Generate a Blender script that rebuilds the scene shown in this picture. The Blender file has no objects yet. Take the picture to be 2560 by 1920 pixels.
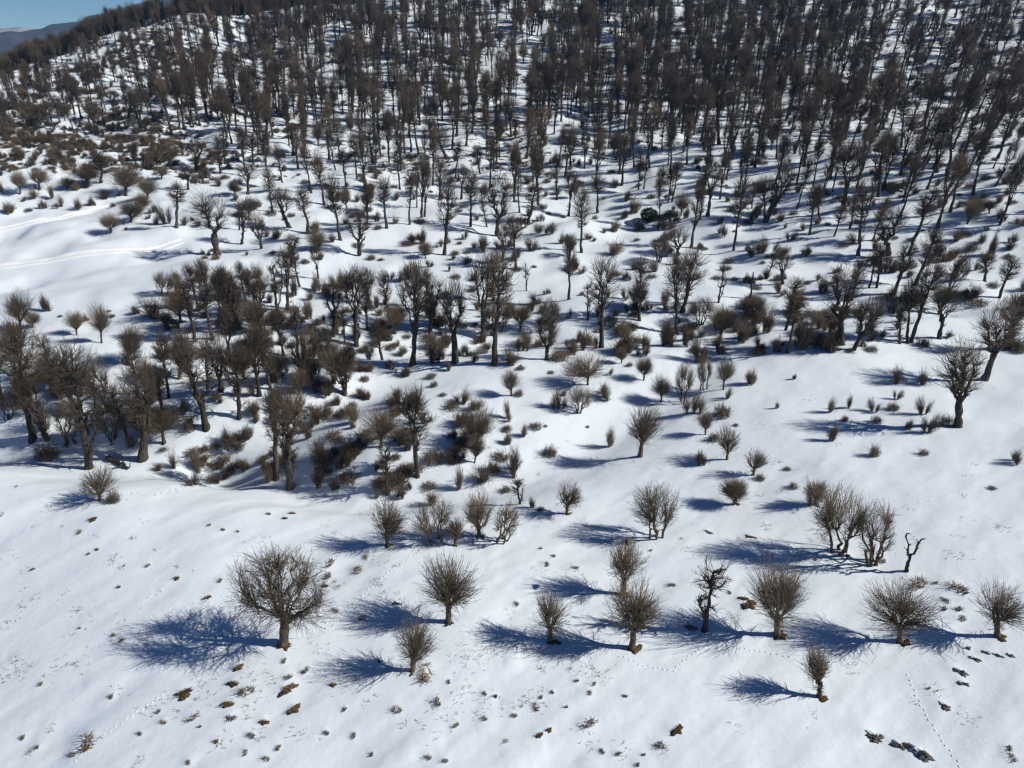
import bpy, math, random
import numpy as np
from mathutils import Matrix, Vector

R = math.radians
scene = bpy.context.scene
COL = scene.collection

# ------------------------------------------------------------------ camera
CAM_Z = 42.0
PITCH = 25.9
cam_data = bpy.data.cameras.new('camera')
cam_data.sensor_fit = 'HORIZONTAL'
cam_data.sensor_width = 36.0
cam_data.lens = 24.96
cam_data.clip_start = 0.5
cam_data.clip_end = 60000.0
cam = bpy.data.objects.new('camera', cam_data)
COL.objects.link(cam)
cam.location = (0.0, 0.0, CAM_Z)
cam.rotation_euler = (R(90.0 - PITCH), 0.0, 0.0)
scene.camera = cam

# ------------------------------------------------------------------ sky and sun
SUN_ELEV = 37.0
SUN_AZ = 98.0            # degrees clockwise from +Y: low winter sun from the right
world = bpy.data.worlds.new('World')
scene.world = world
world.use_nodes = True
wn = world.node_tree.nodes
wl = world.node_tree.links
wn.clear()
sky = wn.new('ShaderNodeTexSky')
sky.sky_type = 'NISHITA'
sky.sun_disc = False
sky.sun_elevation = R(SUN_ELEV)
sky.sun_rotation = R(SUN_AZ)
sky.altitude = 1400.0
sky.air_density = 0.5
sky.dust_density = 0.0
sky.ozone_density = 10.0
bgn = wn.new('ShaderNodeBackground')
bgn.inputs['Strength'].default_value = 0.076
wo = wn.new('ShaderNodeOutputWorld')
wl.new(sky.outputs[0], bgn.inputs[0])
wl.new(bgn.outputs[0], wo.inputs[0])

sun_data = bpy.data.lights.new('sun', 'SUN')
sun_data.energy = 4.75
sun_data.angle = R(0.53)
sun_data.color = (1.0, 0.985, 0.935)
sun = bpy.data.objects.new('sun', sun_data)
COL.objects.link(sun)
sun_dir = Vector((math.sin(R(SUN_AZ)) * math.cos(R(SUN_ELEV)),
                  math.cos(R(SUN_AZ)) * math.cos(R(SUN_ELEV)),
                  math.sin(R(SUN_ELEV))))
sun.rotation_euler = sun_dir.to_track_quat('Z', 'Y').to_euler()
sun.location = (60.0, -20.0, 90.0)

scene.view_settings.view_transform = 'Standard'
scene.view_settings.look = 'None'
scene.view_settings.exposure = 0.0
scene.view_settings.gamma = 1.0
scene.view_settings.use_curve_mapping = False
scene.render.engine = 'CYCLES'
scene.cycles.max_bounces = 3
scene.cycles.diffuse_bounces = 1
scene.cycles.glossy_bounces = 1
scene.cycles.transparent_max_bounces = 4
scene.cycles.volume_bounces = 0
scene.cycles.use_denoising = True
scene.cycles.denoiser = 'OPENIMAGEDENOISE'
scene.cycles.filter_width = 1.35

# ------------------------------------------------------------------ survey of the place (metres)
CTRL = [
    (-35.9,33.0,-4.0), (-17.0,31.2,-1.5), (0.0,30.5,-0.5), (15.9,30.2,0.0), (32.0,29.5,1.0), (-43.1,44.4,-3.5),
    (-20.4,41.9,-1.0), (0.0,40.9,0.0), (19.0,40.5,0.5), (37.9,39.0,2.0), (-50.6,56.4,-2.5), (-29.6,54.1,-0.7),
    (-10.0,50.4,0.0), (11.6,51.1,0.3), (28.8,49.6,1.5), (44.3,49.4,3.0), (-57.1,67.1,-1.0), (-42.7,65.4,-0.4),
    (-27.2,64.4,-0.8), (-15.7,60.6,-1.2), (0.8,62.2,-0.8), (17.8,63.2,0.0), (33.1,60.2,2.0), (52.5,62.1,3.2),
    (11.4,81.8,0.0), (31.2,79.4,1.2), (50.3,77.9,2.0), (63.1,78.3,2.9), (-75.4,95.6,-0.5), (-48.2,87.8,0.0),
    (-25.1,82.7,-0.5), (-6.8,82.3,-0.3), (-92.9,122.2,-1.2), (-60.6,116.0,1.0), (-26.0,99.0,0.0), (1.2,96.7,0.3),
    (24.8,96.6,1.0), (47.0,93.8,2.2), (72.3,92.6,3.3), (-101.2,135.2,-0.8), (-48.1,119.5,0.5), (0.0,121.8,-0.3),
    (42.8,116.6,1.5), (81.9,108.0,4.5), (-116.2,159.3,1.0), (-60.2,155.4,2.0), (0.0,157.3,1.5), (52.9,149.6,3.5),
    (97.8,134.0,7.5), (-134.6,189.0,4.0), (-66.4,186.5,4.5), (0.0,189.0,4.0), (60.0,174.0,7.0), (106.2,149.2,12.0),
    (-146.1,210.2,11.0), (-77.8,223.8,9.0), (0.0,223.8,9.0), (68.5,203.4,12.0), (117.8,169.5,17.0), (-173.2,255.0,17.4),
    (-90.0,265.0,16.5), (0.0,270.0,16.0), (84.9,258.0,17.1), (163.0,240.0,18.9), (-218.5,330.0,27.9), (-109.5,330.0,26.3),
    (0.0,325.0,26.6), (99.7,310.0,27.3), (189.2,285.0,28.5), (-204.1,348.0,33.7), (-195.3,370.0,40.8), (-126.6,390.0,41.7),
    (0.0,385.0,41.7), (114.7,365.0,41.7), (217.4,335.0,41.7), (-168.2,405.0,52.6), (-115.6,430.0,58.0), (0.0,450.0,61.7),
    (130.7,425.0,60.6), (244.4,385.0,58.9), (-300.0,420.0,0.0), (-262.0,372.0,17.0), (-205.0,450.0,15.0), (-160.0,480.0,28.0),
    (-125.0,520.0,38.0), (-50.0,560.0,70.0), (0.0,540.0,85.0), (100.0,520.0,88.0), (250.0,480.0,88.0), (400.0,420.0,80.0),
    (-400.0,300.0,8.0), (-500.0,450.0,-40.0), (-300.0,600.0,-50.0), (0.0,750.0,20.0), (300.0,700.0,40.0), (600.0,400.0,80.0),
    (-100.0,40.0,-9.0), (-200.0,80.0,-7.0), (-250.0,150.0,-3.0), (-300.0,230.0,10.0), (100.0,40.0,6.0), (200.0,80.0,10.0),
    (250.0,150.0,20.0), (300.0,230.0,38.0), (0.0,-50.0,0.0), (-100.0,-80.0,-10.0), (100.0,-80.0,6.0), (0.0,0.0,-1.0),
    (-500.0,0.0,-20.0), (500.0,0.0,30.0), (0.0,-400.0,-10.0), (-400.0,-300.0,-20.0), (400.0,-300.0,10.0),
]
GULLIES = [
    [(-94.18, 84, 6, 8), (-69.52, 79, 6, 8), (-52.76, 76, 5.5, 7.5), (-36.92, 73, 5, 7), (-21.38, 67.5, 3.6, 5.5), (-15.15, 65, 2.6, 5), (-3.42, 64, 1.8, 5), (5.44, 69, 1.6, 5), (19.2, 82, 1.2, 5), (32.17, 95, 0.2, 4)],
    [(-56.58, 88, 2.2, 7), (-40.11, 96, 2.4, 6), (-26.67, 102, 2.6, 5.5), (1.28, 105.5, 2.8, 5), (33.57, 107, 2.8, 5), (66.89, 109, 2.2, 5), (95.28, 112, 1, 5)],
    [(-34.81, 75, 3, 5), (-24.91, 82, 2.5, 5), (-15.67, 90, 0.8, 5)],
]
MOUNDS = [
    (-24.74,37.89,0.8,0.1), (-20.92,36.48,0.57,0.08), (-21.12,39.66,0.53,0.07), (-21.05,38.16,0.54,0.07), (-19.92,37.46,0.74,0.09), (-16.82,37.68,0.79,0.1),
    (-16.98,38.41,0.43,0.06), (-15.82,39.01,0.43,0.06), (-15.87,35.91,0.64,0.08), (-17.75,34.91,0.43,0.06), (-20.25,35.34,0.49,0.07), (-23.15,35.66,0.54,0.07),
    (-20.58,33.52,0.35,0.04), (-22.14,34.67,0.35,0.03), (-18.35,33.9,0.42,0.06), (-30.38,34.47,0.96,0.11), (-30.88,33.47,0.35,0.05), (-26.5,34.52,0.35,0.04),
    (-25.11,35.35,0.35,0.05), (-25.89,36.23,0.35,0.05), (-30.35,37.96,0.35,0.05), (-26.25,46.97,0.35,0.05), (-30.07,49.57,0.36,0.05), (-25.98,48.97,0.35,0.05),
    (-16.04,32.84,0.35,0.05), (-16.69,32.06,0.35,0.05), (-13.35,37.56,0.35,0.05), (-12.02,35.42,0.35,0.04), (-12.99,33.74,0.35,0.05), (-11.0,33.44,0.35,0.05),
    (-8.38,35.25,0.53,0.07), (-5.56,35.76,0.53,0.07), (-4.0,33.84,0.35,0.05), (-2.02,34.24,0.35,0.05), (-1.3,36.01,0.35,0.04), (-2.05,36.21,0.35,0.04),
    (-5.7,31.56,0.35,0.05), (-4.5,31.23,0.35,0.05), (-9.51,32.0,0.35,0.04), (-18.25,32.54,0.35,0.05), (-36.78,39.64,0.35,0.05), (-31.91,43.07,0.35,0.05),
    (-42.24,58.36,0.55,0.07), (-42.72,56.62,0.45,0.06), (-33.55,51.46,0.35,0.05), (-34.98,48.9,0.35,0.04), (-16.73,50.73,0.67,0.09), (-14.03,49.66,0.74,0.09),
    (-16.53,49.09,0.61,0.08), (-16.34,47.77,0.35,0.05), (-14.79,44.72,0.45,0.06), (-12.4,43.81,0.44,0.06), (-17.61,39.86,0.35,0.05), (-6.86,38.29,1.01,0.12),
    (-9.73,45.12,0.45,0.06), (-10.19,39.35,0.35,0.05), (-4.71,37.21,0.35,0.04), (-13.49,51.3,0.42,0.06), (-29.78,56.64,0.35,0.05), (-28.12,55.85,0.35,0.05),
    (-26.52,55.5,0.35,0.04), (-22.54,59.2,0.41,0.06), (-22.84,57.97,0.36,0.05), (-24.71,58.77,0.36,0.05), (-39.61,54.02,0.35,0.04), (-40.13,53.49,0.35,0.04),
    (-44.8,52.13,0.35,0.05), (-36.32,44.67,0.35,0.03), (-32.95,43.63,0.35,0.05), (-35.62,35.24,0.35,0.05), (-33.92,34.3,0.35,0.04), (-21.99,32.12,0.35,0.04),
    (2.38,33.23,0.35,0.05), (1.71,32.86,0.35,0.05), (4.93,33.79,0.61,0.08), (10.88,33.19,0.6,0.08), (9.57,32.04,0.49,0.07), (5.83,31.63,0.35,0.05),
    (6.86,31.43,0.35,0.05), (8.56,31.28,0.35,0.04), (8.06,30.6,0.35,0.04), (1.5,35.1,0.42,0.06), (5.4,36.04,0.35,0.05), (4.61,37.11,0.35,0.04),
    (7.95,35.71,0.35,0.04), (3.74,34.87,0.35,0.03), (1.95,35.81,0.35,0.04), (2.8,36.2,0.35,0.04), (5.83,36.81,0.35,0.04), (0.01,34.45,0.35,0.05),
    (23.64,32.49,0.81,0.1), (25.04,31.68,0.58,0.08), (25.85,31.25,0.93,0.11), (31.74,36.89,0.59,0.08), (31.51,35.92,0.46,0.06), (29.39,34.36,0.54,0.07),
    (33.37,37.83,0.47,0.07), (34.53,38.28,0.37,0.06), (35.13,38.01,0.44,0.06), (35.97,37.88,0.36,0.06), (33.53,38.71,0.35,0.04), (31.7,30.84,0.35,0.05),
    (31.49,30.28,0.38,0.06), (34.54,41.63,0.47,0.07), (34.2,43.43,0.48,0.07), (35.51,44.78,0.98,0.12), (32.79,45.74,1.12,0.13), (33.75,42.56,0.35,0.05),
    (21.68,52.87,0.55,0.07), (18.16,53.83,0.48,0.07), (18.84,44.42,0.87,0.1), (18.77,44.93,0.47,0.07), (13.63,42.34,0.7,0.09), (34.53,45.22,0.35,0.04),
    (3.62,50.94,0.35,0.05), (2.88,49.8,0.41,0.06), (5.43,49.27,0.35,0.05), (2.55,52.0,0.35,0.04), (0.21,44.87,0.35,0.05), (13.34,46.91,0.44,0.06),
    (17.97,45.62,0.35,0.04), (12.48,51.29,0.35,0.04), (10.61,52.92,0.35,0.04), (28.9,49.34,0.5,0.07), (26.18,48.82,0.35,0.04), (31.51,48.34,0.49,0.07),
    (34.79,42.52,0.45,0.06), (29.23,35.57,0.35,0.03),
]
MOUND_LIFT = [0.06, 0.05, 0.04, 0.06, 0.06, 0.06, 0.1, 0.04, 0.05, 0.04, 0.04, 0.04, 0.03, 0.03, 0.04, 0.07, 0.05, 0.03, 0.03, 0.04, 0.03, 0.03, 0.03, 0.03, 0.04, 0.03, 0.03, 0.03, 0.04, 0.04, 0.04, 0.04, 0.04, 0.04, 0.03, 0.03, 0.03, 0.04, 0.03, 0.04, 0.04, 0.03, 0.04, 0.04, 0.03, 0.03, 0.06, 0.06, 0.05, 0.03, 0.04, 0.04, 0.03, 0.07, 0.04, 0.03, 0.03, 0.04, 0.04, 0.04, 0.03, 0.04, 0.03, 0.03, 0.03, 0.04, 0.04, 0.03, 0.04, 0.04, 0.03, 0.03, 0.04, 0.03, 0.05, 0.05, 0.04, 0.04, 0.04, 0.04, 0.03, 0.04, 0.04, 0.03, 0.03, 0.03, 0.03, 0.03, 0.03, 0.03, 0.07, 0.13, 0.07, 0.05, 0.04, 0.04, 0.04, 0.06, 0.04, 0.04, 0.04, 0.04, 0.04, 0.04, 0.05, 0.08, 0.08, 0.04, 0.04, 0.04, 0.06, 0.13, 0.06, 0.09, 0.04, 0.04, 0.03, 0.03, 0.03, 0.04, 0.04, 0.04, 0.03, 0.04, 0.03, 0.04, 0.04, 0.03]

# ------------------------------------------------------------------ terrain shape (metres)
def _hash(ix, iy, seed):
    h = (ix.astype(np.int64) * 374761393 + iy.astype(np.int64) * 668265263 + seed * 974711) & 0x7fffffff
    h = ((h ^ (h >> 13)) * 1274126177) & 0x7fffffff
    h = h ^ (h >> 16)
    return (h & 0xffff) / 32767.5 - 1.0

def vnoise(x, y, seed=0):
    ix = np.floor(x); iy = np.floor(y)
    fx = x - ix; fy = y - iy
    fx = fx * fx * fx * (fx * (fx * 6 - 15) + 10); fy = fy * fy * fy * (fy * (fy * 6 - 15) + 10)
    a = _hash(ix, iy, seed); b = _hash(ix + 1, iy, seed)
    c = _hash(ix, iy + 1, seed); d = _hash(ix + 1, iy + 1, seed)
    return (a * (1 - fx) + b * fx) * (1 - fy) + (c * (1 - fx) + d * fx) * fy

def fbm(x, y, octaves, seed=0):
    s = 0.0; a = 1.0
    for k in range(octaves):
        s = s + a * vnoise(x, y, seed + 17 * k)
        x, y = x * 1.93 + y * 0.41 + 3.7, y * 1.93 - x * 0.41 + 1.3
        a *= 0.5
    return s

_c = np.array(CTRL, float)
def _kern(d2):
    return d2 * np.log(d2 + 1e-9)
def _fit():
    p = _c[:, :2] / 100.0
    n = len(p)
    d2 = ((p[:, None] - p[None]) ** 2).sum(2)
    A = np.zeros((n + 3, n + 3))
    A[:n, :n] = _kern(d2) + np.eye(n) * 0.006
    A[:n, n] = 1; A[:n, n + 1:] = p
    A[n:, :n] = A[:n, n:].T
    return np.linalg.solve(A, np.concatenate([_c[:, 2], np.zeros(3)]))
_w = _fit()

def base_height(x, y):
    x = np.asarray(x, float); y = np.asarray(y, float)
    sh = x.shape
    X = x.ravel() / 100.0; Y = y.ravel() / 100.0
    r = np.hypot(X, Y)
    k = np.minimum(1.0, 7.2 / np.maximum(r, 1e-6))
    Xc = X * k; Yc = Y * k
    out = np.zeros_like(X)
    p = _c[:, :2] / 100.0
    for s in range(0, len(X), 60000):
        e = s + 60000
        d2 = (Xc[s:e, None] - p[None, :, 0]) ** 2 + (Yc[s:e, None] - p[None, :, 1]) ** 2
        out[s:e] = _kern(d2) @ _w[:-3] + _w[-3] + Xc[s:e] * _w[-2] + Yc[s:e] * _w[-1]
    t = np.clip((r - 6.0) / 9.0, 0, 1); t = t * t * (3 - 2 * t)
    far = -150.0 + 40.0 * fbm(X / 16.0, Y / 16.0, 3, 91)
    out = out * (1 - t) + far * t
    return out.reshape(sh)

def _carve(x, y, line):
    """Depth of a gully whose floor follows a polyline of (x, y, depth, width)."""
    out = np.zeros_like(x)
    for (x0, y0, d0, w0), (x1, y1, d1, w1) in zip(line[:-1], line[1:]):
        dx, dy = x1 - x0, y1 - y0
        t = np.clip(((x - x0) * dx + (y - y0) * dy) / (dx * dx + dy * dy), 0, 1)
        d = np.hypot(x - x0 - t * dx, y - y0 - t * dy)
        w = w0 + (w1 - w0) * t
        out = np.maximum(out, (d0 + (d1 - d0) * t) * np.exp(-(d / w) ** 2))
    return out

def terrain(x, y, fine=True):
    x = np.asarray(x, float); y = np.asarray(y, float)
    z = base_height(x, y)
    near = np.hypot(x, y) < 700
    wob = 2.2 * fbm(x / 17.0, y / 17.0, 2, 5)
    for line in GULLIES:
        z = z - np.where(near, _carve(x + wob, y + wob * 0.7, line), 0)
    far = np.clip(np.hypot(x, y) / 120.0 - 0.6, 0, 1)
    z = z + (0.28 + 1.1 * far) * fbm(x / 15.0, y / 15.0, 3, 11)
    if fine:
        nearf = np.exp(-(np.hypot(x, y) / 130.0) ** 2)
        drift = fbm((x * 0.78 + y * 0.62) / 6.5, (y * 0.78 - x * 0.62) / 2.4, 3, 23)
        z = z + nearf * 0.085 * drift
        patch = np.clip(vnoise(x / 14.0 + 4, y / 14.0, 31) + 0.35, 0, 1)
        lump = np.clip(vnoise(x / 1.7, y / 1.7, 37) - 0.15, 0, 1)
        z = z + nearf * 0.09 * patch * lump ** 1.5
    return z

# ------------------------------------------------------------------ mesh helpers
class Geo:
    """Collects swept tubes (all real, closed-around geometry) into one mesh."""
    def __init__(self):
        self.v = []; self.f = []; self.n = 0; self.t = []
    def tubes(self, Pts, Rad, sides=3, rng=None):
        Pts = np.asarray(Pts, float); Rad = np.asarray(Rad, float)
        N, m, _ = Pts.shape
        T = np.empty_like(Pts)
        T[:, 1:-1] = Pts[:, 2:] - Pts[:, :-2]
        T[:, 0] = Pts[:, 1] - Pts[:, 0]
        T[:, -1] = Pts[:, -1] - Pts[:, -2]
        T /= np.linalg.norm(T, axis=2, keepdims=True) + 1e-9
        ref = np.where(np.abs(T[:, :1, 2:3]) > 0.8, np.array([1.0, 0.13, 0.0]), np.array([0.0, 0.1, 1.0]))
        U = np.cross(T, np.broadcast_to(ref, T.shape)); U /= np.linalg.norm(U, axis=2, keepdims=True) + 1e-9
        V = np.cross(T, U)
        a = np.arange(sides) * 2 * math.pi / sides
        ring = U[:, :, None] * np.cos(a)[None, None, :, None] + V[:, :, None] * np.sin(a)[None, None, :, None]
        verts = Pts[:, :, None] + ring * Rad[:, :, None, None]
        idx = np.arange(N * m * sides).reshape(N, m, sides) + self.n
        nx = np.roll(idx, -1, axis=2)
        quads = np.stack([idx[:, :-1], nx[:, :-1], nx[:, 1:], idx[:, 1:]], axis=-1).reshape(-1, 4)
        self.v.append(verts.reshape(-1, 3)); self.f.append(quads); self.n += N * m * sides
    def raw(self, verts, quads):
        self.v.append(np.asarray(verts, float)); self.f.append(np.asarray(quads) + self.n); self.n += len(verts)
    def mesh(self, name, mat, smooth=True):
        me = bpy.data.meshes.new(name)
        v = np.concatenate(self.v).astype(np.float32); f = np.concatenate(self.f).astype(np.int32)
        me.vertices.add(len(v)); me.vertices.foreach_set('co', v.ravel())
        me.loops.add(f.size); me.loops.foreach_set('vertex_index', f.ravel())
        me.polygons.add(len(f))
        me.polygons.foreach_set('loop_start', np.arange(0, f.size, 4, dtype=np.int32))
        me.polygons.foreach_set('loop_total', np.full(len(f), 4, dtype=np.int32))
        me.polygons.foreach_set('use_smooth', np.full(len(f), smooth))
        me.update(calc_edges=True)
        me.materials.append(mat)
        return me

def unit(a):
    return a / (np.linalg.norm(a, axis=-1, keepdims=True) + 1e-9)

def path(rng, p0, p1, n, wob, up=0.0):
    """A wobbly line from p0 to p1; up bends it so that it leaves sideways and ends rising."""
    p0 = np.asarray(p0, float); p1 = np.asarray(p1, float)
    t = np.linspace(0, 1, n)[:, None]
    L = np.linalg.norm(p1 - p0)
    b = np.array([0, 0, up * L])
    q = p0 + (p1 - p0 - b) * t + b * t * t
    w = rng.normal(0, 1, (n, 3)) * wob * L
    w[0] = 0; w[-1] *= 0.3
    return q + w

def limb(geo, rng, p0, p1, r0, r1, n=5, wob=0.03, up=0.0, sides=6, lump=0.10, flare=0.0):
    q = path(rng, p0, p1, n, wob, up)
    t = np.linspace(0, 1, n)
    rad = (r0 + (r1 - r0) * t) * (1 + rng.normal(0, lump, n))
    if flare:
        rad = rad * (1 + flare * np.exp(-t * n * 1.1))
    geo.tubes(q[None], rad[None], sides)
    return q

def shoots(geo, rng, start, end, bend, r0, r1, m=3, side=0, side_len=0.4, jit=0.035, spread=0.55):
    """Long slender shoots from start to end, curving by bend, each with a few side twigs."""
    start = np.asarray(start); end = np.asarray(end)
    N = len(start)
    if N == 0:
        return
    L = np.linalg.norm(end - start, axis=1, keepdims=True)
    t = np.linspace(0, 1, m)[None, :, None]
    B = bend
    def at(tt):
        return start[:, None] + (end - start - B)[:, None] * tt + B[:, None] * tt * tt
    P = at(t) + rng.normal(0, 1, (N, m, 3)) * (jit * L)[:, :, None] * np.sin(t * math.pi)
    rr = rng.uniform(0.75, 1.3, (N, 1))
    Rr = (r0 + (r1 - r0) * t[0, :, 0][None]) * rr
    geo.tubes(P, Rr, 3)
    for k in range(side):
        tt = rng.uniform(0.3, 0.85, (N, 1, 1))
        s = at(tt)[:, 0]
        d = unit(end - start + 2 * B * (tt[:, 0] - 0.5))
        d = unit(d + rng.normal(0, spread, (N, 3)))
        l = L * rng.uniform(0.5, 1.1, (N, 1)) * side_len
        P2 = np.stack([s, s + d * l * 0.55 + rng.normal(0, 0.03, (N, 3)) * l, s + d * l + np.array([0, 0, 0.08]) * l], axis=1)
        R2 = np.stack([r0 * 0.6 * rr[:, 0], (r0 * 0.35 + r1 * 0.3) * rr[:, 0], r1 * 0.75 * rr[:, 0]], axis=1)
        geo.tubes(P2, R2, 3)

def envelope(rng, n, c, rx, rz, zmin=-0.5, shell=(0.72, 1.06), top=1.0):
    """Points near the surface of an uneven egg: where the shoots end."""
    d = unit(rng.normal(0, 1, (n * 3, 3)) * np.array([1, 1, top]))
    d = d[d[:, 2] > zmin][:n]
    az = np.arctan2(d[:, 1], d[:, 0])
    ph = rng.uniform(0, 6.28, 4)
    hz_ = np.sqrt(np.clip(1 - d[:, 2] ** 2, 0, 1))
    lob = 1 + hz_ * (0.15 * np.sin(2 * az + ph[0]) + 0.11 * np.sin(3 * az + ph[1] + 2 * d[:, 2]) + 0.07 * np.sin(5 * az + ph[2] - 3 * d[:, 2]))
    s = rng.uniform(shell[0], shell[1], (len(d), 1)) * lob[:, None]
    out = np.asarray(c) + d * s * np.array([rx, rx, rz])
    return out

def nearest_low(rng, nodes, targets, lift=0.0, k=3):
    """Pick for every target one of the nearest limb nodes that lie below it."""
    d = targets[:, None] - nodes[None]
    cost = np.linalg.norm(d * np.array([1.25, 1.25, 0.8]), axis=2) + np.where(d[:, :, 2] < lift, 4.0 * np.abs(d[:, :, 2]), 0)
    o = np.argsort(cost, axis=1)[:, :k]
    return nodes[o[np.arange(len(targets)), rng.integers(0, min(k, len(nodes)), len(targets))]]

# ------------------------------------------------------------------ materials
def new_mat(name):
    m = bpy.data.materials.new(name); m.use_nodes = True
    nt = m.node_tree; nt.nodes.clear()
    out = nt.nodes.new('ShaderNodeOutputMaterial')
    bs = nt.nodes.new('ShaderNodeBsdfPrincipled')
    nt.links.new(bs.outputs[0], out.inputs[0])
    return m, nt, bs

def noise(nt, scale, detail=4.0, rough=0.55, src=None):
    n = nt.nodes.new('ShaderNodeTexNoise')
    n.inputs['Scale'].default_value = scale
    n.inputs['Detail'].default_value = detail
    n.inputs['Roughness'].default_value = rough
    if src is None:
        g = nt.nodes.new('ShaderNodeTexCoord'); src = g.outputs['Object']
    nt.links.new(src, n.inputs['Vector'])
    return n

def ramp(nt, fac, stops):
    r = nt.nodes.new('ShaderNodeValToRGB')
    while len(r.color_ramp.elements) < len(stops):
        r.color_ramp.elements.new(0.5)
    for e, (p, c) in zip(r.color_ramp.elements, stops):
        e.position = p; e.color = (c[0], c[1], c[2], 1.0)
    nt.links.new(fac, r.inputs[0])
    return r

def mix(nt, fac, a, b, mode='MIX'):
    m = nt.nodes.new('ShaderNodeMix'); m.data_type = 'RGBA'; m.blend_type = mode
    if isinstance(fac, float): m.inputs[0].default_value = fac
    else: nt.links.new(fac, m.inputs[0])
    for s, i in ((a, 6), (b, 7)):
        if isinstance(s, tuple): m.inputs[i].default_value = (s[0], s[1], s[2], 1)
        else: nt.links.new(s, m.inputs[i])
    return m.outputs[2]

def bump(nt, bs, h, strength, dist):
    b = nt.nodes.new('ShaderNodeBump')
    b.inputs['Strength'].default_value = strength; b.inputs['Distance'].default_value = dist
    nt.links.new(h, b.inputs['Height']); nt.links.new(b.outputs[0], bs.inputs['Normal'])

def snow_material():
    m, nt, bs = new_mat('snow')
    bs.inputs['Roughness'].default_value = 0.6
    bs.inputs['Specular IOR Level'].default_value = 0.25
    tc = nt.nodes.new('ShaderNodeTexCoord')
    n1 = noise(nt, 0.06, 3, .5, tc.outputs['Object'])
    col = ramp(nt, n1.outputs[0], [(.3, (.755, .82, .885)), (.7, (.805, .86, .91))]).outputs[0]
    # leaf litter and heather showing through the thin snow of the far slope
    lit = nt.nodes.new('ShaderNodeAttribute'); lit.attribute_name = 'litter'
    n2 = noise(nt, 0.55, 5, .68, tc.outputs['Object'])
    n3 = noise(nt, 0.045, 3, .6, tc.outputs['Object'])
    add = nt.nodes.new('ShaderNodeMath'); add.operation = 'MULTIPLY_ADD'
    nt.links.new(n3.outputs[0], add.inputs[0]); add.inputs[1].default_value = 0.45
    nt.links.new(n2.outputs[0], add.inputs[2])
    thr = nt.nodes.new('ShaderNodeMath'); thr.operation = 'MULTIPLY_ADD'
    nt.links.new(lit.outputs['Fac'], thr.inputs[0]); thr.inputs[1].default_value = 0.30
    nt.links.new(add.outputs[0], thr.inputs[2])
    msk = ramp(nt, thr.outputs[0], [(.985, (0, 0, 0)), (1.0, (1, 1, 1))])
    sub = nt.nodes.new('ShaderNodeMath'); sub.operation = 'SUBTRACT'
    mr = nt.nodes.new('ShaderNodeMapRange')
    nt.links.new(thr.outputs[0], mr.inputs[0])
    mr.inputs[1].default_value = 1.08; mr.inputs[2].default_value = 1.14
    n4 = noise(nt, 2.2, 3, .6, tc.outputs['Object'])
    brown = ramp(nt, n4.outputs[0], [(.3, (.060, .042, .028)), (.7, (.15, .105, .062))]).outputs[0]
    bs_col = mix(nt, mr.outputs[0], col, brown)
    nt.links.new(bs_col, bs.inputs['Base Color'])
    nb = noise(nt, 0.9, 6, .55, tc.outputs['Object'])
    mp = nt.nodes.new('ShaderNodeMapping'); mp.inputs['Rotation'].default_value = (0, 0, .66); mp.inputs['Scale'].default_value = (.45, 1.9, 1)
    nt.links.new(tc.outputs['Object'], mp.inputs[0])
    ns = noise(nt, 1.3, 5, .6, mp.outputs[0])
    ma = nt.nodes.new('ShaderNodeMath'); ma.operation = 'MULTIPLY_ADD'; ma.inputs[1].default_value = .8
    nt.links.new(ns.outputs[0], ma.inputs[0]); nt.links.new(nb.outputs[0], ma.inputs[2])
    bump(nt, bs, ma.outputs[0], .32, .15)
    return m

def bark_material(name, a, b, scale=6.5):
    m, nt, bs = new_mat(name)
    bs.inputs['Roughness'].default_value = .9
    bs.inputs['Specular IOR Level'].default_value = .15
    tc = nt.nodes.new('ShaderNodeTexCoord')
    mp = nt.nodes.new('ShaderNodeMapping'); mp.inputs['Scale'].default_value = (1, 1, .25)
    nt.links.new(tc.outputs['Object'], mp.inputs[0])
    n = noise(nt, scale, 5, .6, mp.outputs[0])
    c = ramp(nt, n.outputs[0], [(.38, a), (.66, b)]).outputs[0]
    oi = nt.nodes.new('ShaderNodeObjectInfo')
    v = ramp(nt, oi.outputs['Random'], [(0, (.72, .72, .74)), (1, (1.2, 1.16, 1.1))]).outputs[0]
    c = mix(nt, 1.0, c, v, 'MULTIPLY')
    nt.links.new(c, bs.inputs['Base Color'])
    bump(nt, bs, n.outputs[0], 1.0, .12)
    return m

def twig_material(name, stops):
    m, nt, bs = new_mat(name)
    bs.inputs['Roughness'].default_value = .75
    bs.inputs['Specular IOR Level'].default_value = .25
    oi = nt.nodes.new('ShaderNodeObjectInfo')
    tc = nt.nodes.new('ShaderNodeTexCoord')
    n = noise(nt, 1.1, 2, .5, tc.outputs['Object'])
    ad = nt.nodes.new('ShaderNodeMath'); ad.operation = 'MULTIPLY_ADD'
    nt.links.new(n.outputs[0], ad.inputs[0]); ad.inputs[1].default_value = .55
    sc = nt.nodes.new('ShaderNodeMath'); sc.operation = 'MULTIPLY_ADD'
    nt.links.new(oi.outputs['Random'], sc.inputs[0]); sc.inputs[1].default_value = .75; sc.inputs[2].default_value = -.13
    nt.links.new(sc.outputs[0], ad.inputs[2])
    c = ramp(nt, ad.outputs[0], stops).outputs[0]
    nt.links.new(c, bs.inputs['Base Color'])
    return m

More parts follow.
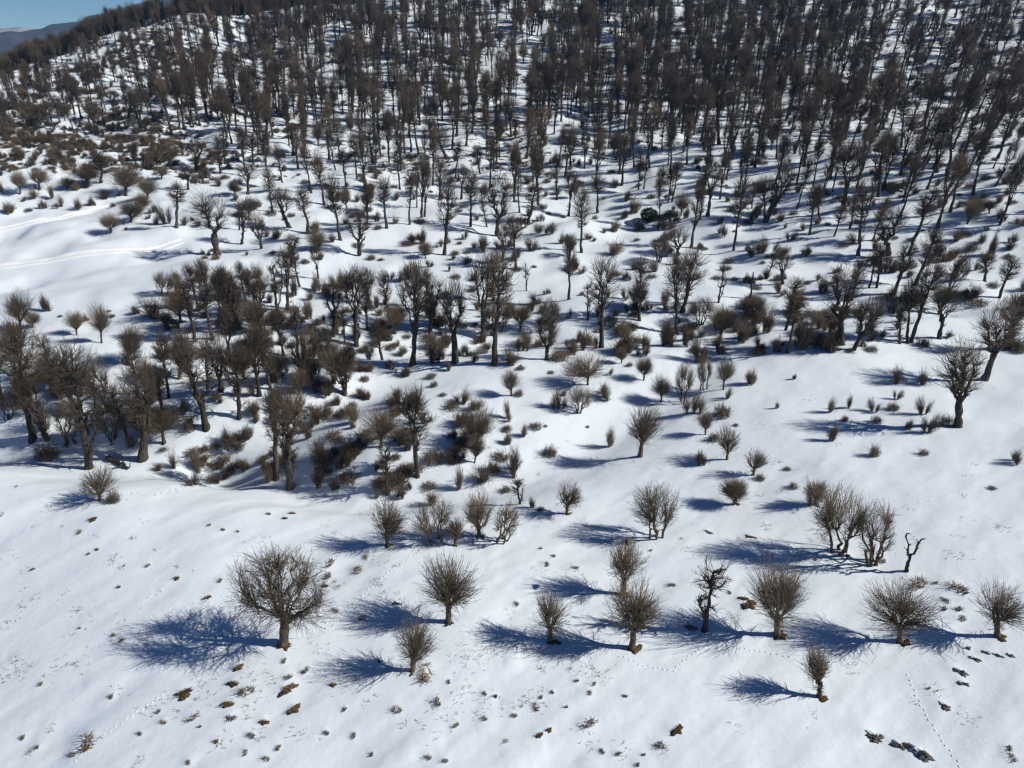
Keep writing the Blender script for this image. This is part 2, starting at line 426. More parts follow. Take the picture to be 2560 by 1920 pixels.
def flat_material(name, a, b, scale, rough=.9, bstr=.5, bd=.05):
    m, nt, bs = new_mat(name)
    bs.inputs['Roughness'].default_value = rough
    bs.inputs['Specular IOR Level'].default_value = .2
    tc = nt.nodes.new('ShaderNodeTexCoord')
    n = noise(nt, scale, 5, .65, tc.outputs['Object'])
    c = ramp(nt, n.outputs[0], [(.3, a), (.7, b)]).outputs[0]
    nt.links.new(c, bs.inputs['Base Color'])
    bump(nt, bs, n.outputs[0], bstr, bd)
    return m

M_SNOW = snow_material()
M_PACKED = flat_material('packed_snow', (.84, .87, .90), (.91, .925, .94), 1.5, .55, .3, .05)
M_BARK = bark_material('bark', (.034, .029, .025), (.108, .093, .077))
M_PALE = bark_material('pale_bark', (.060, .046, .032), (.20, .158, .108))
M_TWIG = twig_material('twigs', [(0, (.048, .037, .029)), (.5, (.082, .063, .047)), (1, (.135, .102, .069))])
M_TAN = twig_material('tan_twigs', [(0, (.088, .069, .049)), (.5, (.150, .118, .082)), (1, (.215, .170, .115))])
M_BROWN = twig_material('brown_stems', [(0, (.066, .050, .036)), (.5, (.110, .084, .058)), (1, (.175, .130, .082))])
M_EARTH = flat_material('earth', (.040, .024, .013), (.145, .088, .042), 6.0)
M_ROCK = flat_material('dark_rock', (.055, .052, .048), (.21, .19, .165), 5.0, .9, .8, .08)
M_GRASS = twig_material('dry_grass', [(0, (.14, .095, .045)), (.5, (.22, .155, .075)), (1, (.30, .225, .12))])
M_GREEN = flat_material('evergreen_leaves', (.012, .018, .010), (.028, .038, .018), 4.0, .7)

def tag(o, label=None, cat=None, group=None, kind=None):
    if label: o['label'] = label
    if cat: o['category'] = cat
    if group: o['group'] = group
    if kind: o['kind'] = kind
    return o

# ------------------------------------------------------------------ the snow covered ground
def build_ground():
    a = np.concatenate([np.arange(-48, 48.01, .19), np.arange(51, 312 - 1, 3.0)]) * math.pi / 180
    r = [3.0]
    while r[-1] < 22: r.append(r[-1] * 1.22)
    while r[-1] < 620:
        q = r[-1]; r.append(q + min(1.8, max(.16, (q * q + 42 * 42) / 42 / 710 * 1.9)))
    while r[-1] < 6400: r.append(r[-1] * 1.085)
    r = np.array(r)
    RR, AA = np.meshgrid(r, a, indexing='ij')
    X = RR * np.sin(AA); Y = RR * np.cos(AA)
    Z = terrain(X, Y)
    for (tx, ty, tw, hh) in MOUNDS:
        s = (np.abs(X - tx) < tw * 4) & (np.abs(Y - ty) < tw * 4)
        Z[s] += hh * np.exp(-(((X[s] - tx) / tw) ** 2 + ((Y[s] - ty) / tw) ** 2))
    nr, na = X.shape
    v = np.stack([X, Y, Z], -1).reshape(-1, 3)
    i = np.arange(nr * na).reshape(nr, na)
    j = np.roll(i, -1, axis=1)
    f = np.stack([i[:-1], i[1:], j[1:], j[:-1]], -1).reshape(-1, 4)
    g = Geo(); g.v = [v]; g.f = [f]; g.n = len(v)
    me = g.mesh('snow_ground', M_SNOW)
    at = me.attributes.new('litter', 'FLOAT', 'POINT')
    D = np.hypot(X, Y)
    lit = np.clip((D - 115) / 120, 0, 1) * np.clip(1 - (D - 700) / 300, .2, 1)
    lit = lit * np.clip((X + 0.50 * Y + 18) / 30, 0, 1) + np.clip((D - 215) / 60, 0, 1) * .9
    at.data.foreach_set('value', np.clip(lit, 0, 1).astype(np.float32).ravel())
    o = bpy.data.objects.new('snow_ground', me); COL.objects.link(o)
    tag(o, 'snow covered ground of the hollow and the hillside', kind='structure')
    # centre cap under the viewer
    return o

# ------------------------------------------------------------------ tree and shrub builders
# Every builder returns (trunk geometry, crown geometry) of a tree of height H and crown width W.
def tree_pollard(rng, H, W, dens=1.0):
    tr, cr = Geo(), Geo()
    th = H * rng.uniform(0.19, 0.27)
    r = max(0.10, 0.034 * H)
    top = np.array([rng.normal(0, .015) * H, rng.normal(0, .015) * H, th])
    limb(tr, rng, (0, 0, -.3), top, r * 1.05, r * 0.95, 7, .012, sides=9, lump=.10, flare=.95)
    nodes = [top]
    ns = rng.integers(6, 10)
    for k in range(ns):
        a = k * 6.283 / ns + rng.uniform(-.3, .3)
        o = np.array([math.cos(a), math.sin(a), 0]) * W * rng.uniform(.06, .17)
        e = top + o + np.array([0, 0, H * rng.uniform(.06, .20)])
        q = limb(tr, rng, top - np.array([0, 0, r * .6]), e, r * .55, r * .28, 5, .05, .15, sides=6, lump=.2)
        nodes += list(q[2:])
    lead = limb(tr, rng, top, top + np.array([rng.normal(0, .02) * W, rng.normal(0, .02) * W, H * .26]), r * .6, r * .2, 5, .03, sides=6)
    nodes += list(lead[1:])
    nodes = np.array(nodes)
    c = np.array([top[0] + rng.normal(0, .05) * W, top[1] + rng.normal(0, .05) * W, H * .59]); rz = H * .41; rx = W * .5
    n = int(np.clip(W * H * 15, 210, 880) * dens)
    tg = envelope(rng, n, c, rx, rz, rng.uniform(-.65, -.4), (.58, 1.08))
    if rng.random() < .65:      # an uneven side lobe
        a = rng.uniform(0, 6.28); m = int(len(tg) * rng.uniform(.2, .42))
        tg[:m] = envelope(rng, m * 2, c + np.array([math.cos(a) * W * .24, math.sin(a) * W * .24, H * rng.uniform(-.08, .12)]), rx * .62, rz * .66, -.6, (.6, 1.1))[:m]
    st = nearest_low(rng, nodes, tg, .05, 6) + rng.normal(0, r * .35, (len(tg), 3))
    L = np.linalg.norm(tg - st, axis=1, keepdims=True)
    bend = np.concatenate([rng.normal(0, .05, (len(tg), 2)), rng.uniform(.02, .20, (len(tg), 1))], 1) * L
    shoots(cr, rng, st, tg, bend, .0180, .0082, 4, 2, .36)
    # short shoots on the trunk below the head
    n2 = int(30 * dens)
    z = rng.uniform(.45, 1.0, n2) * th; a = rng.uniform(0, 6.28, n2)
    s2 = np.stack([np.cos(a) * r * .8, np.sin(a) * r * .8, z], 1)
    e2 = s2 + np.stack([np.cos(a), np.sin(a), rng.uniform(-.5, .7, n2)], 1) * rng.uniform(.05, .17, (n2, 1)) * W
    shoots(cr, rng, s2, e2, np.zeros((n2, 3)), .016, .006, 3, 1, .5)
    return tr, cr

def tree_spreading(rng, H, W, dens=1.0):
    tr, cr = Geo(), Geo()
    r = .036 * H
    fork = np.array([.02 * H, 0, .27 * H])
    limb(tr, rng, (0, 0, -.3), fork, r * 1.1, r * .95, 8, .012, sides=12, lump=.08, flare=.9)
    nodes = []
    mains = [((-.10 * W, 0, .62 * H), .60), ((-.03 * W, .12 * W, .74 * H), .36), ((.27 * W, -.05 * W, .47 * H), .62), ((.02 * W, -.04 * W, .60 * H), .34), ((.22 * W, .04 * W, .66 * H), .26), ((.10 * W, .07 * W, .76 * H), .32),
             ((-.2 * W, -.15 * W, .56 * H), .30), ((.05 * W, -.14 * W, .66 * H), .32)]
    for e, k in mains:
        q = limb(tr, rng, fork - np.array([0, 0, r * .5]), e, r * k * 1.15, r * k * .4, 7, .03, .08, sides=8, lump=.1)
        nodes += list(q[3:])
        for j in range(4):
            b = q[rng.integers(2, 7)]
            d = unit(np.array([b[0] - fork[0] + rng.normal(0, .12) * W, b[1] + rng.normal(0, .16) * W, rng.normal(.16, .10) * H]))
            q2 = limb(tr, rng, b, b + d * W * rng.uniform(.10, .20), r * .20, r * .07, 5, .05, .1, sides=5)
            nodes += list(q2[2:])
    nodes = np.array(nodes)
    n = int(860 * dens)
    tg = envelope(rng, n, (0, 0, .60 * H), W * .5, H * .41, -.80, (.62, 1.05))
    st = nearest_low(rng, nodes, tg, -.6, 12)
    L = np.linalg.norm(tg - st, axis=1, keepdims=True)
    out = np.hypot(tg[:, 0], tg[:, 1])[:, None] / (W * .5)
    bz = np.where(tg[:, 2:3] < .55 * H, -.30, .05) * out
    bend = np.concatenate([rng.normal(0, .06, (len(tg), 2)), bz + rng.normal(0, .06, (len(tg), 1))], 1) * L
    shoots(cr, rng, st, tg, bend, .0205, .0075, 5, 3, .32, .03, .6)
    return tr, cr

def _tufts(tr, cr, rng, base, out, n_tw, ln, r, upb=.5):
    """A short gnarled stub with a tuft of shoots at its knob."""
    q = limb(tr, rng, base, out, r, r * .7, 4, .08, .2, sides=5, lump=.25)
    e = q[-1]
    d = unit(out - base)
    dirs = unit(d * .75 + np.array([0, 0, upb]) + rng.normal(0, .55, (n_tw, 3)))
    st = q[rng.integers(1, 4, n_tw)] + rng.normal(0, r * .4, (n_tw, 3))
    ed = st + dirs * ln * rng.uniform(.45, 1.15, (n_tw, 1))
    shoots(cr, rng, st, ed, np.tile(np.array([0, 0, .08]) * ln, (n_tw, 1)), .024, .009, 3, 1, .45)

def tree_column(rng, H, W, dens=1.0, brush=1.6, knob=1.0):
    """Tall tree lopped all the way up: a trunk ringed with stubs and twig tufts."""
    tr, cr = Geo(), Geo()
    r = .021 * H + .05
    sway = rng.normal(0, .035, 2) * H
    tops = H * rng.uniform(.74, .86)
    q = limb(tr, rng, (0, 0, -.4), (sway[0], sway[1], tops), r, r * .34, 11, .008, sides=9, lump=.13, flare=.45)
    nodes = list(q[6:])
    ns = int(rng.integers(17, 26) * knob)
    for k in range(ns):
        f = rng.uniform(.30, 1.0) ** .75
        i = min(9, int(f * 10)); g = f * 10 - i
        b = q[i] * (1 - g) + q[i + 1] * g
        a = k * 2.4 + rng.uniform(-.5, .5)
        prof = .45 + .55 * math.sin(math.pi * min(1, max(0, (f - .12) / .95)))
        ln = W * .5 * rng.uniform(.28, .62) * prof
        o = b + np.array([math.cos(a) * ln, math.sin(a) * ln, ln * rng.uniform(.1, .7)])
        _tufts(tr, cr, rng, b, o, int(rng.integers(12, 20) * dens), W * rng.uniform(.16, .30), r * rng.uniform(.22, .42))
        if f > .55 and rng.random() < .5:
            nodes.append(o)
    if rng.random() < .4:       # a second, shorter stem
        a = rng.uniform(0, 6.28); g2 = q[rng.integers(0, 4)]
        e = np.array([math.cos(a) * W * .32, math.sin(a) * W * .32, H * rng.uniform(.5, .72)])
        q2 = limb(tr, rng, g2, e, r * .62, r * .22, 8, .02, .2, sides=7, lump=.14)
        nodes += list(q2[5:])
        for k in range(8):
            b = q2[rng.integers(2, 8)]; a = rng.uniform(0, 6.28); ln = W * rng.uniform(.08, .2)
            _tufts(tr, cr, rng, b, b + np.array([math.cos(a) * ln, math.sin(a) * ln, ln * .5]), int(13 * dens), W * rng.uniform(.15, .26), r * .28)
    for k in range(4):
        b = q[rng.integers(6, 10)]
        a = rng.uniform(0, 6.28)
        e = b + np.array([math.cos(a) * W * .18, math.sin(a) * W * .18, H * rng.uniform(.10, .18)])
        nodes += list(limb(tr, rng, b, e, r * .38, r * .16, 5, .05, .2, sides=5)[2:])
    nodes = np.array(nodes)
    n = int(190 * dens * brush)
    tg = envelope(rng, n, (sway[0], sway[1], H * .72), W * .5, H * .30, -.6)
    st = nearest_low(rng, nodes, tg, .2, 4)
    L = np.linalg.norm(tg - st, axis=1, keepdims=True)
    bend = np.concatenate([rng.normal(0, .05, (len(tg), 2)), rng.uniform(.0, .25, (len(tg), 1))], 1) * L
    shoots(cr, rng, st, tg, bend, .028, .0125, 4, 2, .36)
    return tr, cr

def tree_knobbly(rng, H, W, dens=1.0):
    """Freshly lopped tree: stout stubs, few shoots."""
    return tree_column(rng, H, W, dens * .75, .22, .9)

def tree_broom(rng, H, W, dens=1.0):
    """Bare trunk carrying a tall brush of upright shoots."""
    tr, cr = Geo(), Geo()
    r = .021 * H + .05
    th = H * rng.uniform(.34, .46)
    sway = rng.normal(0, .028, 2) * H
    f0 = np.array([sway[0], sway[1], th])
    q = limb(tr, rng, (0, 0, -.4), f0, r, r * .72, 8, .008, sides=9, lump=.12, flare=.45)
    nodes = []
    nl = rng.integers(4, 7)
    for k in range(nl):
        a = k * 6.283 / nl + rng.uniform(-.4, .4)
        s = 0.12 if k == 0 else rng.uniform(.5, 1.0)
        e = f0 + np.array([math.cos(a) * W * .27 * s, math.sin(a) * W * .27 * s, H * rng.uniform(.20, .36)])
        b = q[rng.integers(5, 8)]
        p = limb(tr, rng, b, e, r * .5, r * .17, 6, .035, .35, sides=6, lump=.14)
        nodes += list(p[1:])
        for j in range(3):
            bb = p[rng.integers(1, 5)]
            o = bb + np.array([rng.normal(0, .10) * W, rng.normal(0, .10) * W, H * rng.uniform(.03, .10)])
            nodes += list(limb(tr, rng, bb, o, r * .22, r * .12, 4, .06, .2, sides=5)[1:])
    nodes = np.array(nodes)
    n = int(350 * dens)
    tg = envelope(rng, n, (sway[0], sway[1], H * .675), W * .5, H * .335, -.6)
    st = nearest_low(rng, nodes, tg, .35, 4)
    L = np.linalg.norm(tg - st, axis=1, keepdims=True)
    bend = np.concatenate([rng.normal(0, .04, (len(tg), 2)), rng.uniform(.08, .30, (len(tg), 1))], 1) * L
    shoots(cr, rng, st, tg, bend, .029, .0125, 4, 2, .36, spread=.4)
    for k in range(rng.integers(3, 8)):
        b = q[rng.integers(2, 7)]; a = rng.uniform(0, 6.28); ln = W * rng.uniform(.07, .16)
        _tufts(tr, cr, rng, b, b + np.array([math.cos(a) * ln, math.sin(a) * ln, ln * .5]), int(12 * dens), W * .15, r * .25)
    return tr, cr

def tree_vase(rng, H, W, dens=1.0):
    """Low forking pollard: stout crooked limbs with knobs and upright shoots."""
    tr, cr = Geo(), Geo()
    r = .030 * H + .05
    th = H * rng.uniform(.20, .32)
    f0 = np.array([rng.normal(0, .02) * H, rng.normal(0, .02) * H, th])
    q = limb(tr, rng, (0, 0, -.4), f0, r, r * .88, 7, .009, sides=10, lump=.13, flare=.5)
    nodes = []; stubs = []
    nl = rng.integers(3, 6); a0 = rng.choice([0.0, 3.1]) + rng.normal(0, .3)
    for k in range(nl):
        a = a0 + k * 6.283 / nl + rng.uniform(-.35, .35)
        s = rng.uniform(.55, 1.0)
        e = f0 + np.array([math.cos(a) * W * .30 * s, math.sin(a) * W * .24 * s, H * rng.uniform(.26, .50)])
        p = limb(tr, rng, f0 - np.array([0, 0, r * .5]), e, r * .62, r * .20, 7, .045, .30, sides=7, lump=.16)
        nodes += list(p[3:]); stubs += [(p[i], a) for i in range(2, 7)]
    for b, a in stubs:
        for j in range(2):
            aa = a + rng.normal(0, 1.1); ln = W * rng.uniform(.05, .13)
            _tufts(tr, cr, rng, b, b + np.array([math.cos(aa) * ln, math.sin(aa) * ln, ln * rng.uniform(.3, 1.3)]),
                   int(9 * dens), W * rng.uniform(.11, .2), r * rng.uniform(.2, .32), .9)
    nodes = np.array(nodes)
    n = int(250 * dens)
    tg = envelope(rng, n, (f0[0], f0[1], H * .66), W * .5, H * .35, -.55)
    st = nearest_low(rng, nodes, tg, .3, 4)
    L = np.linalg.norm(tg - st, axis=1, keepdims=True)
    bend = np.concatenate([rng.normal(0, .05, (len(tg), 2)), rng.uniform(.05, .30, (len(tg), 1))], 1) * L
    shoots(cr, rng, st, tg, bend, .027, .0125, 4, 2, .36)
    return tr, cr

def tree_many(rng, H, W, dens=1.0):
    """Several stems from one stool."""
    tr, cr = Geo(), Geo()
    r = .016 * H + .03
    nodes = []
    ns = rng.integers(4, 7)
    for k in range(ns):
        a = k * 6.283 / ns + rng.uniform(-.4, .4)
        d = np.array([math.cos(a), math.sin(a), 0])
        s0 = d * W * rng.uniform(.03, .14) * np.array([1.5, 1, 0]) - np.array([0, 0, .3])
        e = d * W * rng.uniform(.12, .30) + np.array([0, 0, H * rng.uniform(.36, .58)])
        p = limb(tr, rng, s0, e, r * 1.1, r * .4, 7, .04, .15, sides=7, lump=.15, flare=.3)
        nodes += list(p[2:])
        for j in range(3):
            b = p[rng.integers(2, 6)]
            o = b + np.array([rng.normal(0, .09) * W, rng.normal(0, .09) * W, H * rng.uniform(.03, .12)])
            nodes += list(limb(tr, rng, b, o, r * .4, r * .2, 4, .06, .2, sides=5)[1:])
    nodes = np.array(nodes)
    n = int(np.clip(W * H * 14, 240, 760) * dens)
    tg = envelope(rng, n, (0, 0, H * .60), W * .5, H * .40, -.7)
    st = nearest_low(rng, nodes, tg, .25, 4)
    L = np.linalg.norm(tg - st, axis=1, keepdims=True)
    bend = np.concatenate([rng.normal(0, .05, (len(tg), 2)), rng.uniform(.02, .25, (len(tg), 1))], 1) * L
    shoots(cr, rng, st, tg, bend, .019, .0085, 4, 2, .38)
    return tr, cr

def tree_dead(rng, H, W, dens=1.0):
    tr, cr = Geo(), Geo()
    r = .028 * H
    f0 = np.array([0, 0, .24 * H])
    limb(tr, rng, (0, 0, -.3), f0, r * 1.2, r, 6, .02, sides=8, lump=.12, flare=.6)
    for e in ((-.22 * W, 0, .92 * H), (.42 * W, .05 * W, .74 * H)):
        p = limb(tr, rng, f0, e, r * .85, r * .4, 8, .04, .25, sides=7, lump=.14)
        for i in (4, 5, 6, 7):
            for j in range(2):
                d = unit(np.array([rng.normal(0, .8), rng.normal(0, .6), .7]))
                limb(cr, rng, p[i], p[i] + d * H * rng.uniform(.05, .12), r * .32, r * .12, 4, .08, .1, sides=5)
    return tr, cr

def tree_snag(rng, H, W, dens=1.0):
    tr, cr = Geo(), Geo()
    limb(tr, rng, (0, 0, -.3), (0, 0, H), .045 * H, .012 * H, 9, .012, sides=9, lump=.14, flare=.6)
    for k in range(5):
        z = H * rng.uniform(.2, .8); a = rng.uniform(0, 6.28)
        b = np.array([0, 0, z])
        limb(cr, rng, b, b + np.array([math.cos(a), math.sin(a), .5]) * H * .05, .02 * H, .01 * H, 3, .05, sides=5)
    return tr, cr

def shrub_twigs(rng, H, W, dens=1.0):
    """One to four fans of stems growing from neighbouring stools."""
    cr = Geo()
    m = int(rng.integers(1, 5))
    for i in range(m):
        k = 1.0 if i == 0 else rng.uniform(.45, .9)
        h = H * k; w = W * (1.0 if m == 1 else rng.uniform(.5, .75))
        a = rng.uniform(0, 6.28); d = 0 if i == 0 else W * rng.uniform(.15, .38)
        o = np.array([math.cos(a) * d, math.sin(a) * d, 0])
        n = int(np.clip(w * h * 12, 40, 120) * dens)
        tilt = rng.normal(0, .12, 2) * w
        tg = envelope(rng, n, (tilt[0], tilt[1], h * .52), w * .5, h * .5, -.5, (.4, 1.2)); n = len(tg)
        tg[:, 2] = np.maximum(tg[:, 2], .05 * h)
        st = np.stack([rng.normal(0, .08, n) * w, rng.normal(0, .08, n) * w, rng.uniform(-.05, .25, n) * h], 1)
        L = np.linalg.norm(tg - st, axis=1, keepdims=True)
        bend = np.concatenate([rng.normal(0, .1, (n, 2)), rng.uniform(-.1, .25, (n, 1))], 1) * L
        shoots(cr, rng, st + o, tg + o, bend, .021, .008, 4, 3, .38, .05, .7)
        for j in range(5):
            a = rng.uniform(0, 6.28)
            e = np.array([math.cos(a) * w * .16, math.sin(a) * w * .16, h * rng.uniform(.35, .75)])
            limb(cr, rng, o + np.array([rng.normal(0, .05) * w, rng.normal(0, .05) * w, -.2]), o + e, .045 + .006 * h, .018, 5, .05, .1, sides=5)
    return cr

def shrub_bramble(rng, H, W, dens=1.0):
    """Low tangled dome of arching stems."""
    cr = Geo()
    n = int(np.clip(W * H * 40, 80, 150) * dens)
    a = rng.uniform(0, 6.28, n); rr = np.sqrt(rng.uniform(0, 1, n)) * W * .42
    st = np.stack([np.cos(a) * rr, np.sin(a) * rr, np.full(n, -.05)], 1)
    hh = H * np.sqrt(np.clip(1 - (rr / (W * .5)) ** 2, .08, 1)) * rng.uniform(.45, 1.08, n)
    ed = st + np.stack([rng.normal(0, .16, n) * W, rng.normal(0, .16, n) * W, hh], 1)
    L = np.linalg.norm(ed - st, axis=1, keepdims=True)
    bend = np.concatenate([rng.normal(0, .2, (n, 2)), rng.uniform(-.5, .0, (n, 1))], 1) * L
    shoots(cr, rng, st, ed, bend, .021, .009, 4, 3, .5, .07, .8)
    return cr

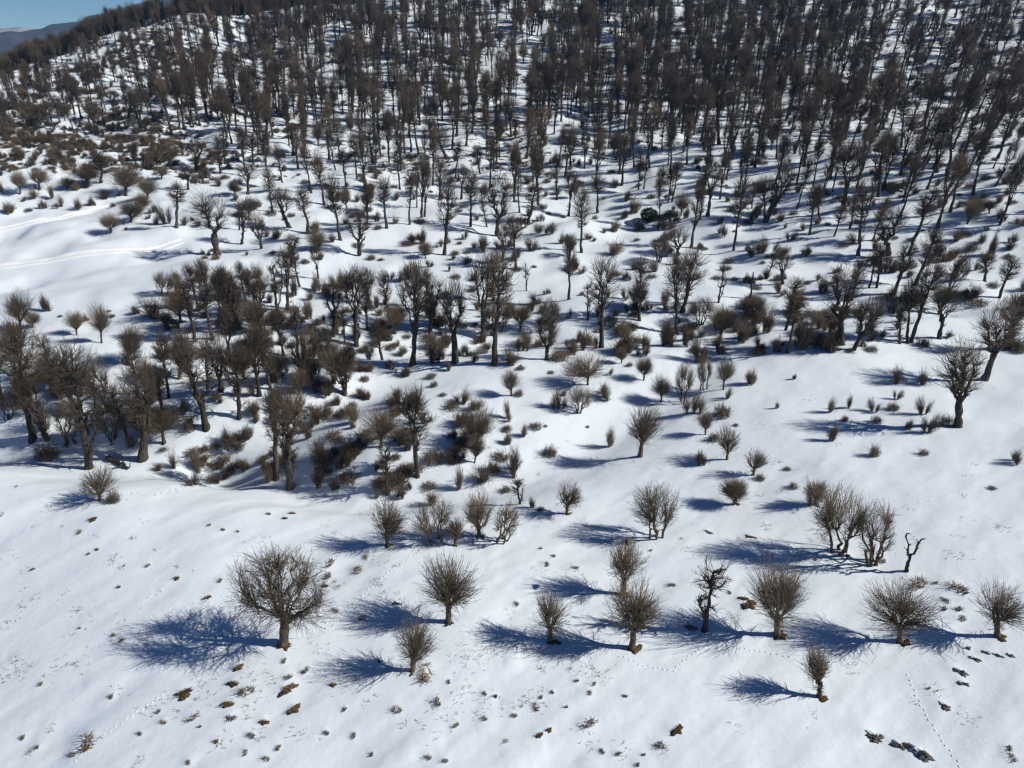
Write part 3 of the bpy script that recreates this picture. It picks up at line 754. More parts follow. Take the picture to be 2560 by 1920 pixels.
# x, y, type, height, crown width, lean right, own shape, label
TREES = [
    (-18.0, 41.3, 'S', 9.1, 7.7, 0.1, 1, 'large spreading bare tree casting the biggest shadow, alone at lower left of the snow'),
    (-5.1, 42.7, 'P', 6.7, 4.8, 0.08, 1, 'rounded pollard with tan twigs, second tree right of the large spreading one'),
    (-7.4, 38.2, 'P', 5.7, 3.4, 0.08, 1, 'small pollard nearest the large spreading tree, below and right of it'),
    (-11.5, 52.7, 'P', 5.6, 3.8, 0.02, 1, 'leftmost pollard of the huddled row in the middle of the snow'),
    (-7.2, 53.0, 'M', 4.7, 4.1, -0.02, 1, 'double stemmed pollard, second from the left in the huddled middle row'),
    (-5.3, 52.5, 'P', 3.2, 2.1, 0.08, 1, 'smallest tan pollard, tucked between two bigger ones in the huddled middle row'),
    (-3.1, 53.9, 'P', 5.4, 3.5, -0.04, 1, 'pale tan pollard, second from the right in the huddled middle row'),
    (-0.9, 53.0, 'M', 4.7, 3.0, 0.16, 1, 'tan twin stemmed pollard closing the huddled middle row on the right'),
    (0.8, 60.2, 'K', 3.5, 1.6, -0.06, 1, 'thin knobbly stub tree just above the huddled middle row'),
    (5.4, 57.5, 'P', 4.1, 3.3, -0.03, 1, 'small brown pollard standing alone on smooth snow near the photo centre'),
    (13.5, 53.3, 'M', 6.0, 4.6, -0.13, 1, 'wide many stemmed bush tree on a snow lip right of centre'),
    (22.2, 58.0, 'P', 3.1, 3.0, -0.14, 1, 'little pollard with a cup of twigs, left of the tan shrub above twin trees'),
    (29.2, 56.5, 'P', 3.1, 2.6, -0.16, 1, 'little tan pollard just above the pair of twin stemmed trees at right'),
    (28.6, 49.4, 'M', 7.4, 4.4, -0.2, 1, 'grey multi stemmed tree, left one of the pair beside the dead forked snag'),
    (31.0, 48.0, 'M', 6.5, 3.8, -0.18, 1, 'grey multi stemmed tree, right one of the pair beside the dead forked snag'),
    (33.1, 46.7, 'G', 4.7, 2.0, -0.15, 1, 'dead twigless forked tree right of the pair of grey trees'),
    (9.3, 45.8, 'P', 6.2, 3.4, -0.07, 1, 'pollard with a dark nest in its top, directly behind a wider pollard'),
    (3.0, 40.8, 'P', 5.1, 3.3, -0.02, 1, "round brown pollard whose trunk stands in its neighbour's blue shadow"),
    (9.1, 39.9, 'P', 7.1, 4.4, -0.09, 1, 'wide full pollard in front of the pollard with a nest'),
    (15.0, 41.6, 'K', 7.9, 3.1, -0.07, 1, 'narrow spiky tree with stubby dark lower limbs between two wide pollards'),
    (20.5, 40.9, 'P', 7.1, 4.8, -0.15, 1, 'wide pollard with upright twigs and a thick bush at its foot'),
    (29.2, 39.6, 'P', 5.7, 5.0, -0.2, 1, 'broad low pollard with fanned twigs, second from the right edge'),
    (36.3, 39.5, 'P', 5.6, 3.7, -0.27, 1, 'pollard closest to the right edge of the front row'),
    (21.6, 35.3, 'P', 4.7, 2.4, -0.19, 1, 'tiny lollipop pollard nearest the camera on smooth snow at lower right'),
    (-43.0, 61.3, 'P', 4.0, 4.4, 0.13, 1, 'small windswept pollard at the left edge on the bare snow brow'),
    (23.6, 66.6, 'P', 4.5, 3.0, -0.1, 1, 'upright twiggy bush tree left of the smooth snow trough, right of centre'),
    (25.3, 62.9, 'P', 3.3, 2.7, -0.02, 1, 'open branched little tree leaning right over a rubble patch'),
    (50.2, 69.8, 'V', 11.1, 5.0, -0.18, 1, 'gnarled lopped tree with long shadow on open snow at right'),
    (60.8, 82.5, 'V', 11.2, 6.4, -0.07, 1, 'stout lopped tree leaning right, just behind the gnarled one at right'),
    (48.0, 91.8, 'V', 8.8, 4.9, 0.17, 1, 'bare tree bent sharply right on the bank edge, right of centre'),
    (41.6, 118.2, 'N', 4.7, 0.7, -0.02, 1, 'broken pointed trunk without branches on the snow right of centre'),
    (-14.5, 94.1, 'B', 16.2, 5.7, 0.01, 1, 'tall double crowned tree on the gully edge left of centre'),
    (-8.2, 93.7, 'V', 13.5, 4.4, -0.01, 1, 'dark pollard with a cup of stout upswept limbs on the gully edge'),
    (-2.6, 91.8, 'C', 16.7, 5.8, 0.07, 1, 'tallest full crowned tree on the gully edge at the middle of the photo'),
    (-4.8, 108.1, 'B', 14.7, 5.5, -0.02, 0, 'full crowned tree directly behind the tallest tree on the gully edge'),
    (-19.7, 98.5, 'K', 7.9, 4.1, -0.13, 1, 'stubby black forked tree low on the gully edge left of centre'),
    (5.0, 93.4, 'V', 8.0, 3.9, 0.01, 1, 'squat lopped tree on the gully edge, first right of the tallest tree'),
    (2.7, 127.0, 'K', 6.1, 2.0, -0.06, 0, 'thin knobbly tree alone on open snow above the tallest tree'),
    (13.4, 97.9, 'B', 14.7, 5.1, 0.01, 1, 'tall feathery tree right of centre on the gully edge'),
    (10.2, 86.1, 'P', 5.0, 6.5, -0.09, 1, 'widest rounded bush tree on the open snow right of centre'),
    (-4.0, 71.3, 'P', 5.8, 5.0, 0.04, 1, 'umbrella shaped little tree in the mottled hollow left of centre'),
    (14.6, 69.2, 'P', 7.3, 4.0, -0.01, 1, 'ragged dark bush tree casting a wide rayed shadow on the smooth trough'),
    (-10.6, 67.3, 'B', 11.5, 3.8, 0.04, 1, 'candelabra tree with an upright goblet crown and thick trunk in the hollow'),
    (-13.8, 65.3, 'K', 6.9, 3.0, -0.0, 1, 'lopped stubby tree on the brow, just left of the goblet crowned tree'),
    (-63.1, 80.8, 'C', 17.9, 6.7, 0.17, 1, 'massive dark tree nearest the left edge, rising from the gully'),
    (-52.2, 74.4, 'C', 17.8, 5.7, 0.17, 1, 'pale barked tall tree rising behind the brow, second big one from the left'),
    (-46.2, 75.7, 'V', 15.6, 5.9, 0.15, 1, 'lit forked tree with earth mound at its foot, third big one from the left'),
    (-39.3, 79.7, 'V', 13.7, 7.0, 0.12, 1, 'tree with two brush crowns forking low, left part of the gully'),
    (-25.6, 68.7, 'V', 14.6, 5.4, 0.1, 1, 'broad crowned twin tree on the brow, front trunk, left of centre'),
    (-27.7, 70.3, 'B', 12.4, 2.8, 0.11, 1, 'slim trunk standing close behind the broad crowned tree on the brow'),
    (-62.4, 147.3, 'V', 13.8, 9.3, -0.03, 0, 'big round headed forked tree at the right end of the snow tracks'),
    (-91.8, 161.2, 'P', 4.8, 5.8, 0.08, 0, 'lone fan shaped little tree on the left snow field between the tracks'),
    (46.5, 146.3, 'C', 15.9, 4.3, -0.03, 0, 'leaning lopped tree with a twig collar low on its trunk, right of centre'),
    (75.9, 133.4, 'C', 14.0, 5.0, 0.14, 0, 'tall thick trunk leaning strongly right, lower edge of the right hand forest'),
    (-58.9, 84.6, 'V', 10.6, 5.1, -0.07, 0, 'tall forked tree, up and right of the massive dark tree'),
    (47.2, 93.9, 'V', 12.7, 5.3, -0.12, 1, 'tall forked tree, up and left of the sharply bent tree'),
    (-61.1, 80.9, 'B', 10.8, 4.2, -0.01, 0, 'tall broom crowned tree, right of the massive dark tree'),
    (-35.4, 81.0, 'B', 11.0, 4.7, 0.11, 1, 'tall broom crowned tree, right of the two crowned tree'),
    (58.1, 95.8, 'C', 13.0, 4.4, 0.06, 0, 'tall tufted tree, second right of the sharply bent tree'),
    (73.8, 159.1, 'B', 15.5, 7.4, -0.03, 0, 'tall broom crowned tree, down and left of the broken log'),
    (-33.7, 84.7, 'B', 11.2, 3.9, 0.08, 0, 'tall broom crowned tree, up and right of the two crowned tree'),
    (-39.0, 85.4, 'V', 10.0, 4.2, 0.01, 0, 'tall forked tree, nearest up and right of the two crowned tree'),
    (-3.5, 163.3, 'V', 15.9, 7.5, 0.03, 0, 'tall forked tree, left of the fallen grey tree'),
    (-44.3, 78.0, 'P', 6.3, 5.5, 0.04, 0, 'pollard, up and right of the lit forked tree'),
    (-37.3, 97.5, 'V', 10.2, 4.8, -0.02, 0, 'tall forked tree, second up and right of the two crowned tree'),
    (-23.0, 87.2, 'P', 7.8, 6.3, -0.07, 1, 'pollard, up and right of the broad crowned twin tree'),
    (-24.8, 104.2, 'B', 13.5, 4.4, 0.07, 1, 'tall broom crowned tree, second below the clearing left of centre'),
    (73.1, 134.9, 'V', 10.9, 7.5, -0.18, 0, 'forked tree, below the broken log'),
    (57.4, 160.5, 'V', 14.4, 7.1, 0.25, 0, 'tall forked tree leaning right, above the broken pointed trunk'),
    (28.8, 113.7, 'B', 11.8, 5.4, -0.02, 0, 'tall broom crowned tree, left of the broken pointed trunk'),
    (68.1, 136.7, 'C', 16.0, 4.8, -0.19, 0, 'tall tufted tree, second down and left of the broken log'),
    (-54.3, 84.5, 'V', 8.7, 4.1, -0.09, 0, 'tall forked tree, up and left of the lit forked tree'),
    (-70.7, 87.5, 'C', 10.1, 3.8, 0.15, 0, 'tall tufted tree, up and left of the massive dark tree'),
    (27.1, 108.8, 'B', 13.6, 4.3, -0.04, 0, 'tall broom crowned tree, down and left of the broken pointed trunk'),
    (-43.1, 104.8, 'V', 10.5, 5.1, -0.04, 0, 'tall forked tree, below the big round headed tree'),
    (77.0, 193.7, 'B', 19.2, 6.1, -0.11, 0, 'tall broom crowned tree, left of the broken log'),
    (62.1, 223.1, 'B', 21.1, 6.9, -0.06, 0, 'tall broom crowned tree, right of the far forest right centre'),
    (-28.9, 87.4, 'V', 8.6, 3.9, 0.03, 0, 'tall forked tree, third up and right of the two crowned tree'),
    (-24.7, 88.7, 'V', 9.0, 3.8, -0.06, 0, 'tall forked tree, up and right of the broad crowned twin tree'),
    (-14.4, 148.1, 'B', 16.9, 4.7, 0.06, 0, 'tall broom crowned tree, right of the clearing left of centre'),
    (-44.5, 103.2, 'B', 11.2, 3.8, 0.02, 0, 'tall broom crowned tree, below the big round headed tree'),
    (98.7, 165.4, 'C', 16.2, 5.0, -0.1, 0, 'tall tufted tree, right of the broken log'),
    (-45.1, 80.6, 'B', 8.8, 3.3, 0.0, 0, 'tall broom crowned tree, left of the two crowned tree'),
    (-13.5, 108.8, 'V', 10.2, 4.5, 0.11, 0, 'tall forked tree, up and left of the tallest gully edge tree'),
    (-32.6, 85.9, 'C', 9.8, 3.2, -0.05, 0, 'tall tufted tree, up and right of the two crowned tree'),
    (-38.6, 115.3, 'B', 11.3, 4.4, 0.06, 0, 'tall broom crowned tree, down and right of the big round headed tree'),
    (-46.4, 101.9, 'C', 10.3, 3.9, 0.04, 0, 'tall tufted tree, below the big round headed tree'),
    (83.4, 164.0, 'C', 14.6, 5.5, -0.09, 0, 'tall tufted tree, nearest down and left of the broken log'),
    (-46.3, 85.4, 'C', 9.7, 3.1, 0.02, 0, 'tall tufted tree, up and left of the two crowned tree'),
    (69.4, 92.0, 'C', 8.7, 4.3, -0.05, 1, 'tufted tree, up and left of the middle of the right edge'),
    (-63.7, 88.1, 'P', 6.1, 5.1, 0.01, 0, 'pollard, second above the massive dark tree'),
    (-48.8, 101.4, 'C', 10.8, 3.5, 0.03, 0, 'tall tufted tree, above the two crowned tree'),
    (-49.4, 79.0, 'C', 8.0, 3.3, -0.03, 0, 'tall tufted tree, up and left of the lit forked tree'),
    (62.7, 96.7, 'B', 8.8, 4.4, -0.1, 0, 'broom crowned tree, right of the sharply bent tree'),
    (98.9, 154.9, 'C', 14.4, 4.7, -0.03, 0, 'tall tufted tree, left of the right edge upper quarter'),
    (70.2, 110.1, 'B', 11.1, 3.8, 0.21, 0, 'tall broom crowned tree, up and right of the sharply bent tree'),
    (57.5, 95.5, 'C', 10.3, 3.5, -0.15, 0, 'tall tufted tree, nearest right of the sharply bent tree'),
    (70.2, 118.8, 'C', 10.7, 4.3, 0.11, 0, 'tall tufted tree, up and right of the sharply bent tree'),
    (-15.4, 71.8, 'P', 5.8, 4.8, 0.04, 0, 'pollard, up and left of the goblet crowned tree'),
    (-37.7, 154.2, 'C', 14.5, 5.0, 0.01, 0, 'tall tufted tree, up and left of the clearing left of centre'),
    (-28.7, 105.8, 'B', 9.7, 4.0, 0.03, 0, 'tall broom crowned tree, nearest below the clearing left of centre'),
    (-41.8, 111.3, 'V', 9.4, 4.4, 0.01, 0, 'forked tree, down and right of the big round headed tree'),
    (-32.4, 147.4, 'V', 11.3, 6.1, 0.05, 0, 'forked tree, left of the clearing left of centre'),
    (-54.2, 109.0, 'P', 6.5, 6.1, 0.04, 0, 'pollard, down and left of the big round headed tree'),
    (-42.5, 97.2, 'B', 9.3, 3.5, 0.08, 0, 'tall broom crowned tree, above the two crowned tree'),
    (-32.3, 98.1, 'K', 10.3, 3.8, -0.0, 1, 'tall stubby tree, up and right of the two crowned tree'),
    (77.6, 177.6, 'C', 15.4, 5.2, -0.09, 0, 'tall tufted tree, left of the broken log'),
    (39.0, 92.4, 'C', 9.3, 3.6, -0.03, 1, 'tall tufted tree, left of the sharply bent tree'),
    (-51.8, 88.0, 'C', 8.1, 3.4, -0.02, 0, 'tufted tree, above the lit forked tree'),
    (-47.9, 92.2, 'P', 7.2, 5.0, 0.21, 1, 'pollard, up and left of the two crowned tree'),
    (14.7, 148.0, 'C', 14.8, 4.4, 0.01, 0, 'tall tufted tree, down and right of the fallen grey tree'),
    (-32.2, 87.6, 'P', 5.4, 4.9, 0.0, 0, 'pollard, second up and right of the two crowned tree'),
    (-16.1, 110.5, 'B', 11.2, 3.4, -0.01, 0, 'tall broom crowned tree, up and left of the tallest gully edge tree'),
    (-37.2, 89.2, 'P', 5.3, 5.1, -0.0, 0, 'pollard, nearest up and right of the two crowned tree'),
    (64.6, 114.7, 'V', 9.5, 4.2, 0.08, 0, 'forked tree, up and right of the sharply bent tree'),
    (-47.5, 79.4, 'P', 4.9, 4.6, -0.0, 0, 'pollard, above the lit forked tree'),
    (98.3, 169.2, 'B', 13.5, 5.0, -0.18, 0, 'tall broom crowned tree, right of the broken log'),
    (-70.9, 91.8, 'C', 8.2, 3.9, 0.2, 1, 'tufted tree, below the middle of the left edge'),
    (-65.8, 86.4, 'P', 5.5, 4.5, -0.03, 0, 'pollard, nearest above the massive dark tree'),
    (91.9, 149.6, 'C', 12.6, 4.5, -0.04, 0, 'tall tufted tree, second down and right of the broken log'),
    (115.5, 175.2, 'C', 13.7, 4.9, -0.02, 0, 'tall tufted tree, up and left of the right edge upper quarter'),
    (45.4, 165.0, 'B', 12.1, 5.7, -0.03, 0, 'broom crowned tree, right of the dark evergreen bush'),
    (41.8, 101.1, 'C', 8.5, 3.5, 0.09, 0, 'tufted tree, down and right of the broken pointed trunk'),
    (0.9, 139.6, 'C', 11.3, 4.6, -0.05, 0, 'tufted tree, up and left of the thin knobbly lone tree'),
    (-2.7, 109.3, 'M', 6.5, 5.3, -0.01, 0, 'many stemmed tree, above the tallest gully edge tree'),
    (21.3, 111.3, 'C', 11.3, 3.4, -0.02, 0, 'tall tufted tree, up and right of the widest rounded bush tree'),
    (-51.7, 79.3, 'M', 6.0, 4.6, 0.25, 0, 'many stemmed tree leaning right, up and left of the lit forked tree'),
    (38.7, 151.0, 'C', 14.1, 4.1, 0.01, 0, 'tall tufted tree, down and right of the dark evergreen bush'),
    (-103.8, 193.7, 'P', 9.2, 9.4, 0.15, 0, 'pollard, up and right of the lone fan shaped tree'),
    (-22.4, 175.2, 'B', 16.2, 4.5, 0.06, 0, 'tall broom crowned tree, up and right of the clearing left of centre'),
    (-57.9, 79.6, 'M', 7.5, 3.7, 0.25, 1, 'many stemmed tree leaning right, right of the massive dark tree'),
    (-40.1, 114.5, 'K', 9.6, 4.1, 0.09, 0, 'stubby tree, down and right of the big round headed tree'),
    (32.5, 102.9, 'P', 5.7, 5.2, 0.05, 0, 'pollard, down and left of the broken pointed trunk'),
    (-40.0, 105.8, 'C', 9.0, 3.4, -0.08, 0, 'tufted tree, second down and right of the big round headed tree'),
    (-9.8, 167.1, 'C', 13.6, 4.9, 0.03, 0, 'tufted tree, left of the fallen grey tree'),
    (-20.0, 109.6, 'C', 10.2, 3.2, -0.02, 0, 'tall tufted tree, down and right of the clearing left of centre'),
    (-59.8, 88.0, 'P', 5.1, 4.6, -0.02, 0, 'pollard, up and right of the massive dark tree'),
    (-56.2, 94.5, 'P', 7.1, 4.3, 0.27, 1, 'pollard leaning right, up and left of the two crowned tree'),
    (-79.2, 106.6, 'P', 7.7, 4.6, 0.24, 0, 'pollard leaning right, down and right of the middle of the left edge'),
    (-40.1, 103.9, 'P', 5.9, 5.0, -0.1, 0, 'pollard, down and right of the big round headed tree'),
    (-45.2, 90.1, 'B', 8.4, 2.8, -0.03, 0, 'broom crowned tree, above the two crowned tree'),
    (-64.3, 89.4, 'C', 7.7, 3.0, -0.01, 0, 'tufted tree, second above the massive dark tree'),
    (84.9, 248.0, 'B', 16.0, 7.1, -0.13, 0, 'broom crowned tree, second right of the far forest right centre'),
    (-52.3, 166.4, 'B', 9.9, 6.5, 0.01, 0, 'broom crowned tree, left of the clearing left of centre'),
    (105.8, 201.8, 'C', 16.1, 4.8, -0.16, 0, 'tall tufted tree, above the broken log'),
    (-46.0, 111.5, 'M', 5.9, 5.4, 0.01, 0, 'many stemmed tree, below the big round headed tree'),
    (-28.9, 162.9, 'C', 12.3, 4.7, 0.01, 0, 'tufted tree, nearest up and right of the clearing left of centre'),
    (10.1, 119.4, 'C', 12.0, 3.1, -0.0, 0, 'tall tufted tree, right of the thin knobbly lone tree'),
    (97.2, 264.8, 'C', 18.8, 6.1, -0.01, 0, 'tufted tree, fourth down and left of the long fallen trunk'),
    (-27.7, 88.6, 'P', 4.8, 4.2, 0.07, 0, 'pollard, third up and right of the two crowned tree'),
    (-19.1, 108.0, 'P', 5.7, 5.0, -0.04, 0, 'pollard, down and right of the clearing left of centre'),
    (-3.5, 123.3, 'C', 9.6, 3.7, -0.01, 0, 'tufted tree, left of the thin knobbly lone tree'),
    (85.2, 156.6, 'C', 14.9, 3.2, 0.07, 0, 'tall tufted tree, nearest down and right of the broken log'),
    (-76.5, 161.2, 'C', 10.6, 5.0, 0.16, 0, 'tufted tree, up and left of the big round headed tree'),
    (-35.0, 99.9, 'B', 8.4, 2.9, 0.07, 0, 'broom crowned tree, up and right of the two crowned tree'),
    (3.9, 171.3, 'C', 10.2, 5.7, 0.1, 0, 'tufted tree, up and right of the fallen grey tree'),
    (-50.7, 118.9, 'P', 6.0, 5.2, 0.13, 0, 'pollard, below the big round headed tree'),
    (-2.0, 143.5, 'V', 9.4, 4.6, 0.13, 0, 'forked tree, up and left of the thin knobbly lone tree'),
    (0.6, 184.3, 'B', 14.8, 4.3, 0.03, 0, 'broom crowned tree, nearest above the fallen grey tree'),
    (-22.9, 86.8, 'C', 7.9, 2.9, 0.08, 1, 'tufted tree, up and right of the broad crowned twin tree'),
    (-23.6, 108.0, 'B', 9.1, 2.9, -0.03, 0, 'broom crowned tree, second below the clearing left of centre'),
    (-47.2, 163.6, 'C', 10.5, 5.1, -0.05, 0, 'tufted tree, nearest up and left of the clearing left of centre'),
    (62.8, 148.5, 'C', 11.0, 4.0, -0.11, 0, 'tufted tree, second up and right of the broken pointed trunk'),
    (124.1, 225.6, 'C', 16.3, 4.8, -0.08, 0, 'tufted tree, up and right of the broken log'),
    (10.9, 237.8, 'B', 12.4, 7.4, -0.0, 0, 'broom crowned tree, second above the fallen grey tree'),
    (6.4, 110.2, 'M', 5.3, 4.9, -0.1, 0, 'many stemmed tree, down and right of the thin knobbly lone tree'),
    (93.5, 155.6, 'C', 12.5, 3.3, 0.12, 0, 'tufted tree, right of the broken log'),
    (85.7, 167.5, 'C', 11.0, 4.4, 0.13, 0, 'tufted tree, left of the broken log'),
    (-116.4, 198.6, 'P', 6.9, 9.8, 0.14, 0, 'small pollard, up and right of the upper packed snow track'),
    (-48.3, 185.0, 'C', 13.7, 4.3, 0.03, 0, 'tufted tree, second up and left of the clearing left of centre'),
    (5.9, 206.3, 'C', 17.1, 4.1, -0.08, 0, 'tall tufted tree, above the fallen grey tree'),
    (125.6, 327.4, 'C', 23.1, 5.8, -0.07, 0, 'tall tufted tree, left of the long fallen trunk'),
    (81.5, 113.2, 'C', 7.4, 3.8, 0.09, 0, 'tufted tree, above the middle of the right edge'),
    (108.5, 316.6, 'B', 18.1, 7.1, -0.0, 0, 'broom crowned tree, below the top edge three quarter mark'),
    (76.5, 297.7, 'B', 17.4, 6.8, -0.07, 0, 'broom crowned tree, up and right of the far forest right centre'),
    (-62.8, 100.4, 'P', 7.3, 3.3, 0.19, 0, 'pollard, below the lower packed snow track'),
    (21.3, 114.4, 'P', 5.1, 5.1, -0.03, 0, 'small pollard, up and right of the widest rounded bush tree'),
    (-60.2, 155.6, 'B', 10.7, 4.1, 0.11, 0, 'broom crowned tree, nearest up and right of the big round headed tree'),
    (-42.0, 221.7, 'B', 11.5, 6.5, 0.05, 0, 'broom crowned tree, below the far forest left centre'),
    (57.5, 161.5, 'C', 10.4, 4.3, -0.14, 0, 'tufted tree, above the broken pointed trunk'),
    (-19.1, 189.9, 'B', 11.7, 5.0, 0.04, 0, 'broom crowned tree, left of the fallen grey tree'),
    (-25.4, 120.4, 'B', 6.6, 4.7, 0.09, 0, 'broom crowned tree, nearest below the clearing left of centre'),
    (-21.6, 175.9, 'B', 14.6, 3.5, 0.09, 0, 'broom crowned tree, up and right of the clearing left of centre'),
    (-68.3, 88.9, 'C', 7.4, 2.3, -0.11, 0, 'tufted tree, nearest above the massive dark tree'),
    (137.4, 295.6, 'C', 19.2, 5.6, -0.07, 0, 'tufted tree, nearest down and left of the long fallen trunk'),
    (-92.0, 213.0, 'B', 9.1, 7.6, 0.14, 0, 'broom crowned tree, above the big round headed tree'),
    (31.2, 110.3, 'M', 5.0, 4.7, -0.02, 0, 'many stemmed tree, down and left of the broken pointed trunk'),
    (1.4, 110.1, 'P', 5.3, 4.4, 0.02, 0, 'pollard, up and right of the tallest gully edge tree'),
    (-19.6, 223.5, 'B', 9.5, 7.5, -0.11, 0, 'broom crowned tree, third down and right of the far forest left centre'),
    (-47.0, 108.4, 'C', 7.9, 2.8, 0.02, 0, 'tufted tree, second below the big round headed tree'),
    (-31.0, 97.7, 'M', 6.3, 3.6, 0.2, 0, 'many stemmed tree, up and right of the two crowned tree'),
    (-24.0, 165.4, 'C', 13.0, 3.4, 0.05, 0, 'tufted tree, second up and right of the clearing left of centre'),
    (35.0, 146.4, 'V', 7.1, 5.4, -0.13, 0, 'forked tree, down and right of the dark evergreen bush'),
    (14.3, 179.4, 'B', 12.0, 4.2, 0.03, 0, 'broom crowned tree, right of the fallen grey tree'),
    (62.8, 117.2, 'C', 8.2, 3.1, -0.05, 0, 'tufted tree, second above the sharply bent tree'),
    (-29.8, 122.1, 'P', 5.3, 4.9, 0.04, 0, 'small pollard, below the clearing left of centre'),
    (21.3, 178.0, 'C', 10.3, 4.8, -0.07, 0, 'tufted tree, left of the dark evergreen bush'),
    (-53.3, 114.1, 'C', 8.3, 2.7, -0.03, 0, 'tufted tree, nearest below the big round headed tree'),
    (38.6, 206.0, 'B', 15.9, 3.6, -0.17, 0, 'broom crowned tree, below the far forest right centre'),
    (96.7, 318.3, 'C', 17.6, 6.3, 0.0, 0, 'tufted tree, down and right of the short fallen trunk'),
    (56.2, 95.1, 'K', 6.7, 2.8, -0.16, 0, 'stubby tree, right of the sharply bent tree'),
    (-53.5, 149.0, 'V', 8.3, 4.4, -0.05, 0, 'forked tree, right of the big round headed tree'),
    (167.0, 305.7, 'C', 18.5, 5.4, 0.07, 0, 'tufted tree, nearest right of the long fallen trunk'),
    (40.2, 110.7, 'P', 4.7, 4.5, 0.0, 0, 'small pollard, below the broken pointed trunk'),
    (-39.5, 126.7, 'C', 8.5, 3.1, -0.07, 0, 'tufted tree, down and left of the clearing left of centre'),
    (30.4, 206.0, 'B', 12.1, 4.7, -0.03, 0, 'broom crowned tree, up and left of the dark evergreen bush'),
    (74.1, 206.7, 'C', 15.0, 3.6, -0.08, 0, 'tufted tree, right of the far forest right centre'),
    (111.9, 269.7, 'V', 12.4, 6.7, 0.01, 0, 'forked tree, down and left of the long fallen trunk'),
    (53.0, 225.9, 'B', 13.1, 4.8, -0.07, 0, 'broom crowned tree, down and right of the far forest right centre'),
    (22.3, 82.3, 'M', 6.2, 2.6, -0.04, 0, 'many stemmed tree, nearest up and right of the ragged dark bush tree'),
    (-59.7, 177.6, 'C', 11.3, 4.0, 0.03, 0, 'tufted tree, up and right of the big round headed tree'),
    (-0.3, 251.5, 'B', 13.5, 5.6, -0.04, 0, 'broom crowned tree, third above the fallen grey tree'),
    (139.6, 330.9, 'C', 18.5, 5.8, 0.03, 0, 'tufted tree, second left of the long fallen trunk'),
    (72.7, 141.5, 'C', 9.5, 3.1, 0.09, 0, 'tufted tree, second down and left of the broken log'),
    (57.6, 114.6, 'B', 7.9, 2.6, 0.1, 0, 'broom crowned tree, above the sharply bent tree'),
    (63.9, 262.3, 'B', 13.8, 5.5, -0.07, 0, 'broom crowned tree, nearest right of the far forest right centre'),
    (30.0, 141.2, 'M', 5.7, 5.2, 0.02, 0, 'small many stemmed tree, below the dark evergreen bush'),
    (132.6, 325.0, 'C', 17.9, 5.7, -0.01, 0, 'tufted tree, third left of the long fallen trunk'),
    (-43.0, 202.1, 'C', 12.5, 4.0, 0.04, 0, 'tufted tree, third above the clearing left of centre'),
    (132.8, 276.0, 'C', 16.7, 4.7, 0.01, 0, 'tufted tree, second down and left of the long fallen trunk'),
    (-68.6, 187.4, 'B', 8.2, 5.6, 0.06, 0, 'broom crowned tree, second up and right of the big round headed tree'),
    (-91.0, 169.2, 'P', 5.8, 6.9, 0.24, 0, 'small pollard leaning right, right of the lone fan shaped tree'),
    (-14.8, 239.2, 'B', 11.5, 5.6, -0.02, 0, 'broom crowned tree, fourth down and right of the far forest left centre'),
    (49.5, 124.9, 'B', 6.5, 3.8, -0.08, 0, 'broom crowned tree, right of the broken pointed trunk'),
    (127.0, 277.7, 'C', 16.2, 4.7, -0.02, 0, 'tufted tree, third down and left of the long fallen trunk'),
    (-113.3, 200.4, 'C', 8.6, 5.7, 0.15, 0, 'tufted tree, above the lone fan shaped tree'),
    (67.3, 155.2, 'C', 8.6, 3.7, -0.27, 0, 'tufted tree leaning left, down and left of the broken log'),
    (26.2, 224.2, 'C', 10.8, 5.3, -0.01, 0, 'tufted tree, down and left of the far forest right centre'),
    (-34.2, 167.5, 'C', 9.8, 3.8, 0.03, 0, 'tufted tree, nearest above the clearing left of centre'),
    (34.7, 208.8, 'B', 13.6, 3.6, -0.11, 0, 'broom crowned tree, down and left of the far forest right centre'),
    (35.5, 116.0, 'K', 8.0, 2.7, 0.01, 0, 'stubby tree, left of the broken pointed trunk'),
    (27.8, 83.7, 'P', 4.9, 2.9, -0.07, 0, 'pollard, up and right of the ragged dark bush tree'),
    (106.8, 154.2, 'M', 5.9, 4.6, -0.26, 0, 'small many stemmed tree leaning left, left of the right edge upper quarter'),
    (-30.0, 193.7, 'C', 11.2, 3.9, 0.03, 0, 'tufted tree, fourth up and right of the clearing left of centre'),
    (21.9, 57.9, 'P', 3.2, 2.8, -0.02, 0, 'small pollard, down and right of the ragged dark bush tree'),
    (-46.3, 117.5, 'C', 7.5, 2.5, 0.02, 0, 'tufted tree, nearest down and right of the big round headed tree'),
    (12.7, 111.4, 'K', 7.1, 2.7, 0.01, 0, 'stubby tree, above the widest rounded bush tree'),
    (-54.2, 120.6, 'B', 7.4, 2.7, 0.01, 0, 'broom crowned tree, below the big round headed tree'),
    (-126.9, 194.4, 'P', 6.4, 6.8, 0.19, 0, 'small pollard, up and left of the upper packed snow track'),
    (82.3, 118.9, 'C', 5.5, 3.7, -0.04, 0, 'tufted tree, down and left of the right edge upper quarter'),
    (-68.2, 84.5, 'M', 4.7, 3.0, 0.27, 0, 'many stemmed tree leaning right, up and left of the massive dark tree'),
    (43.3, 163.3, 'C', 10.1, 3.2, -0.05, 0, 'tufted tree, right of the dark evergreen bush'),
    (-28.8, 85.6, 'P', 4.3, 3.2, 0.13, 0, 'small pollard, right of the two crowned tree'),
    (8.6, 79.7, 'M', 3.9, 3.2, 0.01, 0, 'small many stemmed tree, below the widest rounded bush tree'),
    (-33.9, 273.5, 'C', 12.8, 5.5, 0.01, 0, 'tufted tree, right of the far forest left centre'),
    (-84.2, 211.2, 'C', 11.4, 4.2, 0.12, 0, 'tufted tree, nearest above the big round headed tree'),
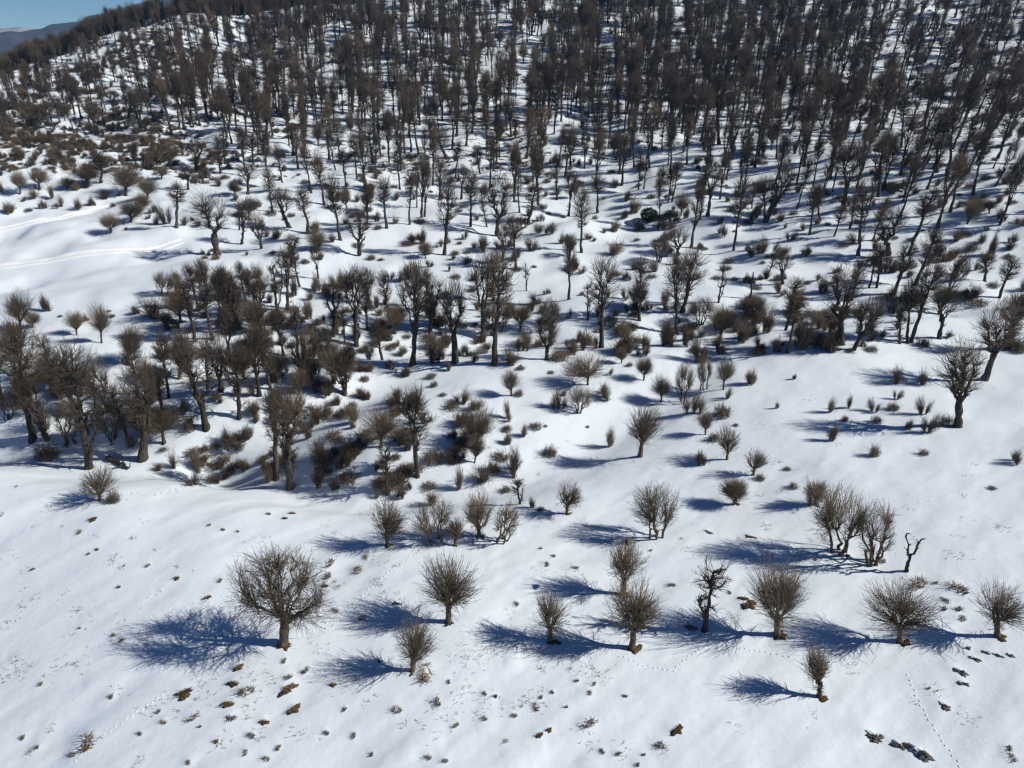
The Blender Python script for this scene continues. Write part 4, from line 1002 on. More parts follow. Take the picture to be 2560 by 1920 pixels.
    (39.4, 176.9, 'C', 10.9, 3.2, 0.08, 0, 'tufted tree, third up and right of the dark evergreen bush'),
    (-40.7, 147.1, 'P', 5.2, 5.1, 0.01, 0, 'small pollard, left of the clearing left of centre'),
    (-6.0, 168.5, 'K', 10.6, 3.1, -0.11, 0, 'stubby tree, left of the fallen grey tree'),
    (177.1, 318.0, 'C', 14.5, 5.6, 0.22, 0, 'tufted tree, second right of the long fallen trunk'),
    (19.6, 82.9, 'P', 4.3, 3.0, -0.07, 0, 'small pollard, above the ragged dark bush tree'),
    (-13.6, 192.3, 'B', 9.5, 4.2, 0.08, 0, 'broom crowned tree, nearest up and left of the fallen grey tree'),
    (-77.9, 221.4, 'C', 9.4, 5.3, 0.01, 0, 'tufted tree, second above the big round headed tree'),
    (-44.7, 195.5, 'C', 10.3, 3.9, 0.02, 0, 'tufted tree, second above the clearing left of centre'),
    (145.2, 277.0, 'C', 16.8, 3.9, -0.01, 0, 'tufted tree, down and right of the long fallen trunk'),
    (-95.3, 187.8, 'P', 6.2, 6.1, 0.26, 0, 'small pollard leaning right, second up and right of the lone fan shaped tree'),
    (-15.2, 118.9, 'C', 7.6, 2.3, 0.05, 0, 'tufted tree, down and right of the clearing left of centre'),
    (25.6, 85.0, 'M', 5.1, 2.5, -0.08, 0, 'many stemmed tree, second up and right of the ragged dark bush tree'),
    (-26.5, 104.2, 'K', 7.4, 2.2, 0.02, 0, 'stubby tree, below the clearing left of centre'),
    (-130.6, 191.6, 'P', 6.9, 5.3, 0.25, 0, 'small pollard leaning right, right of the left edge upper quarter'),
    (-0.1, 83.1, 'P', 4.0, 3.0, -0.08, 0, 'small pollard, down and right of the tallest gully edge tree'),
    (61.6, 117.4, 'C', 7.4, 2.4, 0.05, 0, 'tufted tree, nearest above the sharply bent tree'),
    (-61.9, 120.8, 'M', 4.5, 4.2, 0.21, 0, 'small many stemmed tree, down and left of the big round headed tree'),
    (-37.3, 131.9, 'B', 7.7, 2.5, -0.03, 0, 'broom crowned tree, down and left of the clearing left of centre'),
    (38.6, 177.6, 'C', 9.4, 3.2, 0.03, 0, 'tufted tree, second up and right of the dark evergreen bush'),
    (-137.7, 262.0, 'B', 9.2, 6.1, 0.1, 0, 'small broom crowned tree, second above the lone fan shaped tree'),
    (-24.1, 230.8, 'B', 10.3, 4.5, -0.05, 0, 'broom crowned tree, second down and right of the far forest left centre'),
    (-4.3, 69.1, 'P', 4.0, 2.3, 0.09, 0, 'small pollard, up and left of the umbrella shaped tree'),
    (-45.4, 143.5, 'V', 5.0, 4.6, 0.14, 0, 'small forked tree, left of the clearing left of centre'),
    (37.4, 184.3, 'C', 8.6, 3.7, -0.02, 0, 'tufted tree, nearest up and right of the dark evergreen bush'),
    (18.0, 87.6, 'P', 3.9, 3.0, -0.08, 0, 'small pollard, right of the widest rounded bush tree'),
    (33.7, 192.7, 'C', 11.0, 3.0, -0.04, 0, 'tufted tree, second above the dark evergreen bush'),
    (176.9, 358.9, 'C', 14.5, 5.5, 0.0, 0, 'tufted tree, above the long fallen trunk'),
    (131.0, 296.6, 'C', 13.8, 4.4, -0.1, 0, 'tufted tree, nearest left of the long fallen trunk'),
    (-68.7, 104.1, 'P', 4.4, 3.2, 0.07, 0, 'small pollard, right of the middle of the left edge'),
    (47.5, 127.7, 'C', 7.4, 2.2, 0.13, 0, 'tufted tree, nearest up and right of the broken pointed trunk'),
    (-40.6, 250.4, 'B', 9.9, 4.8, 0.08, 0, 'broom crowned tree, nearest down and right of the far forest left centre'),
    (70.8, 147.9, 'C', 7.3, 2.9, -0.0, 0, 'tufted tree, nearest down and left of the broken log'),
    (-131.1, 257.4, 'B', 8.1, 6.0, 0.1, 0, 'small broom crowned tree, nearest above the lone fan shaped tree'),
    (-9.3, 212.6, 'B', 8.8, 4.2, -0.08, 0, 'broom crowned tree, second up and left of the fallen grey tree'),
    (-121.6, 281.2, 'C', 10.9, 5.1, -0.12, 0, 'tufted tree, down and left of the top edge quarter mark'),
    (-148.2, 242.7, 'C', 8.6, 4.9, -0.13, 0, 'small tufted tree, up and right of the left edge upper quarter'),
    (66.3, 144.7, 'C', 6.5, 3.0, 0.15, 0, 'tufted tree, third down and left of the broken log'),
    (-87.3, 195.1, 'B', 6.8, 4.5, 0.14, 0, 'small broom crowned tree, up and left of the big round headed tree'),
    (22.3, 237.5, 'C', 8.9, 4.6, 0.04, 0, 'small tufted tree, left of the far forest right centre'),
    (-62.6, 162.2, 'K', 8.1, 2.9, 0.17, 0, 'stubby tree, up and right of the big round headed tree'),
    (-5.3, 213.3, 'C', 9.8, 3.6, -0.04, 0, 'tufted tree, up and left of the fallen grey tree'),
    (-67.4, 228.4, 'C', 9.6, 4.0, -0.02, 0, 'tufted tree, down and left of the far forest left centre'),
    (-24.4, 183.9, 'C', 9.9, 2.7, -0.0, 0, 'tufted tree, third up and right of the clearing left of centre'),
    (-82.8, 227.0, 'B', 7.8, 4.6, 0.08, 0, 'small broom crowned tree, above the big round headed tree'),
    (-91.7, 175.9, 'P', 4.8, 5.1, 0.32, 0, 'small pollard leaning right, nearest up and right of the lone fan shaped tree'),
    (12.1, 145.0, 'V', 4.7, 4.0, 0.03, 0, 'small forked tree, down and right of the fallen grey tree'),
    (-57.3, 125.0, 'P', 4.4, 3.4, 0.09, 0, 'small pollard, down and left of the big round headed tree'),
    (35.0, 192.0, 'C', 8.1, 3.2, 0.1, 0, 'tufted tree, nearest above the dark evergreen bush'),
    (-18.1, 145.5, 'P', 4.1, 4.0, -0.02, 0, 'small pollard, right of the clearing left of centre'),
    (22.7, 72.4, 'P', 3.1, 2.2, -0.09, 0, 'small pollard, right of the ragged dark bush tree'),
    (-64.5, 230.1, 'C', 8.9, 3.8, 0.07, 0, 'small tufted tree, down and left of the far forest left centre'),
    (-63.7, 172.0, 'P', 5.5, 4.0, 0.16, 0, 'small pollard, up and right of the big round headed tree'),
    (-98.3, 211.6, 'B', 5.5, 5.3, 0.17, 0, 'small broom crowned tree, up and right of the lone fan shaped tree'),
    (-77.8, 107.6, 'P', 3.0, 3.5, 0.3, 0, 'small pollard leaning right, right of the middle of the left edge'),
]
def unpack(text):
    # type letter, then x, y, height, width in decimetres and lean in hundredths
    out = []
    for q in text.split(';'):
        n = [int(c) for c in q[1:].split(',')]
        out.append((n[0] / 10, n[1] / 10, q[0], n[2] / 10, n[3] / 10) + tuple(c / 100 for c in n[4:]))
    return out
def say(label):
    # spell out a place in the photo
    if label and '@' in label:
        a, b = label.split('@'); x, y = b.split(',')
        return '%s%s percent across and %s percent down the photo' % (a, x, y)
    return label
FOREST = unpack(
    'C-2047,2952,100,21,-8;P1177,3635,91,60,10;P205,4342,88,41,9;C-614,2956,167,44,3;B-318,4307,134,40,3;C2177,3579,135,43,25;V278,2410,173,55,-4;B-558,225'
    '2,170,51,4;B-1118,2456,196,51,-3;B-391,3156,156,53,-6;P923,1437,55,40,11;B783,2557,164,48,4;C139,2718,197,41,4;C-161,2064,108,36,8;B674,3576,146,34,5;'
    'V-48,3044,187,62,0;C319,3082,139,35,5;C973,4349,166,36,7;C702,3478,202,66,-4;B-79,2336,143,40,-5;C611,3950,172,54,4;C-256,2162,122,27,4;C463,4156,174,'
    '58,1;C574,2266,197,59,6;C-1196,3712,123,27,9;B731,4559,168,48,6;B1244,3166,191,58,3;B-326,2662,153,50,-3;B97,3040,164,41,-1;C431,1980,162,46,1;B379,38'
    '10,151,39,5;P166,1913,60,28,5;C-956,3110,138,39,-2;B120,1906,129,38,3;P-1020,2627,98,65,-6;V-456,3484,146,34,7;P541,2011,52,30,-3;B-654,2879,132,33,-1'
    ';B-1984,2946,118,30,2;B349,2700,134,37,3;B-1594,3383,86,29,1;C2103,3908,175,46,4;C8,3142,198,50,-8;B137,3103,131,36,0;C-706,2354,152,32,4;B-792,3786,1'
    '95,41,-3;P1630,4174,102,55,6;C599,4212,134,33,0;C1381,3481,194,40,7;C51,2375,144,47,3;C-16,2816,167,52,2;P2076,3190,100,50,2;C-873,3537,176,47,6;B-104'
    '6,3292,182,41,-13;C904,3341,138,43,1;B290,3418,192,58,-3;P-550,2554,88,44,7;C-1056,4090,186,42,-10;C-1472,3232,70,17,-7;V607,3257,186,56,2;B183,2781,1'
    '92,47,2;C-785,2865,137,32,8;B-1231,3243,112,35,2;C-1785,2820,117,26,12;C163,3380,149,33,10;B908,3705,178,43,-3;C63,2697,186,56,2;V858,3204,150,46,2;B-'
    '768,2564,141,34,5;C965,2879,193,63,4;C428,2280,197,47,1;B-2018,3380,92,27,-5;B-1844,3488,89,26,4;C138,4080,192,59,0;C-1604,2389,100,32,-6;P962,3974,10'
    '2,64,4;C888,2956,173,55,2;C-1173,3761,185,59,1;B290,3880,172,41,-3;C670,4300,201,41,0;V980,4226,199,48,6;C625,3369,135,43,5;P-782,3946,101,68,5;B-387,'
    '1927,161,49,2;C-484,2662,170,52,1;B-1777,3204,76,16,6;C-1489,3558,114,29,3;B90,2151,143,43,-2;C628,3152,135,43,-3;C903,1661,139,32,7;B752,1696,110,24,'
    '3;B-501,3383,196,46,1;C-558,4265,178,46,6;B1961,3726,142,48,8;B-1534,3768,159,41,-10;C766,3086,138,32,-2;B-916,4114,168,53,8;C294,2784,132,44,-2;B19,1'
    '756,116,28,2;C1143,2308,198,61,6;C1945,3033,183,57,11;B336,2354,138,30,-7;B1733,3824,171,45,13;B-654,4069,195,65,5;C-1770,2546,125,38,-14;P-59,3730,83'
    ',58,8;B-649,3341,166,37,1;B-1204,4055,130,39,4;C1433,3383,153,31,11;B1032,1654,142,34,20;B1799,3030,144,30,14;B-893,2372,142,46,0;C1406,3579,166,51,20'
    ';C9,1983,138,29,3;V-1560,3537,84,23,2;B1324,2420,175,52,8;B644,1790,136,36,6;C992,4450,188,38,2;B-1714,3110,68,16,-2;C1442,3954,149,40,10;V1618,3138,1'
    '52,42,1;C133,2802,157,36,-1;B-1247,3747,137,41,1;C113,3957,150,48,9;B1640,2382,154,44,11;C387,3201,138,34,8;B-1148,4216,135,36,5;B1723,3481,154,51,2;B'
    '95,3887,199,56,2;B1148,1616,146,36,12;C-1668,3254,92,21,-6;V-521,4500,174,58,-5;V-1882,3565,79,25,1;C1278,2848,188,51,10;C-1660,2882,90,31,-4;B1145,40'
    '90,187,49,3;B784,3548,200,57,3;C-1208,2998,175,46,3;C716,4062,159,39,4;B1667,3145,196,55,14;B532,3282,148,42,2;P964,1892,68,35,18;C656,3436,178,55,12;'
    'V187,3733,177,57,3;B-382,2655,187,45,0;B1087,1720,156,36,12;V-742,3568,155,56,2;B267,4244,158,48,4;C984,3764,179,41,5;B489,3166,162,48,8;C-280,4188,18'
    '0,49,-1;B-506,3691,145,36,-3;P-747,2238,67,48,0;C99,3278,144,47,7;B-856,2756,149,50,-7;B1043,1566,110,25,14;C1358,4013,165,48,0;C488,2056,136,35,-4;C8'
    '49,1952,155,52,10;C574,2204,191,58,1;B1252,2862,199,51,10;B72,2834,154,34,-3;B-779,3376,138,30,2;B1606,3758,177,58,10;B2363,3596,149,45,15;B569,3554,1'
    '72,35,0;C-315,3582,201,47,3;B-1510,3866,155,47,-1;B327,4692,133,39,0;B1670,2764,160,46,5;P309,3313,78,34,10;C1774,2736,167,51,4;C2028,3030,203,67,3;B7'
    '95,1836,137,32,2;C619,3688,138,37,9;C701,4524,189,48,3;B-1328,2882,84,20,-7;C2554,3982,190,48,11;C1401,4430,200,57,3;B-2097,3089,110,26,-4;C578,2893,1'
    '81,57,5;P1295,3866,100,63,13;V1120,2890,138,44,5;C1663,2893,187,63,13;C251,2781,196,62,-6;B1576,2714,194,59,8;B672,4192,193,47,-3;B446,3348,150,50,6;B'
    '1771,4262,195,40,15;V1427,3530,164,56,8;P-1806,3138,34,18,-12;C1810,4062,192,49,7;C-1560,3926,127,29,7;B1397,2862,144,48,9;B935,4006,146,35,-6;C-455,2'
    '466,201,65,6;C-607,2494,141,38,2;B-1226,2921,150,47,10;B-1243,2718,119,36,5;B-1657,2974,117,39,-5;B1062,2988,150,45,0;V-875,2704,152,39,14;C1638,2984,'
    '171,36,10;V458,4076,172,46,2;B-914,2826,163,35,8;C-1485,3901,143,32,-6;B1407,3422,158,41,1;C1034,2431,144,46,6;C795,2078,151,50,14;B558,2074,132,42,6;'
    'C84,3982,163,53,10;C2320,3702,132,42,6;C637,4237,148,43,2;B744,4524,154,49,0;C-335,3876,155,48,5;P1923,2868,74,35,11;B-1605,3464,117,34,-5;C-161,3988,'
    '190,52,-7;C-756,3982,151,38,-4;B-500,4657,131,32,-1;B-678,3418,165,52,2;B-694,3870,194,51,5;C-855,2190,115,32,5;C436,2053,127,28,-2;C-57,2648,168,54,2'
    ';B40,4444,150,48,-2;B-1025,2795,185,59,4;V1847,3285,148,44,6;B-930,2438,183,54,3;B303,2732,168,34,7;B672,2462,184,53,-4;B-736,3352,182,46,3;P-992,2624'
    ',83,53,7;B560,2644,163,53,-6;C728,1752,133,31,0;C-994,2798,184,42,5;B826,3593,174,53,2;V-62,4657,134,43,-5;C-1226,2473,125,34,-8;P-603,3988,87,39,-6;B'
    '825,4279,197,54,16;B237,4496,173,58,-4;B1066,3366,132,36,4;P-1722,2540,47,34,1;B-1200,3999,175,47,-1;B-1819,2725,100,21,-7;P1456,4279,96,52,-1;C-564,4'
    '062,195,66,5;B-346,2512,178,60,6;B-1111,3929,184,40,11;C-1070,4384,189,55,5;P402,1696,60,43,3;P1157,2722,89,54,1;C1256,4216,196,53,2;P-1765,2753,62,43'
    ',0;C-1801,3016,116,34,2;V-71,4240,173,62,2;B-81,3834,198,44,13;B454,2736,136,32,-2;B-221,3162,139,37,12;B480,4010,201,55,-12;C1198,2998,189,41,-6;B101'
    '5,2560,152,36,10;B-520,2158,131,28,-3;C1081,2666,165,40,13;B1091,2767,146,41,12;C-956,3943,178,59,5;C-186,2512,180,59,5;C-973,3768,166,36,8;B-1995,341'
    '4,92,28,-3;C1516,4202,170,38,12;C109,4720,140,30,10;B-973,3061,204,52,5;C-747,3940,168,50,2;C-658,4013,198,41,7;B534,4293,184,60,3;C1301,3932,158,35,6'
    ';V2108,3418,146,42,11;C-347,4083,172,49,9;B1683,3316,166,50,12;V944,3901,192,64,3;V-735,4153,182,62,7;C477,2942,143,41,-2;B392,2137,158,53,4;B-773,311'
    '4,200,49,8;P1254,2522,77,42,9;C67,1836,149,48,-7;C1304,3520,136,38,6;B-198,2820,145,37,-8;C939,2914,196,54,6;B-262,2529,148,36,-11;P-251,3530,84,52,7;'
    'C885,4360,187,40,5;P-159,3152,87,39,-2;B696,3772,147,37,1;B1393,3600,136,29,8;C885,1941,193,39,15;C594,2448,145,39,5;B1018,2774,160,35,6;C-530,1910,15'
    '3,37,-1;V270,3786,174,47,-1;B920,1605,125,38,11;B1082,1976,188,45,15;C300,2820,131,44,2;B1038,1431,107,33,13;C223,3775,148,40,6;V1199,3740,160,45,5;P4'
    '13,4300,77,45,17;B850,3894,199,58,5;C-421,3400,185,43,-4;C-1725,2876,97,32,-1;C89,2480,179,52,-3;B1931,3576,159,47,7;C1209,1913,189,61,15;V1607,3912,1'
    '33,43,7;B1262,3418,187,57,10;B467,3012,201,61,6;B1327,2634,135,31,10;B2194,3418,190,48,6;C510,2627,198,63,5;C1477,3614,176,37,13;C1492,3988,134,32,5;B'
    '-1632,3366,112,35,-9;B-1407,2770,85,17,-3;B-1690,3446,100,34,-5;C839,2826,200,53,-5;C172,4195,164,51,-6;B560,1794,130,30,6;B-730,3694,198,67,-1;V2338,'
    '3873,198,55,16;V78,4234,147,55,-5;B-562,3526,152,36,3;B968,3520,143,46,-1;B-1454,3310,107,33,1;V348,4380,192,50,-5;B1137,3834,194,51,6;P-546,3061,80,4'
    '8,6;B-85,3313,179,49,2;B-1580,2770,90,29,0;C-145,2834,171,58,-8;C1171,1692,157,44,9;B-1849,3092,64,17,0;B-487,3274,152,52,-1;B2148,3156,163,48,3;B881,'
    '1860,116,39,9;P51,3488,90,62,0;C-162,2802,199,40,5;C-1931,2984,129,42,-4;V212,2144,120,30,2;B1029,3579,173,46,4;V834,3758,194,75,0;C458,4444,130,39,-2'
    ';B-859,2802,184,59,4;C-1225,3047,139,29,-4;P-633,2424,85,54,8;B1298,3089,151,45,-2;B-720,4748,131,37,5;B-686,2652,138,30,2;C1107,3134,183,57,-2;B1053,'
    '3236,161,46,1;C1019,2697,156,52,-9;B-135,2512,151,46,2;C-390,2078,122,30,9;C-533,3838,149,38,8;B1340,4136,148,36,9;B-376,3229,164,38,4;B1450,3996,136,'
    '42,12;C-1086,3467,192,49,2;B1189,2848,163,35,2;B2031,4024,135,41,12;C972,2176,188,56,8;B1617,4240,155,45,9;B-132,2648,158,52,-7;B-260,3579,189,51,2;C2'
    '37,2816,164,54,6;B350,4489,184,61,4;B-1764,2690,127,31,-5;B-778,2610,147,46,-5;P-1650,3131,44,23,-11;B888,3386,181,44,1;B381,2700,162,51,-6;C703,2218,'
    '131,44,-3;C1914,3166,146,45,9;B612,4013,182,37,0;C1217,2700,156,31,16;C-1503,3806,130,41,-1;B275,4111,172,52,3;C1429,4181,187,51,5;V-592,2820,187,61,5'
    ';B311,2974,142,44,9;B396,4006,155,48,2;V1050,3702,143,48,1;V609,3604,136,50,0;C696,2442,149,32,1;V1085,1773,120,33,3;B-1299,3628,157,42,-3;B485,2977,1'
    '63,51,-1;B1172,4422,181,38,8;B581,4128,143,48,0;C-1833,3026,122,39,-2;B-1492,3442,131,27,-4;V1105,2330,162,46,9;C1392,2232,162,42,14;V-723,2613,160,54'
    ',5;B911,3145,139,34,4;B1481,3954,153,52,2;B1043,1798,126,26,-5;C-1729,3926,107,35,-19;P1092,2718,97,57,4;V-328,2162,146,55,1;V587,3730,167,46,2;C-1536'
    ',3628,150,48,-4;C1296,4486,157,53,7;C1199,3036,165,37,8;V178,3688,134,40,1;P1079,2532,74,53,8;B327,3656,180,43,7;C53,3712,172,36,-5;B-1101,4118,204,46'
    ',4;C-1057,2624,172,45,-2;B361,4174,166,39,-1;B1434,4342,196,42,6;P-1605,2490,49,25,-15;C-918,2498,165,54,6;B-146,3408,137,46,4;V4,4612,156,39,12;B1954'
    ',4178,188,61,10;B1015,4402,143,38,-4;C1509,3576,141,30,11;B9,3736,180,43,-2;B524,3789,155,43,-2;C-111,3624,156,36,0;B-371,3614,204,67,-3;P-836,2557,82'
    ',41,5;C-78,4104,155,45,10;B-1128,2806,144,35,4;V-1956,2778,108,35,4;B2229,3708,150,44,4;V1568,3456,167,55,8;C21,4244,146,38,-1;B330,3509,139,42,6;B131'
    '5,3366,148,49,10;C678,1850,115,32,1;C938,3607,174,37,2;C496,4066,178,57,8;B-948,2704,157,35,3;B-1025,3530,184,54,4;B-762,2893,194,41,2;C-903,3618,152,'
    '31,4;B607,3628,183,56,-2;C-1961,3397,105,36,-2;B-2002,3103,55,15,-1;P571,3786,72,53,1;B705,2994,194,60,14;V298,3236,160,60,5;C636,3474,189,47,6;C-183,'
    '4342,205,67,6;P1268,4114,80,58,-1;C1090,2228,159,40,10;B-770,2106,147,30,6;B-253,4209,170,43,14;C1170,2627,146,46,8;C909,3638,158,49,-1;C-59,4580,134,'
    '30,-6;C139,2466,158,39,1;B321,4234,176,43,1;B487,4136,142,34,2;P-1546,3414,55,27,-5;C-1027,3768,190,52,2;C-687,3047,177,59,5;P1636,3551,87,51,5;C369,2'
    '476,189,43,10;C1352,2032,138,46,10;P-568,4426,77,56,3;B566,2490,193,60,-2;B1000,3618,141,28,9;B382,4640,183,41,-4;B-644,4419,158,46,6;C-1527,3355,71,2'
    '1,-4;V-636,2179,129,43,0;B-618,3054,200,48,6;C-1351,2494,111,23,4;B-1604,2956,126,28,-6;V-1392,3730,157,61,-5;C18,4352,199,61,-2;C-1766,3327,80,22,-2;'
    'B1630,3348,152,47,8;V-1720,2966,85,26,0;C-2013,3036,106,22,-9;B230,1969,157,44,4;P1088,2998,102,73,1;B-1619,3656,119,29,-6;B-2080,3456,108,36,-8;C1454'
    ',3184,172,44,2;C1174,4482,160,42,5;B-592,3422,190,46,7;V308,3026,186,59,2;C436,4055,187,62,12;P377,4094,77,42,15;B-1444,3257,145,43,-6;V-939,3512,180,'
    '42,1;C42,3940,142,46,2;V-763,2977,189,54,3;C841,1766,145,34,10;B1400,3660,179,57,10;C-1898,3400,74,22,-7;C1480,4192,160,52,14;V2214,3338,171,60,8;C388'
    ',3554,145,40,-8;C-1430,3806,144,38,-7;B-1878,3054,68,23,-4;C-1142,3782,185,55,10;B-1339,2781,130,32,-7;C-1201,2526,88,26,-1;B-1660,2820,108,30,7;C-142'
    '6,2826,88,20,-5;B1141,4216,197,61,-2;B1269,4016,190,43,9;C1217,3862,137,42,8;C1194,3376,188,55,6;B2009,3568,160,50,10;B945,3414,148,42,12;B-497,4090,1'
    '87,61,-4;C372,3758,184,55,7;C-349,4024,161,44,2;B412,4062,170,57,-1;P-1134,3859,74,43,8;B-1273,2984,152,45,0;C628,2014,112,28,-4;B1479,3772,152,50,6;B'
    '264,4416,183,40,-3;B-1320,2704,89,27,-2;B-1289,4044,138,46,3;C-633,4346,189,64,0;B1610,2414,138,44,3;C451,3198,160,44,-8;B704,3138,160,33,-4;P-948,411'
    '8,85,55,2;B-136,2974,188,60,-2;C2008,3117,135,33,13;C-1925,3590,111,34,6;V622,2092,132,45,-3;B-905,3058,150,36,0;C-732,4226,202,50,-5;B262,3708,152,42'
    ',2;C373,4058,192,40,2;C2058,3002,134,36,19;P175,4044,66,39,10;C2310,3922,150,33,6;B-1116,2676,148,45,1;C-1724,2596,88,22,-6;C-643,3814,186,63,-8;C1335'
    ',4202,156,46,2;V-581,2904,138,47,9;B874,4244,200,43,1;B910,1927,149,32,13;B1846,3628,197,48,13;C1218,2294,181,41,7;C1752,4198,153,40,4;V-460,2578,159,'
    '53,4;B777,3002,185,46,3;C1218,4184,153,36,-1;C-1060,3954,175,52,5;V-1733,3204,69,16,-8;B-852,3904,203,52,0;B602,4570,179,40,4;B1172,3005,149,46,3;P-37'
    '0,1812,59,42,9;B-1016,4052,198,55,5;B-443,4083,177,54,0;B-1604,3537,83,19,-3;B671,4356,185,38,0;C1504,3824,172,44,8;B988,2480,189,62,1;B1116,4314,174,'
    '52,-2;C887,2224,191,42,4;B-586,3124,182,47,5;B202,3862,196,42,8;C1732,4290,130,35,0;C-1033,3656,204,58,5;C339,4160,185,43,4;P37,3992,93,52,1;B-1837,33'
    '62,104,32,-9;B152,2084,127,43,4;C1540,2774,190,63,18;V-205,2942,191,54,-5;C1914,3842,161,35,4;B-1384,2886,88,21,0;V-484,3600,130,50,4;C-638,2018,110,3'
    '4,-5;B136,2162,119,25,12;B-978,3638,166,50,-3;B1292,4286,133,41,0;P344,4094,68,50,1;P316,2302,77,49,0;V-135,3712,179,64,4;P-146,3838,66,33,8;B699,1784'
    ',154,37,1;V832,3334,134,34,1;C378,3638,187,63,-2;B-1384,3190,145,30,-4;C301,1990,146,46,4;C-1543,3264,83,19,-9;C570,3386,152,44,0;C1652,4254,132,36,6;'
    'V604,4262,146,49,4;C781,3474,200,51,0;V-1355,2431,126,32,4;C-1014,2742,172,35,8;C-277,3722,156,33,4;C-86,2582,200,56,-2;B1073,3408,187,41,9;B402,4366,'
    '139,40,6;V66,1955,155,48,1;P1662,4146,65,36,-8;C760,3873,138,46,-4;C1022,1392,111,32,14;C-269,2886,147,38,0;B-1599,3103,96,27,-4;C-1662,3075,70,21,-4;'
    'C1710,4072,199,60,9;B-1346,3428,155,50,8;B585,3148,180,45,3;B806,4552,174,58,3;C-861,2504,186,51,-3;C675,4100,180,41,3;C1056,2844,145,36,-1;B104,2792,'
    '197,42,-4;V1393,2347,154,40,9;C1539,3582,203,64,4;C-397,4024,178,60,8;C750,3936,190,45,-2;P-778,4472,85,44,-3;B2004,3436,198,42,12;C1676,3968,141,47,9'
    ';C2225,3400,171,49,8;C-174,3540,184,41,-3;B1501,2994,204,51,10;B-844,3792,174,50,7;B-1084,4076,181,58,7;C-1184,2834,204,58,2;P-732,2932,73,52,9;C-1477'
    ',3187,98,21,-9;V2497,4044,134,47,7;C407,2484,171,38,0;V-2054,3274,56,19,-2;C1789,2806,137,28,18;P-87,4318,68,34,2;C817,3722,139,42,2;V-494,2410,143,42'
    ',7;C1724,2974,155,39,12;C-954,3425,168,41,9;B483,2504,201,68,2;C1083,1650,111,22,17;C-1156,4286,166,39,4;C-1526,2816,95,29,-2;V672,3166,190,57,5;C-161'
    ',4594,130,35,8;C-827,3411,138,41,2;B829,2004,144,31,6;B1693,4024,156,36,14;V-1227,2694,129,39,-1;B-528,2641,135,43,11;C1041,3106,153,38,-1;B540,3530,1'
    '51,38,-4;B1522,3876,201,52,9;B-1071,3236,162,39,0;B612,2728,178,44,-2;C1236,3572,178,52,5;C-1211,3488,115,24,3;V-496,4282,152,55,1;C-1155,3901,191,57,'
    '6;V1209,2560,144,37,6;B422,2711,169,50,9;C1602,3414,175,38,9;B1354,3369,140,41,1;B-183,3782,150,43,-1;B1456,4254,175,56,6;P-422,1829,58,40,-8;B767,325'
    '7,191,38,5;B-1789,3968,91,27,-2;C2516,3985,147,40,10;C1073,3576,162,54,2;C730,2756,136,36,12;B768,4258,140,36,5;C-1113,2616,148,40,4;B-182,3652,155,39'
    ',2;B-882,4125,195,62,-4;C1362,3792,191,52,10;B-332,2865,156,47,6;P759,3628,87,47,1;V-1340,3285,133,50,2;B1394,4034,136,37,4;B1115,3694,147,32,0;B656,2'
    '228,166,55,-2;B-1172,4016,178,56,5;B-1134,3296,129,26,3;C826,4170,145,42,-3;C-792,2312,153,44,4;B-452,3033,141,44,-3;C213,2756,196,46,3;B-1380,3554,16'
    '3,36,3;P1796,2571,88,64,7;B-15,4258,161,49,-2;V-723,3772,199,63,-3;B-947,4195,169,39,7;B570,1934,106,29,8;P-834,4090,99,59,-2;C701,3089,151,35,-2;C-33'
    '0,3708,199,49,2;B-7,3047,149,32,2;B-768,2764,199,53,-1;C2237,3572,148,47,2;C-204,3730,141,38,4;C559,4184,130,29,-2;B72,3768,153,46,1;B1084,3999,189,55'
    ',5;P-1503,2557,48,36,-11;C1203,3215,184,38,-1;B-540,3394,132,42,4;V471,4220,133,38,3;P839,4524,95,47,1;B1972,3320,186,50,15;B1555,3310,160,35,-1;P926,'
    '3492,89,55,9;B-526,3926,164,48,5;B369,3530,191,59,8;B102,2644,194,60,10;C-1436,3596,159,46,3;P2053,3803,97,62,4;B1230,4419,148,43,6;C-292,3240,147,48,'
    '5;C591,2602,134,40,4;V1271,2988,151,57,6;C-1448,2536,130,41,0;B-501,2788,179,43,11;V-974,3299,188,59,7;B-1811,3355,78,26,-9;C798,3590,139,31,-2;C5,413'
    '9,145,46,2;B-1733,2428,94,22,2;B-1697,2613,84,20,-10;V1892,4220,170,63,10;P764,2182,92,52,2;B644,4188,182,52,-2;B1171,2585,168,50,2;V-947,4030,136,52,'
    '-1;B-1878,3596,98,26,2;C-466,4419,186,55,13;B31,4486,152,40,2;B-244,3229,160,51,4;C-710,3565,142,35,3;B1677,2364,183,49,17;V812,1706,152,37,3;C798,297'
    '7,149,38,5;B211,4696,171,45,-4;C810,3330,130,30,11;C513,3516,196,61,-2;B-1272,3250,160,54,7;P-43,2480,67,49,6;B-246,3736,202,67,-2;C-2016,3460,108,29,'
    '-6;C-1761,2823,116,29,0;B-1073,2658,205,52,1;P1130,4100,71,32,10;B-101,2718,169,54,2;C384,2368,200,42,0;V1965,3442,150,38,12;B1154,3292,192,64,0;B-330'
    ',2274,180,45,5;B-191,2358,169,49,8;B-2002,3194,73,20,1;B-604,3558,188,54,2;P1265,1864,69,31,11;C-1432,2448,85,25,-13;V-171,4282,156,40,-2;B743,3254,16'
    '5,41,-3;V723,2851,198,64,8;B-1140,3586,194,59,-4;B1004,3484,146,46,-1;V642,2718,183,46,6;B697,4100,170,38,-2;C-665,2392,138,29,4;B312,3173,170,48,2;C-'
    '1208,3638,168,56,2;C687,3726,200,64,6;C-1737,3050,69,18,-13;C-1293,3960,172,44,2;C1354,4454,145,31,10;C-271,3992,191,47,8;B-1201,4300,188,42,-6;B-431,'
